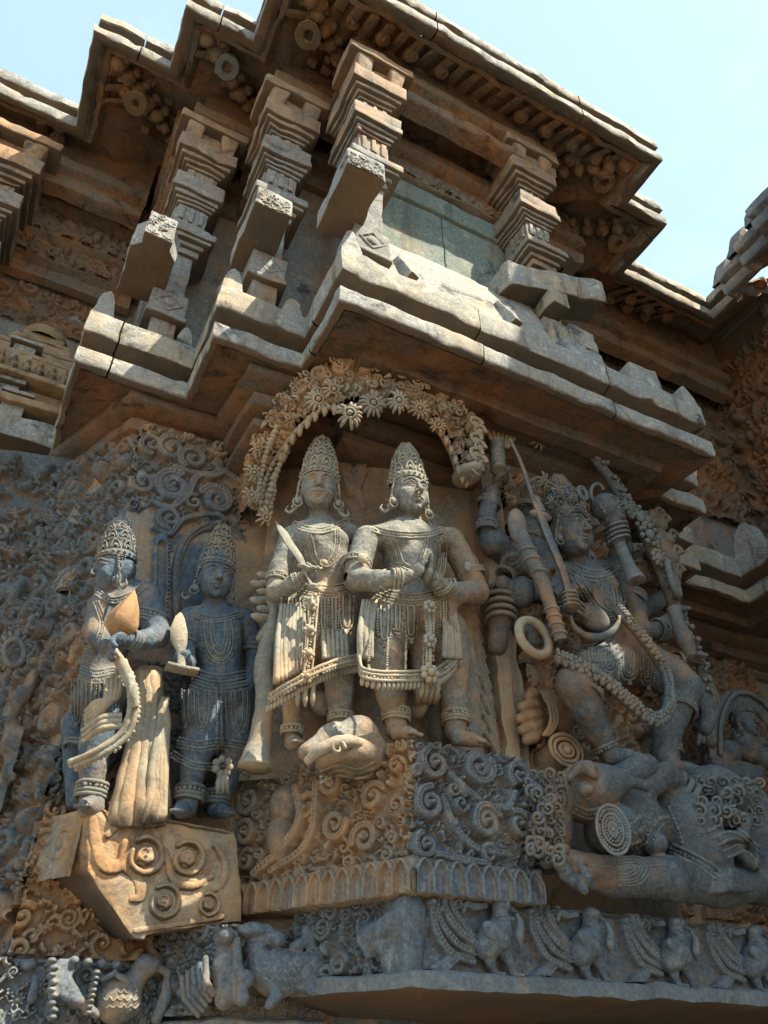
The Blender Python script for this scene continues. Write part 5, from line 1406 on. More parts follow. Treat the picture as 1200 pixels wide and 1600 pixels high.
Ll = float(np.linalg.norm(np.array(PC) - np.array(PL)))
R, mf, rr = ped_face(PL, PC, 9, M_FIG, Ll); tk = []
for (u, v, rad, hd) in ((0.10, 2.40, 0.055, 1), (0.10, 2.29, 0.05, -1), (0.12, 2.20, 0.04, 1), (0.38, 2.33, 0.06, 1), (0.50, 2.26, 0.055, -1), (0.48, 2.40, 0.05, 1), (0.62, 2.42, 0.045, -1), (0.65, 2.32, 0.05, 1), (0.62, 2.20, 0.055, -1), (0.74, 2.28, 0.035, 1), (0.74, 2.40, 0.03, 1)):
    R.scroll((u, v), rad, rr.uniform(0, 6), hd, 1.5, 0.05, 0.26); tk.append((u, v, rad))
R.blob((0.27, 2.36), 0.06, 0.07, 0, 0.075); R.blob((0.26, 2.25), 0.05, 0.09, 0.2, 0.07)
R.stroke(smooth_line([(0.33, 2.40), (0.36, 2.30), (0.30, 2.22), (0.18, 2.15)], 8), [0.016, 0.022, 0.02], 0.065, groove=0.4); R.stroke(smooth_line([(0.42, 2.40), (0.42, 2.28), (0.38, 2.20), (0.25, 2.15)], 8), [0.014, 0.02, 0.016], 0.06, groove=0.4)
R.fill(rr, 220, 0.012, 0.026, h=0.04, taken=tk, gap=0.85)
R.build('scroll_panel', M_OCH, mf, ped)
for nm, (p, q, L) in {'l': (PL, PC, Ll), 'r': (PC, PR, Lr)}.items():   # lotus petal band
    R = Relief(0.0, L, 2.028, 2.125, 0.003); n = int(L / 0.052)
    for i in range(n):
        u = (i + 0.5) * L / n; h2 = L / n * 0.47
        w_ = [(u - h2, 2.032), (u - h2, 2.085), (u - h2 * .5, 2.108), (u, 2.118), (u + h2 * .5, 2.108), (u + h2, 2.085), (u + h2, 2.032)]
        for t in np.linspace(0, 1, 9): R.stroke([(u + (a - u) * t, b if t > .99 else 2.032 + (b - 2.032) * (0.3 + .7 * t)) for a, b in w_], 0.007, 0.012 + 0.008 * (1 - t))
        R.stroke(w_, 0.0042, 0.034)
    R.build('lotus_band', M_OCH if nm == 'l' else M_FRZ, seg_map(p, q), ped)
# sandal-tipped dwarf block carrying the foot of the dagger figure
F = Fig(2.2, at_b(470, 1240, 2.2) - [0.1, 0.3, 0.05], (1.25, 2.55, 2.75), 0.004, M_FIG)
F.ell(545, 1190, 0.0, 50, 0.12, 33, k=0.03); F.chain([(590, 1180, 0.02, 22), (560, 1150, 0.03, 28), (520, 1155, 0.02, 22), (480, 1175, 0.0, 14)], 0.03)
F.S.ell(F.J(545, 1218, 0.02), (0.13, 0.2, 0.03), k=0.02, mode='s')
for k in range(5): F.chain([(470 + 26 * k, 1186 - 5 * k, -0.11 + 0.01 * k, 2.2), (486 + 26 * k, 1176 - 4 * k, -0.12, 2.2)], 0.004, 's')
st = thing('foot_rest', 'worn bulging stone animal back under the foot of the dagger figure', 'foot rest', at_b(545, 1200, 2.2))
F.body(st, 'back'); engrave(F, [[(500, 1205 + 9 * i), (530, 1195 + 8 * i), (560, 1200 + 8 * i), (585, 1190 + 9 * i)] for i in range(3)], 0.004); F.done(st, 'engraved_hair')
m = MB(); m.tube(smooth_line([at_b(478, 1192, 2.12), at_b(505, 1170, 2.08), at_b(545, 1158, 2.08), at_b(585, 1172, 2.14)], 8), [0.012, 0.02, 0.022, 0.012], 8)
m.tube([at_b(525, 1170, 2.07) + [0.025 * math.cos(t) * (1 - t / 9), -0.01, 0.025 * math.sin(t) * (1 - t / 9)] for t in np.linspace(0, 7, 20)], [0.008, 0.006, 0.003], 6); m.build('mane', M_FIG, st, 0.002, 30, sharp=None)

# ================================================================== left bay: two shaded figures on a scroll-carved block
def back_relief():
    o = part('carved_panel', temple, (0.45, 2.8, 2.4))
    R = Relief(0.20, 0.76, 2.30, 4.02, 0.0035); rr = random.Random(21); tk = []; b = 2.80
    def px(x, y): p = at_b(x, y, b); return (p[0], p[2])
    for (x, y, rad, hd, tn) in ((266, 706, 28, 1, 1.6), (300, 722, 26, -1, 1.5), (340, 705, 20, 1, 1.4), (336, 786, 30, -1, 1.8), (268, 765, 32, 1, 1.7), (262, 815, 22, -1, 1.5), (235, 700, 22, -1, 1.4), (222, 760, 20, 1, 1.4), (388, 720, 16, 1, 1.3), (300, 790, 16, 1, 1.3)):
        c = px(x, y); rad = rad * b / 0.82 / 1200; R.scroll(c, rad, rr.uniform(0, 6), hd, tn, 0.055, 0.27); tk.append((*c, rad))
    for P, r in (([(340, 740), (372, 760), (392, 810), (402, 860)], 0.022), ([(235, 790), (262, 800), (290, 778), (305, 752), (335, 745)], 0.024), ([(270, 735), (300, 745), (330, 750), (352, 740)], 0.02), ([(238, 830), (262, 840), (280, 820), (300, 812), (335, 810), (350, 818)], 0.018)):
        R.stroke(smooth_line([px(*p) for p in P], 8), [r * .7, r, r * .7], 0.055, groove=0.4)
    # niche arch and pilaster
    for k in range(2):
        R.stroke(smooth_line([px(*p) for p in ((275 + 5 * k, 1000), (272 + 5 * k, 900), (285 + 5 * k, 850), (312, 825 + 5 * k), (340, 822 + 5 * k), (372 - 5 * k, 838), (392 - 5 * k, 880), (398 - 5 * k, 1000))], 8), 0.014, 0.035 if k == 0 else 0.02, groove=0.3)
    R.stroke([px(250, 850), px(246, 980)], 0.035, 0.05, flat=0.25); R.stroke([px(250, 858), px(247, 980)], 0.02, 0.03, mode='sub')
    R.beads([px(262, 850), px(258, 960)], 0.009, 0.05)
    R.fill(rr, 300, 0.016, 0.034, mask=lambda u, v: v > 3.55 or v < 2.9, h=0.04, taken=tk, gap=0.86)
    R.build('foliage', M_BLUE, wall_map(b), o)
    R = Relief(0.20, 0.84, 1.90, 2.32, 0.004); R.fill(rr, 300, 0.016, 0.045, h=0.05, gap=0.82); R.build('foliage', M_OCH, wall_map(2.79), o)
    # slanting side of the bay
    L = math.hypot(0.38, 0.65)
    R = Relief(0, L, 1.75, 4.02, 0.005); rr = random.Random(22)
    R.fill(rr, 400, 0.018, 0.06, h=0.06, gap=0.82); R.build('foliage', M_DARK, seg_map((-0.15, 3.45), (0.23, 2.80)), o)
back_relief()
def block():
    o = thing('carved_block', 'projecting stone block with bold spiral reliefs under the left figures', 'carved block', at_b(250, 1300, 2.58))
    b = 2.58
    poly = [at_b(x, y, b) for x, y in ((135, 1260), (372, 1300), (376, 1440), (205, 1463), (135, 1362))]
    A2 = [p[[0, 2]] for p in poly]
    cen = np.mean(A2, 0)
    m = MB()
    ring = []
    for i in range(5):
        p, q = A2[i], A2[(i + 1) % 5]; n = max(2, int(np.linalg.norm(q - p) / 0.02))
        for t in range(n): ring.append(p + (q - p) * t / n)
    ring = np.array(ring)
    lay = []
    for s_, d_ in ((0.0, 0.0), (0.5, 0.0), (0.96, 0.0), (0.985, 0.002), (1.0, 0.008)) :
        lay.append([(cen[0] + (p[0] - cen[0]) * s_, b + d_, cen[1] + (p[1] - cen[1]) * s_) for p in ring])
    for d_ in (0.03, 0.07, 0.12, 0.17, 0.22, 0.27, 0.34):
        lay.append([(p[0] + (-0.43 * d_ * min(1, max(0, (A2[3][0] - p[0]) / (A2[3][0] - A2[0][0]))) if p[0] < A2[3][0] else 0.1 * d_), b + d_, p[1] + (0.06 * d_ if p[1] < cen[1] else 0)) for p in ring])
    G = np.array(lay); G = np.concatenate([G, G[:, :1]], 1); m.grid(G[::-1]); m.build('block_body', M_BLOCK, o, 0.006, 12)
    R = Relief(A2[0][0] + 0.01, A2[1][0] - 0.02, A2[3][1] + 0.01, A2[0][1] + 0.0, 0.003)
    def px(x, y): p = at_b(x, y, b); return np.array([p[0], p[2]])
    from_px = lambda r: r * mpp(poly[0])
    for x, y, rp, a0 in ((227, 1338, 30, 2.2), (293, 1342, 28, 2.4), (256, 1410, 26, 2.2), (325, 1415, 18, 2.0)):
        c = px(x, y); rad = from_px(rp); t = np.linspace(0, 1, 40); rr_ = rad * (0.9 - 0.15 * t); th = a0 - t * 5.6
        R.stroke(np.stack([c[0] + rr_ * np.cos(th), c[1] + rr_ * np.sin(th)], 1), [rad * .16, rad * .2, rad * .14], 0.022, flat=0.3)
        R.blob(c, rad * .5, rad * .5, 0, 0.022, flat=0.3); R.blob(c + rad * np.array([-.1, .1]), rad * .24, rad * .24, 0, 0.008, mode='sub'); R.blob(c, rad * .12, rad * .12, 0, 0.026)
        R.stroke([c + rad * np.array([0.45, -0.2]), c + rad * np.array([0.1, -0.45]), c + rad * np.array([-0.3, -0.3])], rad * .05, 0.006, mode='sub')
    R.stroke(smooth_line([px(*p) for p in ((145, 1275), (150, 1320), (165, 1352), (190, 1350), (196, 1318))], 8), [0.014, 0.022, 0.014], 0.012, flat=0.2)
    R.stroke(smooth_line([px(*p) for p in ((140, 1262), (165, 1262), (178, 1290), (168, 1305))], 8), [0.010, 0.016, 0.010], 0.011, flat=0.2)
    R.stroke(smooth_line([px(*p) for p in ((190, 1352), (215, 1375), (220, 1400), (205, 1405))], 8), [0.012, 0.018, 0.010], 0.010, flat=0.2)
    R.stroke(smooth_line([px(*p) for p in ((258, 1330), (270, 1375), (300, 1385), (330, 1370))], 8), [0.010, 0.016, 0.010], 0.016, flat=0.3)
    R.stroke([px(170, 1264), px(370, 1302)], 0.010, 0.014, flat=0.3)
    T = [tuple(p) for p in A2]
    def inside(U, V, H):
        k = np.ones_like(U, bool)
        for i in range(5):
            (x0, y0), (x1, y1) = T[i], T[(i + 1) % 5]
            k &= ((x1 - x0) * (V - y0) - (y1 - y0) * (U - x0)) < -0.0035 * math.hypot(x1 - x0, y1 - y0)
        return k
    R.stroke(smooth_line([px(*p) for p in ((335, 1320), (352, 1350), (345, 1385), (325, 1392))], 8), [0.010, 0.014, 0.008], 0.014, flat=0.3); R.stroke([px(212, 1455), px(352, 1432)], 0.010, 0.012, flat=0.3)
    R.build('spiral_relief', M_BLOCK, wall_map(b - 0.002), o, keep=inside)
    # spirals on the shaded left cheek
    R = Relief(0.16, 0.42, 2.05, 2.27, 0.004)
    for c, r in (((0.345, 2.19), 0.055), ((0.23, 2.17), 0.06)): R.scroll(c, r, 1.0, 1, 1.5, 0.016, 0.24, lobes=False)
    p0 = poly[0]
    R.build('cheek_spirals', M_FIG, lambda U, V, H: np.stack([p0[0] - 0.003 - (0.42 - U) * 0.43 - H, b + 0.02 + (0.42 - U), V], -1), o, keep=lambda U, V, H: V > 2.085 + 0.05 * (0.42 - U))
block()
def left_a():
    o = thing('stone_figure', 'shaded carved attendant seen from the side, forearm held out over the block in sunlight', 'statue', at_b(170, 1255, 2.55), 'shaded figures of the left bay')
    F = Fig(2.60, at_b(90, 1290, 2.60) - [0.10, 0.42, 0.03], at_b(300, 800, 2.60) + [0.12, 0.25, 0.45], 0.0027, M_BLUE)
    F.ell(190, 955, 0.04, 44, 0.10, 46, k=0.03); F.chain([(170, 1000, 0.05, 36), (158, 1040, 0.06, 30)], 0.03); F.ell(155, 1085, 0.06, 42, 0.10, 42, k=0.03)
    F.chain([(185, 900, 0.03, 20), (195, 930, 0.03, 26)], 0.03)
    F.ell(225, 935, 0.02, 27, 0.07, 26, k=0.03)
    F.chain([(228, 938, 0.0, 25), (238, 965, -0.03, 22), (248, 992, -0.06, 19)], 0.012)
    F.chain([(248, 994, -0.07, 18), (225, 1000, -0.15, 15), (200, 1000, -0.19, 12)], 0.012)
    F.chain([(160, 945, -0.02, 20), (148, 985, -0.02, 17), (165, 1010, -0.10, 13)], 0.012)
    hand(F, (184, 1003, -0.21), (-0.7, -0.3, -0.6), (-0.3, -0.5, -0.9), (0.3, -0.3, -0.9), 1.15, 0.5, 0.05)
    F.chain([(160, 1120, 0.04, 30), (150, 1160, 0.03, 25), (145, 1200, 0.02, 21), (143, 1240, 0.02, 17), (143, 1262, 0.0, 20)], 0.01)
    F.chain([(120, 1130, 0.15, 24), (118, 1200, 0.15, 18), (120, 1250, 0.15, 16)], 0.01); foot(F, 145, 1258, 0.0, (-0.5, -0.9, -0.05), 1.0)
    hd = head(F, 175, 898, -0.02, 27, yaw=-1.35, pitch=0.12); hair_cap(F, hd); F.body(o); crown(F, hd, o, 2.7, 'tier', M_BLUE)
    F.orn2 = F.orn
    F.ring(238, 966, -0.03, (0.15, -0.3, 1), 23, 0.006, 4, beads=True); F.ring(210, 1001, -0.18, (1, 0.5, 0), 14, 0.006, 3, beads=False)
    F.band([(150, 925), (175, 938), (205, 930), (228, 912)], 2.2, 3); F.band([(150, 940), (160, 975), (150, 1005), (130, 1010)], 2.0, 3)
    F.band([(125, 1050), (150, 1058), (180, 1052)], 2.4, 5)
    for x0, x1, y0, y1 in ((112, 128, 1062, 1130), (130, 148, 1064, 1140), (150, 168, 1062, 1130), (170, 186, 1060, 1120)): F.uloop(x0, x1, y0, y1, 2, 2.0)
    F.ring(143, 1236, 0.02, UPZ, 23, 0.007, 4, 1.8, beads=True); F.ring(130, 1170, 0.1, (0.2, 0, 1), 30, 0.006, 2)
    F.done(o)
    sh = MB()                                               # draped cloth and jewelled sash swinging left
    for i, oo in enumerate((-9, -3, 3, 9)):
        P = smooth_line([at_b(x + oo * 0.7, y + oo * 0.5, b) for x, y, b in ((192, 1030, 2.42), (207, 1070, 2.40), (210, 1110, 2.40), (195, 1150, 2.42), (155, 1178, 2.44), (113, 1197, 2.48))], 8)
        sh.beads(P, 0.008) if i % 2 else sh.tube(P, [0.009, 0.011, 0.010], 7)
    for i, oo in enumerate((0, 7, 14, 21)): sh.tube(smooth_line([at_b(190 - oo, 1040 + oo, 2.46), at_b(185 - oo, 1085 + oo * .6, 2.44), at_b(150, 1100 + oo, 2.46), at_b(135, 1112 + oo, 2.50)], 8), [0.008, 0.014, 0.010], 7)
    for i in range(3): sh.tube(smooth_line([at_b(190, 1118 + 8 * i, 2.42), at_b(160, 1122 + 8 * i, 2.43), at_b(128, 1142 + 8 * i, 2.48)], 8), [0.010, 0.012, 0.007], 7)
    sh.build('sash', M_FIG, o, 0.0015, 50, sharp=None)
    m = MB()
    c = at_b(193, 968, 2.40); m.lathe([(0.001, 0.11), (0.012, 0.09), (0.036, 0.045), (0.055, 0.0), (0.052, -0.04), (0.03, -0.06), (0.001, -0.07)], c, 6, (0.15, -0.1, 1)); c2 = at_b(178, 1030, 2.38)
    m.tube(smooth_line([at_b(178, 1015, 2.38), at_b(190, 1040, 2.38), at_b(204, 1075, 2.38), at_b(212, 1105, 2.39)], 8), [0.016, 0.02, 0.016, 0.012], 8)
    tag(m.build('pointed_bundle', M_FIG, None, 0.004, 18, sharp=50), 'pointed sunlit stone object held above the hand of the left attendant', 'held object')
def left_b():
    o = thing('stone_figure', 'dark crowned carved figure under a small arch holding an upright dagger, above the spiral block', 'statue', at_b(325, 1280, 2.6), 'shaded figures of the left bay')
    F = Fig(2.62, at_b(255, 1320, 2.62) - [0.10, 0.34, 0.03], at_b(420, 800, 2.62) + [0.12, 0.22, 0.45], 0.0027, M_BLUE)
    F.ell(338, 990, 0.03, 44, 0.085, 42, k=0.03); F.chain([(342, 1020, 0.03, 34), (346, 1050, 0.03, 30)], 0.03); F.ell(345, 1085, 0.04, 50, 0.09, 38, k=0.03)
    F.chain([(335, 940, 0.02, 17), (336, 962, 0.02, 20)], 0.02); F.chain([(297, 966, 0.03, 18), (337, 960, 0.03, 16), (382, 968, 0.03, 18)], 0.03)
    F.chain([(296, 970, 0.02, 17), (288, 1005, 0.02, 15), (292, 1035, -0.02, 14)], 0.012); F.chain([(292, 1037, -0.02, 14), (286, 1035, -0.10, 12)], 0.012)
    F.chain([(383, 972, 0.03, 17), (398, 1010, 0.04, 15), (396, 1050, 0.03, 13), (388, 1075, 0.0, 11)], 0.012)
    hand(F, (284, 1030, -0.14), (-0.1, -0.6, 0.5), (-0.2, -0.3, 1), (0, -0.5, -0.8), 0.95, 0.9, 0.02, True)
    F.chain([(320, 1100, 0.03, 36), (318, 1150, 0.02, 32), (308, 1170, 0.0, 26), (302, 1200, 0.0, 21), (294, 1245, 0.0, 17), (290, 1262, 0.0, 18)], 0.012); F.chain([(368, 1100, 0.06, 34), (366, 1160, 0.06, 30), (355, 1220, 0.08, 18), (338, 1262, 0.08, 16)], 0.012)
    foot(F, 288, 1266, -0.02, (-0.5, -1, -0.05), 1.0); foot(F, 338, 1266, 0.05, (0.3, -1, -0.05), 0.9)
    hd = head(F, 336, 908, -0.01, 26, yaw=-0.02, pitch=0.06); hair_cap(F, hd); F.body(o); crown(F, hd, o, 2.8, 'cone', M_BLUE)
    F.band([(300, 958), (318, 965), (338, 968), (362, 964), (380, 958)], 2.0, 3); F.band([(322, 968), (322, 995), (330, 1020), (345, 1030), (358, 1018), (362, 995), (358, 968)], 2.2, 4); F.band([(330, 970), (334, 1000), (344, 1012), (352, 1000), (354, 972)], 1.8, 2)
    F.band([(302, 1058), (325, 1066), (350, 1068), (385, 1062)], 2.6, 6)
    for x0, x1, y0, y1 in ((300, 330, 1078, 1140), (358, 390, 1078, 1145), (284, 298, 1078, 1130)): F.uloop(x0, x1, y0, y1, 4, 2.0, 3.4)
    for x in (338, 345, 352): F.band([(x, 1075), (x + 1, 1110), (x + 1, 1150)], 1.8, 1); F.cord([(x, 1075), (x + 1, 1110), (x + 1, 1180)], 0.007)
    F.band([(278, 1160), (310, 1166), (345, 1162), (392, 1170)], 2.4, 4); F.band([(268, 1178), (300, 1195), (330, 1198), (352, 1192), (390, 1205)], 2.4, 3)
    c = at_b(348, 1198, 2.50)
    for t in np.linspace(0, 6.28, 8)[:-1]: F.orn.ball(c + [0.024 * math.cos(t), 0, 0.024 * math.sin(t)], 0.014)
    for dx in (-6, 0, 6): F.orn.tube([at_b(348 + dx * .4, 1205, 2.5), at_b(348 + dx, 1225, 2.5), at_b(348 + dx * 1.3, 1240, 2.5)], [0.008, 0.012, 0.005], 7)
    F.ring(296, 1240, 0.0, UPZ, 22, 0.007, 4, 1.8, beads=True); F.ring(338, 1248, 0.08, UPZ, 21, 0.007, 4, 1.8, beads=True); F.ring(290, 1000, 0.02, UPZ, 17, 0.005, 3, beads=True); F.ring(397, 1015, 0.04, UPZ, 17, 0.005, 3, beads=True)
    F.done(o)
    m = MB(); c = at_b(281, 1030, 2.47)
    m.tube([at_b(284, 1046, 2.46), at_b(282, 1020, 2.46), at_b(280, 1005, 2.46), at_b(280, 985, 2.46), at_b(281, 965, 2.47), at_b(282, 958, 2.47)], [0.016, 0.014, 0.03, 0.034, 0.018, 0.004], 10, flat=(0.2, -1, 0.2))
    m.box(at_b(284, 1046, 2.46) - [0.055, 0.03, 0.006], at_b(284, 1046, 2.46) + [0.055, 0.03, 0.006], 0.004)
    tag(m.build('upright_dagger', M_FIG, None, 0.002, 30, sharp=50), 'pale upright stone dagger held before the left arm of the dark crowned figure', 'dagger')
    m = MB()                                                # tall slab between the two figures
    P0 = [(232, 1050, 2.62), (230, 1110, 2.60), (224, 1180, 2.58), (218, 1255, 2.58)]
    for k in range(7):
        f = (k - 3) / 3
        m.tube(smooth_line([at_b(x + f * w_, y, b - 0.012 * (k % 2)) for (x, y, b), w_ in zip(P0 + [(216, 1290, 2.60)], (12, 14, 20, 30, 34))], 6), [0.016, 0.018, 0.022, 0.03, 0.03], 7)
    m.tube([at_b(234, 1045, 2.66), at_b(232, 1110, 2.645), at_b(226, 1180, 2.63), at_b(222, 1290, 2.62)], [0.045, 0.055, 0.075, 0.105], 12, flat=(0, -1, 0))
    for k in range(4): m.tube(smooth_line([at_b(262 - 2 * k, 1090, 2.58), at_b(256 - 5 * k, 1180, 2.55), at_b(252 - 8 * k, 1285, 2.55)], 6), [0.012, 0.016, 0.02], 7)
    tag(m.build('stone_prop', M_BLOCK, None, 0.007, 16, sharp=None), 'plain widening stone prop between the two shaded figures on the spiral block', 'stone prop')
def left_c():
    o = thing('stone_figure', 'slim carved figure in profile at the far left edge of the left bay', 'statue', at_b(95, 1260, 3.0), 'shaded figures of the left bay')
    F = Fig(3.02, at_b(50, 1300, 3.02) - [0.10, 0.2, 0.03], at_b(140, 830, 3.02) + [0.15, 0.25, 0.35], 0.0036, M_BLUE)
    F.ell(100, 1015, 0.02, 28, 0.08, 46, k=0.03); F.chain([(98, 1050, 0.03, 24), (100, 1080, 0.03, 24), (100, 1110, 0.03, 30)], 0.03); F.chain([(104, 975, 0.02, 13), (102, 995, 0.02, 16)], 0.03)
    F.chain([(86, 1000, 0.0, 14), (72, 1050, 0.0, 12), (80, 1090, -0.04, 11)], 0.012); F.chain([(112, 1040, -0.02, 20), (112, 1060, -0.02, 18)], 0.02)
    F.chain([(100, 1120, 0.02, 28), (92, 1180, 0.02, 22), (78, 1235, 0.02, 15), (74, 1262, 0.02, 14)], 0.012)
    hd = head(F, 106, 944, 0.0, 22, yaw=-1.5, pitch=0.08); hair_cap(F, hd); F.body(o); crown(F, hd, o, 1.6, 'tier', M_OCH, lean=0.3)
    for k in range(3): F.cord([(90 + k * 6, 1000), (84 + k * 4, 1060), (84 + k * 3, 1110)], 0.007, k == 1)
    F.band([(80, 1100), (100, 1106), (120, 1102)], 2.4, 4)
    for x0, x1 in ((84, 98), (100, 116)): F.uloop(x0, x1, 1112, 1170, 2, 2.0)
    F.done(o)
    m = MB()
    for k in range(4): m.tube(smooth_line([at_b(86 + 5 * k, 1075, 2.92), at_b(80 + 6 * k, 1150, 2.92), at_b(74 + 7 * k, 1225, 2.93), at_b(66 + 5 * k, 1250, 2.95)], 8), [0.010, 0.014, 0.018, 0.006], 7)
    m.build('long_cloth', M_FIG, o, 0.003, 30, sharp=None)
left_a(); left_b(); left_c()
# tangled reliefs on the set-back wall at the left edge: animal head, arms, lion mask
def left_edge():
    o = part('carved_panel', temple, (-0.4, 3.4, 2.4))
    p0, p1 = (-1.1, 3.55), (0.02, 3.28); L = math.dist(p0, p1)
    R = Relief(0, L, 1.75, 4.05, 0.005); rr = random.Random(31)
    
    tk = []
    for k in range(26): R.blob((rr.uniform(0, L), rr.uniform(2.0, 4.0)), rr.uniform(0.04, 0.09), rr.uniform(0.03, 0.06), rr.uniform(0, 3), rr.uniform(0.05, 0.10))
    for k in range(14):
        c = (rr.uniform(0, L), rr.uniform(2.0, 4.0)); a = rr.uniform(0, 6.28); q = [(c[0] + 0.07 * i * math.cos(a + i * 0.5), c[1] + 0.07 * i * math.sin(a + i * 0.5)) for i in range(4)]
        R.stroke(smooth_line(q, 6), [0.03, 0.045, 0.02], 0.08)
    R.fill(rr, 420, 0.018, 0.075, h=0.06, gap=0.80); R.build('foliage', M_DARK, seg_map(p0, p1), o)
    w = MB(); sweep(w, [p0, p1], [(0.02, 1.9), (0.01, 4.1)], 0.1); w.build('panel_back', M_DARK, o, 0.01, 8)
    F = Fig(2.98, at_b(-40, 1480, 2.98) - [0.1, 0.2, 0.05], at_b(75, 860, 2.98) + [0.1, 0.25, 0.3], 0.004, M_DARK)
    F.chain([(0, 965, 0, 16), (28, 962, 0, 17), (48, 985, 0, 15), (72, 985, 0.02, 14)], 0.02); F.ell(28, 945, -0.02, 10, 0.04, 16); F.ell(56, 955, -0.02, 13, 0.04, 14)
    F.chain([(5, 1085, 0, 12), (28, 1088, -0.03, 16), (12, 1120, -0.03, 12), (22, 1150, 0, 12)], 0.015); F.ell(35, 1165, -0.02, 34, 0.09, 26, k=0.03); F.ell(35, 1205, -0.02, 30, 0.08, 28, k=0.03)
    for x, y in ((20, 1215), (38, 1222), (50, 1205), (62, 1180)): F.chain([(x, y - 15, -0.08, 8), (x + 3, y + 6, -0.10, 8)], 0.006)
    F.ell(48, 1070, 0, 10, 0.05, 26, k=0.02); F.ell(10, 1260, 0, 22, 0.07, 34, k=0.02); F.ell(8, 1350, -0.02, 26, 0.08, 30, k=0.03); F.ell(12, 1450, 0, 30, 0.08, 24, k=0.02); F.chain([(30, 1250, 0, 10), (60, 1260, 0.02, 9)], 0.02)
    F.body(o, 'tangled_limbs')
    m = MB()
    for k in range(16): m.ball(at_b(12 + (k % 6) * 9, 1145 + (k // 6) * 10, 3.1), 0.02)
    m.tube([at_b(22 + 16 * math.cos(t), 1020 + 20 * math.sin(t), 3.10) for t in np.linspace(0, 6.28, 20)], 0.012, 7, cap=False)
    for k in range(14):
        t = k / 14 * 6.28; m.tube([at_b(22 + 20 * math.cos(t), 1020 + 24 * math.sin(t), 3.12), at_b(22 + 30 * math.cos(t), 1020 + 34 * math.sin(t), 3.14)], [0.009, 0.006], 6)
    m.tube(smooth_line([at_b(*p, 2.90) for p in ((70, 1330), (40, 1400), (45, 1460), (20, 1520))], 8), [0.03, 0.05, 0.045, 0.06], 10)
    m.build('curled_ornament', M_DARK, o, 0.003, 30, sharp=None)
left_edge()

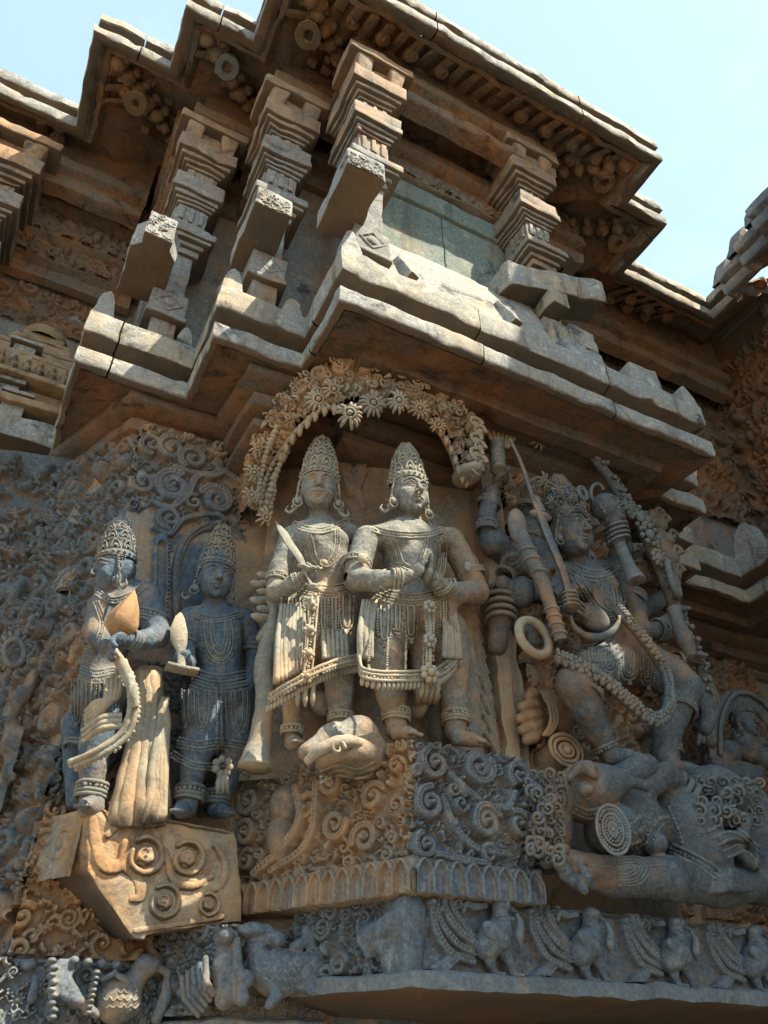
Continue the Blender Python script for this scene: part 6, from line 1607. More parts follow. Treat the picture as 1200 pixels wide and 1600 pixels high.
# ================================================================== dancing warrior with many arms on the right of the main face
def warrior():
    o = thing('stone_figure', 'large many-armed dancing figure under a beaded arc, right part of the main wall', 'statue', at_b(950, 1190, 2.2))
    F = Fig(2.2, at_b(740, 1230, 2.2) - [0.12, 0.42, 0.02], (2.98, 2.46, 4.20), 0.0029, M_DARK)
    F.ell(925, 922, 0.0, 44, 0.095, 44, k=0.03); F.ell(906, 918, -0.06, 20, 0.05, 18, k=0.03); F.ell(944, 912, -0.06, 20, 0.05, 18, k=0.03)
    F.chain([(940, 955, 0.0, 36), (958, 985, 0.0, 33), (975, 1010, 0.0, 38)], 0.03); F.ell(985, 1035, 0.02, 50, 0.11, 36, k=0.03)
    F.chain([(905, 872, 0.0, 17), (915, 895, 0.0, 20)], 0.02); F.chain([(880, 895, 0.03, 18), (915, 893, 0.02, 17), (965, 890, 0.03, 20)], 0.03)
    # legs: both knees bent outwards
    F.chain([(965, 1035, 0.0, 36), (930, 1050, -0.10, 34), (900, 1068, -0.14, 31)], 0.02); F.chain([(900, 1070, -0.14, 32), (915, 1105, -0.12, 25), (935, 1145, -0.08, 21), (952, 1178, -0.06, 16)], 0.012); foot(F, 956, 1182, -0.08, (0.6, -1, 0.05), 1.05)
    F.chain([(1010, 1040, 0.0, 36), (1050, 1060, -0.06, 30), (1072, 1075, -0.08, 27)], 0.02); F.chain([(1070, 1080, -0.08, 26), (1055, 1115, -0.04, 22), (1042, 1145, -0.02, 22), (1040, 1185, 0.0, 20), (1046, 1200, 0.0, 19)], 0.012); foot(F, 1048, 1200, -0.02, (0.8, -0.8, 0.0), 1.1)
    F.chain([(1098, 1090, 0.05, 13), (1108, 1120, 0.05, 12), (1102, 1140, 0.05, 10)], 0.012)
    # left cluster of arms
    F.chain([(885, 905, 0.06, 15.1), (800, 880, 0.08, 18.5), (772, 845, 0.05, 21.0)], 0.012); F.chain([(770, 850, 0.05, 20.2), (760, 810, 0.04, 15.1), (768, 770, 0.0, 12.6)], 0.012); hand(F, (779, 750, -0.02), (0.2, -0.4, 0.9), (0.6, -0.7, -0.2), (0.5, -0.7, 0.2), 1.1, 0.9, 0.02, True)
    F.chain([(878, 910, 0.04, 14.3), (835, 850, 0.06, 14.3), (824, 800, 0.0, 10.9)], 0.012); hand(F, (822, 765, -0.08), (0.3, -0.4, 0.8), (0.5, -0.8, -0.3), (-0.5, -0.6, 0.2), 1.0, 0.9, 0.02, True)
    F.chain([(880, 915, 0.05, 14.3), (815, 930, 0.06, 14.3), (785, 912, 0.0, 12.6)], 0.012); hand(F, (796, 880, -0.04), (0.5, -0.4, 0.4), (0.2, -0.7, -0.7), (-0.3, -0.7, 0.6), 1.1, 0.8, 0.02, True)
    F.chain([(885, 925, 0.04, 14.3), (870, 945, -0.02, 14.3)], 0.012); hand(F, (848, 905, -0.12), (-0.7, -0.4, 0.2), (0.1, -0.8, -0.5), (0, -0.5, 0.9), 1.1, 0.85, 0.02, True)
    hand(F, (888, 930, -0.14), (-0.6, -0.5, 0.2), (0.1, -0.7, -0.6), (0, -0.4, 0.9), 1.15, 0.85, 0.02, True)
    F.ell(815, 925, -0.02, 20, 0.06, 26, k=0.02); F.chain([(785, 930, 0.05, 18.5), (782, 965, 0.06, 18.5), (776, 1010, 0.10, 15.1)], 0.02)
    F.chain([(860, 985, 0.02, 11.8), (840, 1000, -0.04, 10.9)], 0.012); hand(F, (836, 984, -0.10), (0.0, -0.3, -0.9), (0.2, 0.7, -0.5), (-0.8, -0.4, 0.1), 1.05, 0.7, 0.04)
    # right cluster
    F.chain([(962, 892, 0.05, 15.1), (970, 845, 0.10, 14.3), (960, 790, 0.12, 13.4), (958, 760, 0.08, 10.1)], 0.012); hand(F, (962, 738, 0.04), (0.5, -0.3, 0.8), (0.6, -0.6, -0.4), (-0.2, -0.8, 0.2), 0.95, 0.8, 0.05, True)
    F.chain([(965, 900, 0.04, 15.1), (1000, 900, 0.06, 14.3), (990, 865, 0.0, 10.1)], 0.012); hand(F, (986, 862, -0.06), (-0.4, -0.4, 0.6), (-0.6, -0.7, -0.1), (0.5, -0.6, 0.3), 0.95, 0.8, 0.02, True)
    F.chain([(960, 905, 0.03, 16.0), (992, 950, 0.05, 16.8), (1000, 985, 0.03, 16.0)], 0.015); F.chain([(1000, 985, 0.02, 16.0), (1025, 985, -0.02, 11.8), (1045, 968, -0.04, 10.1)], 0.012); hand(F, (1056, 960, -0.07), (0.5, -0.3, 0.5), (0.3, -0.5, -0.7), (-0.4, -0.5, 0.7), 1.0, 0.85, 0.02, True)
    F.chain([(1000, 960, 0.08, 14.3), (1040, 930, 0.10, 13.4), (1036, 905, 0.02, 10.1)], 0.012); hand(F, (1036, 892, -0.02), (0.4, -0.3, 0.7), (0.3, -0.7, -0.4), (-0.5, -0.5, 0.3), 0.9, 0.8, 0.02, True)
    F.chain([(1020, 1020, 0.05, 11.8), (1055, 1035, 0.04, 10.9), (1078, 1030, 0.0, 9.2)], 0.012); hand(F, (1086, 1028, -0.03), (0.6, -0.3, 0.3), (0, -0.4, -0.9), (-0.3, -0.7, 0.6), 0.85, 0.8, 0.02, True)
    hd = head(F, 894, 836, -0.05, 29, yaw=0.10, pitch=0.02, roll=0.10, hgt=1.22); hair_cap(F, hd); F.body(o)
    crown(F, hd, o, 2.6, 'curl', M_DARK, lean=-0.75)
    m = MB(); c = at_b(858, 758, 2.08)
    for cx, cy, r in ((848, 752, 15), (872, 768, 13), (894, 776, 12), (860, 786, 11), (884, 798, 11), (908, 792, 10)):
        c = at_b(cx, cy, 2.06); flower(m, c, r * mpp(c) * 0.9, 10)
    m.build('hair_rosette', M_DARK, o, 0.0015, 50, sharp=None)
    # jewellery
    F.band([(893, 886), (912, 896), (935, 900), (958, 892), (966, 882)], 2.6, 4)
    F.band([(898, 896), (914, 925), (932, 950), (950, 962), (962, 958), (968, 938), (962, 912)], 2.4, 4); F.band([(935, 905), (948, 930), (954, 950)], 2.0, 3)
    F.cord([(895, 960), (915, 965), (940, 962)], 0.007); 
    for y in (925, 936, 947, 958, 969): F.ring(783, y, 0.05, (0.1, 0, 1), 23, 0.010, 1)
    F.ring(764, 786, 0.03, (0.2, -0.2, 1), 18, 0.006, 3, beads=True); F.ring(908, 1082, -0.13, (0.4, 0, 1), 33, 0.008, 2, beads=True); F.ring(1030, 984, -0.02, (1, 0, 0.2), 17, 0.006, 4, beads=True); F.ring(945, 1168, -0.07, (0.5, 0, -1), 18, 0.006, 2, beads=True)
    for y in (942, 950, 958): F.ring(892, y, -0.12, (0.3, -0.4, 1), 20, 0.008, 1)
    for k in range(6): F.cord([(884 + k * 3, 990 + k * 7), (905 + k * 5, 1008 + k * 5), (930 + k * 6, 1006 + k * 5), (950 + k * 5, 990 + k * 6)], 0.008, k % 2 == 0)
    for x0, x1, y0, y1 in ((940, 965, 1012, 1050), (968, 996, 1018, 1062), (1000, 1024, 1024, 1070), (920, 940, 1010, 1040)): F.uloop(x0, x1, y0, y1, 3, 2.2)
    for x, y, d, ax, r in ((760, 825, 0.03, (0.1, 0, 1), 17), (830, 835, 0.05, (0.2, -0.2, 1), 16), (822, 785, -0.04, (0, -0.2, 1), 13), (792, 895, -0.01, (0.5, 0, 0.6), 15), (868, 940, -0.03, (1, 0, .3), 16), (966, 830, 0.10, (0, 0, 1), 16), (959, 760, 0.07, (0, 0, 1), 13), (990, 880, 0.03, (0, 0, 1), 14), (990, 935, 0.04, (.5, 0, 1), 19), (1036, 912, 0.04, (0, 0, 1), 13), (1062, 1033, 0.03, (1, 0, 0), 13), (1042, 1170, 0.0, UPZ, 22), (1060, 1105, -0.05, (.4, 0, 1), 27)):
        F.ring(x, y, d, ax, r, 0.006, 4, 1.9, beads=True)
    F.done(o)
    g_ = MB()                                                # long beaded garland hanging in a V below the waist
    P = smooth_line([at_b(*p) for p in ((868, 1026, 2.05), (905, 1042, 2.00), (944, 1064, 1.99), (985, 1100, 2.0), (1010, 1120, 2.0), (1030, 1122, 2.0), (1045, 1100, 2.02), (1044, 1065, 2.04), (1030, 1035, 2.06), (1005, 1000, 2.05), (975, 965, 2.06), (962, 952, 2.08))], 10)
    g_.tube(P, 0.020, 9)
    for off in ([0, -0.02, 0.016], [0, -0.02, -0.016], [-0.004, -0.024, 0]): g_.beads(P + off, 0.011, 1.6)
    for p in resample(P, 0.03): g_.ball(p + [0, -0.012, -0.022], (0.013, 0.012, 0.014))
    g_.build('garland', M_DARK, o, 0.002, 40, sharp=None)
warrior()
def weapon(name, label, cat, pts, rad, n=9, flat=None, mat=None, extra=None):
    m = MB(); P = smooth_line([at_b(*p) for p in pts], 8); q = mpp(P[0]); m.tube(P, [r * q for r in rad], n, flat=flat)
    if extra: extra(m, P, q)
    return tag(m.build(name, mat or M_DARK, None, 0.0015, 40, sharp=55), label, cat, 'carved weapons round the dancing figure')
def sw(m, P, q):
    c = P[int(len(P) * .46)]; m.ball(c, (20 * q, 8 * q, 8 * q), nu=12, nv=7)
    for k in range(3): m.tube([P[i] + [(-3 + 3 * k) * q, -7 * q, 0] for i in range(int(len(P) * .3), int(len(P) * .46))], 1.5 * q, 6)
    for k in range(4): m.ball(P[-1] - (P[-1] - P[-4]) * (0.5 * k), (13 * q, 13 * q, 4 * q), nu=14)
weapon('long_sword', 'long straight stone sword slanting past the face of the dancing figure', 'sword', [(798, 688, 2.06), (815, 725, 2.05), (832, 775, 2.03), (842, 798, 2.02), (855, 835, 2.0), (874, 880, 1.98), (886, 915, 1.98), (893, 948, 1.98)], [6, 6, 7, 13, 13, 12, 10, 12], 8, (0.5, -1, 0), extra=sw)
def ax_(m, P, q):
    m.ball(P[2] + [0, 0, 0], (17 * q, 12 * q, 34 * q), nu=12, nv=9)
    for k in (14, 18, 22): m.ball(P[k], (15 * q, 15 * q, 4.5 * q), nu=14)
    for k in (-3, -6, -9, -12): m.ball(P[k], (13 * q, 13 * q, 4 * q), nu=14)
weapon('stone_club', 'stone club with pointed head and ringed shaft left of the long sword', 'club', [(806, 815, 2.0), (818, 845, 1.99), (828, 868, 1.99), (846, 905, 1.98), (856, 935, 1.99), (866, 965, 2.0), (876, 1000, 2.01)], [8, 12, 12, 11, 10, 10, 10], 12, extra=ax_)
weapon('ribbed_handle', 'short ribbed stone handle rising from the topmost left fist', 'handle', [(777, 692, 2.14), (778, 715, 2.12), (780, 735, 2.11)], [11, 11, 10], 12, extra=lambda m, P, q: [m.ball(p, (12.5 * q, 12.5 * q, 3.6 * q), nu=14) for p in P[::3]])
def discm(m, P, q):
    pass
m = MB(); c = at_b(834, 996, 2.05); q = mpp(c)
for r, t in ((31, 7.5), (36, 3)): m.tube([c + np.array([r * q * math.cos(a), 0.01 * math.cos(a), r * 0.80 * q * math.sin(a) * 1.15]) for a in np.linspace(0, 6.2832, 40)], t * q, 8, cap=False)
tag(m.build('throwing_ring', M_FIG, None, 0.001, 40, sharp=None), 'pale flat stone ring round the lowest left hand of the dancing figure', 'ring', 'carved weapons round the dancing figure')
m = MB(); P = [at_b(930 + 38 * math.cos(a), 962 + 34 * math.sin(a), 2.03 + 0.02 * math.sin(a)) for a in np.linspace(0.0, math.pi, 26)]
m.tube(P, [0.006, 0.014, 0.018, 0.014, 0.006], 8); m.ball(at_b(926, 964, 2.08), (0.085, 0.03, 0.06), nu=16, nv=10)
tag(m.build('skull_bowl', M_DARK, None, 0.002, 40, sharp=None), 'crescent-rimmed stone bowl at the waist of the dancing figure', 'bowl')
def head_staff():
    o = thing('head_staff', 'staff topped by a small severed head right of the dancing figure', 'staff', at_b(990, 905, 2.1), 'carved weapons round the dancing figure')
    F = Fig(2.08, at_b(915, 860, 2.08) - [0.06, 0.16, 0.02], at_b(1010, 740, 2.08) + [0.06, 0.18, 0.1], 0.0028, M_DARK)
    head(F, 951, 796, 0, 20, yaw=0.25, pitch=-0.1, roll=-0.25, hgt=1.15); F.chain([(958, 815, 0, 13), (965, 845, 0, 12)], 0.01)
    for k in range(4): F.ring(962 + k * 1.5, 824 + k * 7, 0.0, (0.3, 0, -1), 18, 0.007, 1)
    F.body(o, 'small_head'); F.done(o, 'collar_rings')
    m = MB(); m.tube([at_b(966, 845, 2.08), at_b(976, 870, 2.07), at_b(984, 888, 2.06), at_b(994, 908, 2.05)], [0.028, 0.028, 0.030, 0.044], 12); m.ball(at_b(994, 906, 2.05), (0.045, 0.045, 0.012), nu=14)
    a = [at_b(933 + 10 * math.cos(t), 770 + 14 * math.sin(t), 2.10) for t in np.linspace(2, 6, 14)]; m.tube(a, 0.009, 7); m.build('staff_shaft', M_DARK, o, 0.001, 40, sharp=50)
head_staff()
m = MB()                                                    # great arc of ornament sweeping over the figure
A_ = smooth_line([at_b(*p) for p in ((838, 690, 2.26), (862, 684, 2.22), (892, 688, 2.18), (915, 702, 2.16), (935, 724, 2.14), (955, 750, 2.14), (972, 778, 2.14), (990, 800, 2.12), (1005, 830, 2.12), (1020, 862, 2.12), (1036, 898, 2.12), (1050, 940, 2.14), (1066, 975, 2.14), (1084, 1015, 2.18), (1095, 1045, 2.20), (1100, 1080, 2.24))], 10)
arc = thing('ornamented_arc', 'long beaded arc curving from above the dancing figure down its right side', 'ornamental arc', A_[0])
m.tube(A_, [0.022, 0.026, 0.028, 0.030, 0.026, 0.02], 10)
m.build('arc_shaft', M_DARK, arc, 0.003, 30, sharp=None)
m = MB()
for i, p in enumerate(resample(A_, 0.05)):
    if i < 2 or i % 5 == 4: continue
    for k in range(5): m.ball(p + [RNG.uniform(-.022, .022), -0.022 - RNG.uniform(0, .012), RNG.uniform(-.02, .02)], RNG.uniform(0.007, 0.014))
for x, y, r in ((1000, 808, 26), (1015, 835, 22), (1010, 812, 16), (1030, 872, 16), (985, 795, 15)):
    c = at_b(x, y, 2.08)
    for k in range(9):
        t = k / 9 * 6.28; cc = c + np.array([math.cos(t), 0, math.sin(t)]) * r * 0.0024; m.ball(cc, 0.014)
    m.ball(c, (0.03, 0.02, 0.03))
m.build('arc_ornament', M_DARK, arc, 0.003, 40, sharp=None)
m = MB(); c = at_b(1052, 905, 2.06)
m.tube([c + [0.052 * math.cos(a), 0.03 * math.cos(a), 0.085 * math.sin(a)] for a in np.linspace(0, 6.2832, 36)], 0.016, 8, cap=False); m.ball(c, (0.022, 0.012, 0.05))
tag(m.build('throwing_ring', M_DARK, None, 0.001, 40, sharp=None), 'dark oval stone ring held high at the right side of the dancing figure', 'ring', 'carved weapons round the dancing figure')
weapon('short_club', 'short stone club held in the lower right fist of the dancing figure', 'club', [(1052, 950, 2.04), (1060, 975, 2.04), (1070, 1000, 2.05), (1080, 1022, 2.06)], [11, 11, 13, 9], 10)
m = MB()                                                    # scrolled fringe sticking out on the right edge
for x, y, r in ((1040, 812, 10), (1052, 836, 9), (1058, 862, 11), (1062, 890, 10), (1030, 800, 9)):
    c = at_b(x, y, 2.30); r_ = r * mpp(c)
    m.tube([c + [r_ * (1 - t / 9) * math.cos(t), 0, r_ * (1 - t / 9) * math.sin(t)] for t in np.linspace(0, 7.5, 22)], [r_ * .4, r_ * .35, r_ * .2], 7); m.ball(c + [-r_ * 1.2, 0.01, -r_], (r_ * 1.5, 0.03, r_ * 1.2))
m.tube([at_b(1020, 800, 2.32), at_b(1040, 850, 2.32), at_b(1052, 900, 2.32), at_b(1058, 950, 2.32)], [0.02, 0.05, 0.05, 0.02], 8, flat=(0, -1, 0))
tag(m.build('scroll_fringe', M_DARK, None, 0.003, 30, sharp=None), 'dark scrolled stone fringe projecting behind the right side of the dancing figure', 'stone fringe')
# rough hollow with the paw and rosette, and background relief of the main wall
def main_back():
    o = part('carved_panel', temple, (2.1, 2.38, 2.5))
    R = Relief(1.84, 2.50, 2.45, 4.0, 0.005); rr = random.Random(41)
    R.fill(rr, 400, 0.02, 0.05, h=0.07, gap=0.80); R.build('foliage', M_OCH, wall_map(2.34), o)
    F = Fig(2.32, at_b(760, 1225, 2.32) - [0.05, 0.2, 0.05], at_b(960, 1020, 2.32) + [0.05, 0.12, 0.1], 0.004, M_OCH)
    F.ell(862, 1115, 0.02, 38, 0.06, 40, k=0.03); F.ell(880, 1195, 0.0, 52, 0.08, 36, k=0.03)
    for i, (x, y) in enumerate(((815, 1100), (812, 1118), (815, 1136), (822, 1152), (826, 1084))): F.chain([(850, y * .6 + 445, -0.01, 9), (832, y, -0.06, 9.5), (x, y + 5, -0.07, 8)], 0.005)
    F.body(o, 'paw')
    m = MB()
    c = at_b(885, 1172, 2.22)
    for r in (0.075, 0.055, 0.03): m.tube([c + [r * math.cos(a), 0.0, r * 0.8 * math.sin(a)] for a in np.linspace(0, 6.28, 30)], 0.008, 7, cap=False)
    m.ball(c, 0.02)
    c = at_b(855, 1115, 2.24)
    for k in range(3): m.tube(smooth_line([at_b(846 + 4 * k, 1082, 2.24), at_b(858 + 5 * k, 1105, 2.22), at_b(860 + 5 * k, 1130, 2.22), at_b(848 + 4 * k, 1150, 2.24)], 6), 0.007, 7)
    for k in range(7):                                       # top left fan of fibres over the ribbed handle
        m.tube([at_b(752 + 12 * k, 650, 2.26), at_b(764 + 7 * k, 680, 2.22), at_b(775 + 3 * k, 700, 2.2)], [0.012, 0.012, 0.008], 6)
    c = at_b(840, 690, 2.2); flower(m, c, 0.045, 9); flower(m, at_b(826, 684, 2.22), 0.035, 8)
    m.build('paw_ornament', M_OCH, o, 0.002, 40, sharp=None)
main_back()
# rough edge pillar between pair and warrior
m = MB(); P = [at_b(742, 760, 2.33), at_b(752, 900, 2.33), at_b(765, 1000, 2.33), at_b(775, 1100, 2.33), at_b(785, 1195, 2.33)]
w = MB(); sweep(w, [(1.70, 2.42), (1.70, 2.30), (1.755, 2.29), (1.76, 2.33), (1.82, 2.32), (1.82, 2.42)], [(0.0, 2.46), (0.0, 4.05)], 0.03)
w.build('pilaster', M_OCH, temple, 0.010, 14)

# ================================================================== crushed demon under the dancing figure
def demon():
    o = thing('stone_demon', 'crushed demon lying on its back under the dancing figure, with a big round ear disc', 'statue', at_b(1000, 1400, 2.05))
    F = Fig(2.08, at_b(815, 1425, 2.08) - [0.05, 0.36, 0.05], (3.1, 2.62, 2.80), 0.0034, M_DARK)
    F.ell(850, 1285, 0.10, 34, 0.12, 75, k=0.03); F.ell(915, 1238, 0.0, 44, 0.13, 44, k=0.03); F.ell(950, 1225, -0.05, 34, 0.08, 26, k=0.03)
    F.ell(912, 1204, -0.08, 18, 0.05, 15, k=0.015); F.ell(916, 1236, -0.13, 11, 0.03, 9, k=0.006); F.ell(916, 1236, -0.11, 16, 0.02, 15, k=0.006)
    F.chain([(890, 1215, -0.10, 5), (905, 1200, -0.12, 6), (930, 1212, -0.12, 5)], 0.01)
    F.chain([(965, 1220, 0.0, 22), (1000, 1199, -0.04, 20), (1012, 1196, -0.04, 17)], 0.012); F.chain([(960, 1218, -0.08, 8), (985, 1222, -0.10, 8), (1010, 1228, -0.10, 9)], 0.012); F.chain([(1005, 1232, -0.02, 18), (1040, 1212, -0.04, 20), (1050, 1222, -0.03, 19)], 0.012)
    F.chain([(1040, 1240, 0.05, 34), (1075, 1290, 0.0, 48), (1090, 1330, 0.0, 52)], 0.03); F.ell(985, 1290, 0.05, 56, 0.12, 60, k=0.03); F.ell(1022, 1318, -0.06, 18, 0.05, 18, k=0.012)
    F.chain([(890, 1355, 0.0, 26), (960, 1370, -0.04, 28), (1050, 1372, -0.06, 31), (1120, 1385, -0.04, 30), (1170, 1380, -0.02, 26)], 0.02)
    for i, (x, y) in enumerate(((868, 1332), (874, 1350), (884, 1366), (900, 1378))): F.chain([(x + 14, y - 4, -0.12, 9), (x, y, -0.14, 9.5), (x + 12, y + 12, -0.15, 8)], 0.004)
    F.chain([(905, 1352, -0.14, 7), (918, 1372, -0.16, 9), (924, 1384, -0.15, 6)], 0.006)
    F.ell(955, 1296, -0.02, 30, 0.12, 38, k=0.012)
    # lion face and coils on the right
    F.ell(1115, 1240, 0.02, 50, 0.12, 42, k=0.03); F.ell(1170, 1290, 0.05, 46, 0.12, 70, k=0.03); F.ell(1092, 1232, -0.08, 14, 0.05, 12, k=0.006, mode='s'); F.ell(1140, 1290, -0.10, 17, 0.05, 9, k=0.006, mode='s')
    F.chain([(1105, 1262, -0.10, 10), (1135, 1268, -0.12, 10), (1165, 1280, -0.12, 10), (1160, 1305, -0.12, 9), (1125, 1310, -0.12, 9)], 0.006); F.chain([(1110, 1330, -0.08, 10), (1150, 1325, -0.10, 10), (1175, 1350, -0.10, 9)], 0.006)
    for k in range(5): F.chain([(1120 + k * 9, 1262 - k * 2, -0.09, 4.5), (1128 + k * 10, 1240 - k * 4, -0.12, 5), (1150 + k * 8, 1225 - k, -0.10, 4)], 0.003)
    for k in range(4): F.chain([(1110, 1372 + 7 * k, -0.10, 6), (1140, 1362 + 8 * k, -0.15, 6.5), (1172, 1375 + 5 * k, -0.12, 5)], 0.003)
    F.ell(1190, 1370, 0.0, 34, 0.14, 40, k=0.02)
    for k in range(6): F.chain([(826 + (k % 3) * 13, 1225 + k * 22, -0.02, 9), (838 + (k % 2) * 16, 1236 + k * 22, -0.05, 11)], 0.008)
    F.body(o)
    c = at_b(958, 1296, 1.93); q = mpp(c)
    m = MB(); e1 = np.array([0.85, -0.45, 0.1]); e1 /= np.linalg.norm(e1); e2 = np.array([-0.1, 0.0, 1.0])
    for r, t, bd in ((25, 2.6, False), (21, 2.2, True), (16, 2.0, False), (12, 2.2, True), (7, 1.6, False)):
        P = [c + e1 * r * q * math.cos(a) + e2 * r * 1.45 * q * math.sin(a) for a in np.linspace(0, 6.2832, 46)]
        m.beads(P, t * q * 1.1) if bd else m.tube(P, t * q, 7, cap=False)
    m.ball(c, 4 * q)
    for k in range(12):
        a = k / 12 * 6.283; m.tube([c + e1 * 3 * q * math.cos(a) + e2 * 4 * q * math.sin(a), c + e1 * 10 * q * math.cos(a) + e2 * 14 * q * math.sin(a)], 1.4 * q, 5)
    m.build('ear_disc', M_FRZ, o, 0.001, 40, sharp=None)
    for pts, r in (([(985, 1290), (1000, 1275), (1008, 1255), (1004, 1238)], 0.009), ([(985, 1306), (1006, 1292), (1018, 1268), (1014, 1244)], 0.010), ([(988, 1318), (1014, 1304), (1026, 1282), (1046, 1276)], 0.010), ([(988, 1326), (1020, 1312), (1034, 1290), (1048, 1282)], 0.006)): F.cord(pts, r)
    for k in range(5): F.cord([(960 + k, 1340 + k * 5), (1000 - k * 3, 1340 + k * 4), (1016 - k * 6, 1358), (1000 - k * 4, 1380 - k * 4), (965, 1384 - k * 4)], 0.005, False)
    F.band([(1048, 1325), (1075, 1338), (1100, 1352), (1122, 1368)], 3.4, 3)
    for k in range(3): F.ring(1050 + k * 9, 1226 + k * 10, 0.0, (0.7, 0, -0.7), 24 + 2 * k, 0.014, 1)
    curls_on(F, [(828 + 15 * (i % 4) + RNG.uniform(-4, 4), 1212 + 13 * (i // 4) + RNG.uniform(-3, 3)) for i in range(44)], 0.020, 0.0065)
    curls_on(F, [(1098 + 17 * (i % 6) + RNG.uniform(-5, 5), 1222 + 15 * (i // 6)) for i in range(30)], 0.022, 0.006)
    engrave(F, [[(1105 + 8 * k, 1300 + 10 * k), (1130 + 8 * k, 1290 + 10 * k), (1160 + 4 * k, 1300 + 10 * k), (1185, 1325 + 8 * k)] for k in range(5)], 0.007)
    engrave(F, [[(880 + 4 * k, 1208 + 5 * k), (886 + 4 * k, 1235), (892 + 4 * k, 1262 - 3 * k)] for k in range(4)], 0.006)
    F.band([(896, 1262), (918, 1272), (940, 1268)], 3.0, 3); F.cord([(1045, 1262), (1062, 1300), (1072, 1340)], 0.008); F.cord([(905, 1348), (960, 1356), (1030, 1352)], 0.005, False)
    F.done(o)
demon()
# relief wall and small arched niche figure beyond the corner on the right
def right_recess():
    o = part('carved_panel', temple, (3.8, 3.3, 2.4))
    for (u0, u1, b, sd) in ((3.1, 4.6, 3.295, 51), (2.5, 3.1, 2.945, 52)):
        R = Relief(u0, u1, 2.3, 3.95, 0.007); R.fill(random.Random(sd), 500, 0.02, 0.06, h=0.07, gap=0.80); R.build('foliage', M_DARK if b < 3 else M_SOFF, wall_map(b), o)
    o2 = thing('stone_figure', 'small shaded crowned figure inside a little arch on the recessed wall at right', 'statue', at_b(1165, 1230, 2.9))
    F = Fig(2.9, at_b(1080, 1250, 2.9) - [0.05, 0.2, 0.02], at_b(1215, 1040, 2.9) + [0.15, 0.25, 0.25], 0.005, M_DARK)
    F.ell(1168, 1165, 0.02, 28, 0.07, 30, k=0.03); F.ell(1195, 1185, -0.04, 20, 0.06, 18, k=0.02); F.ell(1165, 1215, 0, 34, 0.08, 24, k=0.03); F.ell(1138, 1175, 0, 18, 0.07, 18, k=0.02); F.ell(1120, 1195, 0.05, 22, 0.08, 26, k=0.03)
    hd = head(F, 1164, 1130, -0.02, 17, yaw=0.1); hair_cap(F, hd)
    for k in range(8): F.ell(1110 + (k * 37) % 90, 1160 + (k * 23) % 80, 0.0, 9, 0.04, 9)
    F.body(o2); crown(F, hd, o2, 1.8, 'tier', M_DARK); F.done(o2)
    m = MB(); P = smooth_line([at_b(*p) for p in ((1118, 1190, 2.92), (1120, 1140, 2.90), (1135, 1100, 2.88), (1160, 1092, 2.86), (1190, 1110, 2.86), (1215, 1150, 2.88))], 8)
    m.tube(P, 0.05, 10, flat=(0, 1, 0)); m.tube(P + [0, -0.04, 0.02], 0.014, 7); m.build('arch', M_DARK, o2, 0.004, 20, sharp=None)
    m = MB()
    for k in range(6): m.tube(smooth_line([at_b(1090 + 8 * k, 1165 - k * 4, 2.9), at_b(1100 + 4 * k, 1120 - 6 * k, 2.88), at_b(1085 + 3 * k, 1085 - 6 * k, 2.9), at_b(1075 + 2 * k, 1070 - 5 * k, 2.93)], 6), [0.012, 0.018, 0.008], 7)
    m.build('curling_leaf', M_DARK, o2, 0.004, 20, sharp=None)
right_recess()

# ================================================================== bird friezes
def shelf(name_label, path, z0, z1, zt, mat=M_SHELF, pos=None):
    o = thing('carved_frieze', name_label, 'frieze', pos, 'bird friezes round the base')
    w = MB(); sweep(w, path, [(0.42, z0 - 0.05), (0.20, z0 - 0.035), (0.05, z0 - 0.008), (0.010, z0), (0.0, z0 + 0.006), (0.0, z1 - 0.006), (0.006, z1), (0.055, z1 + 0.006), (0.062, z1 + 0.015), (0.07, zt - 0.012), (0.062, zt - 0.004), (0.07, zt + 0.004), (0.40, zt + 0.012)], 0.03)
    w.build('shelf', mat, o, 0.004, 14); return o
f1 = shelf('grey frieze of long-tailed birds walking right below the demon', [(0.98, 2.50), (1.17, 2.06), (3.3, 2.06)], 1.795, 1.842, 2.035, pos=(1.17, 2.06, 1.8))
f2 = shelf('middle frieze section with a large crouching bird under the niche pedestal', [(0.62, 2.78), (0.765, 2.50), (1.10, 2.50)], 1.70, 1.745, 1.985, pos=(0.9, 2.5, 1.7))
f3 = shelf('lowest left frieze section with a feathered bird below the spiral block', [(-1.2, 3.42), (-0.32, 3.42), (0.19, 2.69), (0.66, 2.69)], 1.63, 1.672, 1.885, pos=(0.4, 2.69, 1.65))
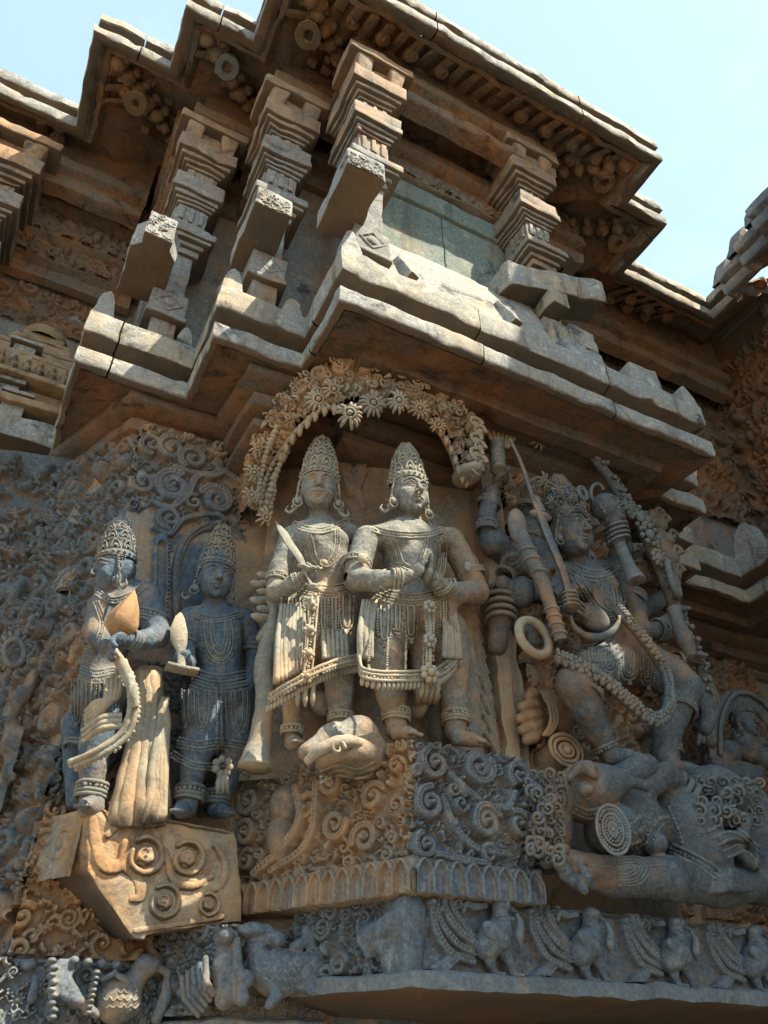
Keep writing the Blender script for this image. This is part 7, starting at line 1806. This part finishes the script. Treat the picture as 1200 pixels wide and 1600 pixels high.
def bird_mesh(o, x0, z0, b, s=1.0, flip=1, head_mat=M_FRZ, par=None, fan=False):
    """walking goose with scrolled plume; x0,z0 = body centre, s = scale (1 = 0.19 m tall)"""
    bo = tag(empty('bird', tuple(np.array([x0, b, z0]) - np.array(par.location)))); bo.parent = par
    lo = np.array([x0 - 0.17 * s, b - 0.085, z0 - 0.13 * s]); hi = np.array([x0 + 0.17 * s, b + 0.05, z0 + 0.13 * s])
    S = SDF(lo, hi, 0.0026)
    def p(u, v, d=0): return np.array([x0 + flip * u * s, b + d, z0 + v * s])
    S.ell(p(-0.002, -0.012, 0.0), (0.070 * s, 0.050, 0.043 * s), rotm(roll=-flip * 0.75), 0.01)
    S.chain([p(0.026, 0.005), p(0.034, 0.035), p(0.030, 0.066)], [0.036 * s, 0.027 * s, 0.022 * s], 0.012)
    S.ell(p(0.036, 0.078, -0.005), (0.030 * s, 0.026, 0.021 * s), k=0.006); S.cap(p(0.055, 0.076, -0.008), p(0.088, 0.062, -0.008), 0.011 * s, 0.005 * s, 0.004)
    S.ell(p(0.044, 0.082, -0.03), (0.005, 0.004, 0.005), k=0.001)
    S.chain([p(-0.012, -0.045), p(-0.016, -0.072), p(-0.004, -0.10)], [0.024 * s, 0.014 * s, 0.011 * s], 0.006); S.chain([p(0.030, -0.035), p(0.048, -0.065), p(0.060, -0.10)], [0.024 * s, 0.014 * s, 0.011 * s], 0.006)
    for q in (p(-0.004, -0.10), p(0.060, -0.10)):
        for d_ in (-0.010, 0.004): S.cap(q, q + [flip * 0.024 * s, d_ - 0.008, -0.003], 0.008 * s, 0.004 * s, 0.003)
    S.ell(p(-0.012, -0.008, -0.038), (0.052 * s, 0.018, 0.026 * s), rotm(roll=flip * 0.55), 0.002)
    for k in range(4): S.cap(p(-0.050 + k * 0.018, 0.012 - k * 0.004, -0.056), p(-0.035 + k * 0.020, -0.018 - k * 0.002, -0.056), 0.0026, 0.0026, 0.001, 's')
    S.cap(p(0.005, 0.045, -0.026), p(0.062, 0.04, -0.026), 0.0045 * s, 0.0045 * s, 0.001)
    V, Q = S.mesh(); link_mesh('bird_body', V, Q, None, head_mat, bo)
    m = MB(); m.tube(smooth_line([p(0.085, 0.058, -0.012), p(0.088, 0.03, -0.02), p(0.080, -0.005, -0.02), p(0.088, -0.03, -0.012)], 6), [0.006 * s, 0.012 * s, 0.016 * s, 0.006 * s], 7)
    m.build('hanging_leaf', head_mat, bo, 0.0015, 50, sharp=None)
    return bo
first = None
for i, (x, y) in enumerate(((770, 1463), (915, 1478), (1052, 1488), (1178, 1497), (1300, 1510), (1430, 1520))):
    p = at_b(x, y, 2.09)
    if first is None:
        first = bird_mesh(f1, p[0], 1.945, 2.09, 0.98, 1, M_FRZ, f1); x00 = p[0]
    else:
        c = first.copy(); COL.objects.link(c); c.parent = f1; c.location.x = first.location.x + (p[0] - x00)
        for ch in list(first.children):
            d = ch.copy(); COL.objects.link(d); d.parent = c
def frieze_relief():
    k = 0.00053; b = 2.126; z0 = 1.945
    R = Relief(1.20, 3.2, 1.848, 2.035, 0.0028); rr = random.Random(77)
    for x, y in ((770, 1463), (915, 1478), (1052, 1488), (1178, 1497), (1300, 1510)):
        u0 = at_b(x, y, 2.09)[0]; j = rr.uniform(.94, 1.05)
        def q(X, Y): return (u0 + (X - 590) * k * j, z0 + (250 - Y) * k)
        for P, r in (([(228, 118), (250, 240), (330, 345), (465, 385)], 0.013), ([(262, 75), (282, 200), (370, 300), (480, 345)], 0.012), ([(310, 55), (315, 150), (390, 245), (490, 310)], 0.013), ([(372, 40), (352, 110), (410, 200), (500, 280)], 0.011)):
            R.stroke(smooth_line([q(*p) for p in P], 6), [r * .8, r * 1.2, r], rr.uniform(.042, .052), groove=0.45)
            R.blob(q(*P[0]), r * 1.1, r * 1.1, 0, 0.055)
        for X, Y, rd, hd in ((330, 60, 36, 1), (385, 120, 30, -1), (420, 70, 24, 1), (300, 150, 22, 1)): R.scroll(q(X, Y), rd * k, rr.uniform(0, 6), hd, 1.3, 0.058, 0.3, lobes=False)
        R.stroke(smooth_line([q(*p) for p in ((470, 380), (370, 375), (270, 430), (190, 480))], 6), [0.008, 0.02, 0.024], 0.04, groove=0.4); R.stroke(smooth_line([q(*p) for p in ((370, 380), (305, 430), (300, 490))], 6), [0.01, 0.016, 0.014], 0.045, groove=0.3)
        R.stroke(smooth_line([q(*p) for p in ((705, 125), (712, 190), (690, 260), (715, 330))], 6), [0.014, 0.022, 0.018], 0.04, groove=0.4)
        R.stroke(smooth_line([q(*p) for p in ((560, 110), (500, 120), (440, 110), (420, 150))], 6), [0.012, 0.015, 0.008], 0.05, groove=0.4)
    R.build('plume_relief', M_FRZ, wall_map(b), f1)
    R = Relief(0.0, 0.45, 1.85, 2.035, 0.003); R.fill(rr, 200, 0.014, 0.035, h=0.04, gap=0.8); R.build('plume_relief', M_FRZ, seg_map((1.00, 2.52), (1.22, 2.13)), f1)
    R = Relief(0.765, 1.12, 1.755, 1.985, 0.003); R.fill(rr, 160, 0.014, 0.03, h=0.03, gap=0.8); R.build('plume_relief', M_FRZ, wall_map(2.566), f2)
    R = Relief(0.0, 0.32, 1.755, 1.985, 0.003); R.fill(rr, 160, 0.014, 0.035, h=0.045, gap=0.8); R.build('plume_relief', M_FRZ, seg_map((0.62, 2.83), (0.775, 2.56)), f2)
    R = Relief(0.17, 0.66, 1.68, 1.885, 0.003); R.fill(rr, 200, 0.014, 0.032, h=0.035, gap=0.8); R.build('plume_relief', M_FRZ, wall_map(2.756), f3)
    R = Relief(0.0, 0.88, 1.68, 1.885, 0.004); R.fill(rr, 200, 0.016, 0.04, h=0.05, gap=0.8); R.build('plume_relief', M_FRZ, seg_map((-0.30, 3.47), (0.20, 2.755)), f3)
frieze_relief()
R = Relief(-1.2, -0.3, 1.68, 1.885, 0.004); R.fill(random.Random(78), 200, 0.016, 0.04, h=0.05, gap=0.8); R.build('plume_relief', M_FRZ, wall_map(3.486), f3)
# elephant-like beast at the corner, rearing figure and large bird
def beast():
    F = Fig(2.14, (0.95, 1.98, 1.78), (1.36, 2.40, 2.10), 0.003, M_FRZ)
    F.ell(590, 1465, 0.10, 26, 0.05, 24, k=0.02); F.chain([(600, 1450, 0.05, 16), (628, 1430, 0.0, 17), (650, 1425, -0.02, 14)], 0.02); F.chain([(650, 1428, -0.02, 11), (660, 1455, -0.02, 8), (652, 1475, -0.02, 7)], 0.012)
    F.chain([(635, 1450, 0.0, 13), (640, 1490, 0.0, 10), (642, 1515, 0.0, 9)], 0.01); F.chain([(600, 1480, 0.06, 12), (606, 1505, 0.06, 9), (612, 1530, 0.05, 8)], 0.01); F.chain([(578, 1480, 0.14, 11), (576, 1520, 0.14, 8), (580, 1545, 0.12, 8)], 0.01)
    for k in range(4): F.chain([(560 + 5 * k, 1440, 0.14, 4), (562 + 5 * k, 1470, 0.11, 5), (575 + 5 * k, 1492, 0.09, 4)], 0.003)
    F.chain([(670, 1440, -0.02, 8), (690, 1425, -0.02, 7), (684, 1450, -0.01, 6), (668, 1480, 0.0, 9)], 0.01)
    F.S.box((1.18, 2.17, 1.92), (0.035, 0.07, 0.12), rad=0.02, k=0.02)
    F.body(f1, 'corner_beast')
    F = Fig(2.46, (0.58, 2.36, 1.68), (1.16, 2.80, 2.05), 0.003, M_FRZ)
    F.ell(435, 1520, 0.0, 46, 0.05, 34, k=0.009); F.ell(470, 1505, 0.0, 40, 0.04, 16, k=0.009); F.chain([(405, 1510, 0.0, 18), (400, 1480, 0.0, 14), (415, 1458, 0.0, 12), (430, 1470, -0.02, 9)], 0.008); F.ell(395, 1455, 0.0, 24, 0.04, 12, k=0.01); F.ell(432, 1468, -0.01, 14, 0.035, 11, k=0.01)
    F.chain([(425, 1540, -0.02, 11), (432, 1558, -0.04, 9), (420, 1570, -0.04, 7)], 0.006); F.chain([(460, 1480, 0.0, 9), (488, 1465, 0.0, 8), (492, 1500, 0.0, 9), (480, 1455, 0.0, 8), (505, 1450, 0, 8)], 0.01)
    for k in range(6): F.chain([(455, 1535, -0.02, 6), (490, 1548 - 9 * k, -0.03, 8), (522, 1560 - 17 * k, -0.02, 8.5), (534, 1552 - 17 * k, -0.02, 6)], 0.003)
    F.chain([(352, 1475, 0.0, 14), (350, 1510, -0.01, 18), (352, 1560, -0.01, 16)], 0.008); F.ell(350, 1465, -0.01, 15, 0.045, 14, k=0.01); F.chain([(370, 1470, -0.02, 6), (372, 1520, -0.03, 9), (378, 1560, -0.03, 12)], 0.008); F.ell(385, 1530, -0.03, 13, 0.03, 13, k=0.008)
    for k in range(5): F.chain([(285 + 9 * k, 1530 - k * 8, 0.10 - 0.03 * k, 5), (290 + 8 * k, 1560 - k * 6, 0.09 - .03 * k, 6), (310 + 6 * k, 1585 - k * 8, 0.06 - .02 * k, 5)], 0.003)
    engrave(F, [[(400 + 14 * q, 1512 + 5 * r_), (407 + 14 * q, 1519 + 5 * r_), (414 + 14 * q, 1512 + 5 * r_)] for q in range(5) for r_ in (0, 3)], 0.003); F.body(f2, 'large_bird'); F.done(f2, 'feather_lines'); 
    F = Fig(2.69, (-0.14, 2.54, 1.60), (0.72, 3.10, 1.97), 0.003, M_FRZ)
    F.ell(185, 1560, 0.0, 36, 0.05, 34, k=0.009); F.chain([(205, 1540, 0.0, 18), (222, 1515, 0.0, 15), (228, 1508, 0.0, 15)], 0.008); F.ell(230, 1508, -0.01, 19, 0.04, 15, k=0.01); F.chain([(245, 1510, 0.0, 6), (262, 1520, 0.0, 5), (258, 1560, -0.01, 9), (245, 1590, 0.0, 9)], 0.006)
    F.chain([(200, 1535, -0.04, 4), (180, 1520, -0.05, 4), (160, 1530, -0.04, 4)], 0.004)
    for k in range(7): F.chain([(150 - 3 * k, 1585 - 4 * k, -0.02, 6), (125 - 7 * k, 1565 - 3 * k, -0.04, 7), (100 - 3 * k + 4, 1530 - k * 1, -0.04, 7), (112 - 3 * k, 1505, -0.03, 6)], 0.002)
    for k in range(9): F.ell(80 + 3 * (k % 2), 1502 + 11 * k, -0.04, 7, 0.03, 5, k=0.004)
    for k in range(4): F.ell(115 + 22 * k, 1502 + 2 * k, -0.03, 8, 0.03, 7, k=0.004)
    for k in range(8): F.ell(150 - 2 * k, 1520 + 9 * k, -0.04, 6, 0.03, 4, k=0.003)
    F.chain([(30, 1560, 0.2, 10), (60, 1580, 0.1, 10)], 0.01)
    for k in range(5): F.chain([(55 - 11 * k, 1530 + 12 * k, 0.06 + .08 * k, 7), (50 - 11 * k, 1560 + 12 * k, 0.05 + .08 * k, 8)], 0.008)
    engrave(F, [[(160 + 11 * q, 1545 + 12 * r_), (166 + 11 * q, 1552 + 12 * r_), (172 + 11 * q, 1545 + 12 * r_)] for q in range(5) for r_ in (0, 1, 2)], 0.003); F.body(f3, 'feathered_bird'); F.done(f3, 'feather_lines')
beast()
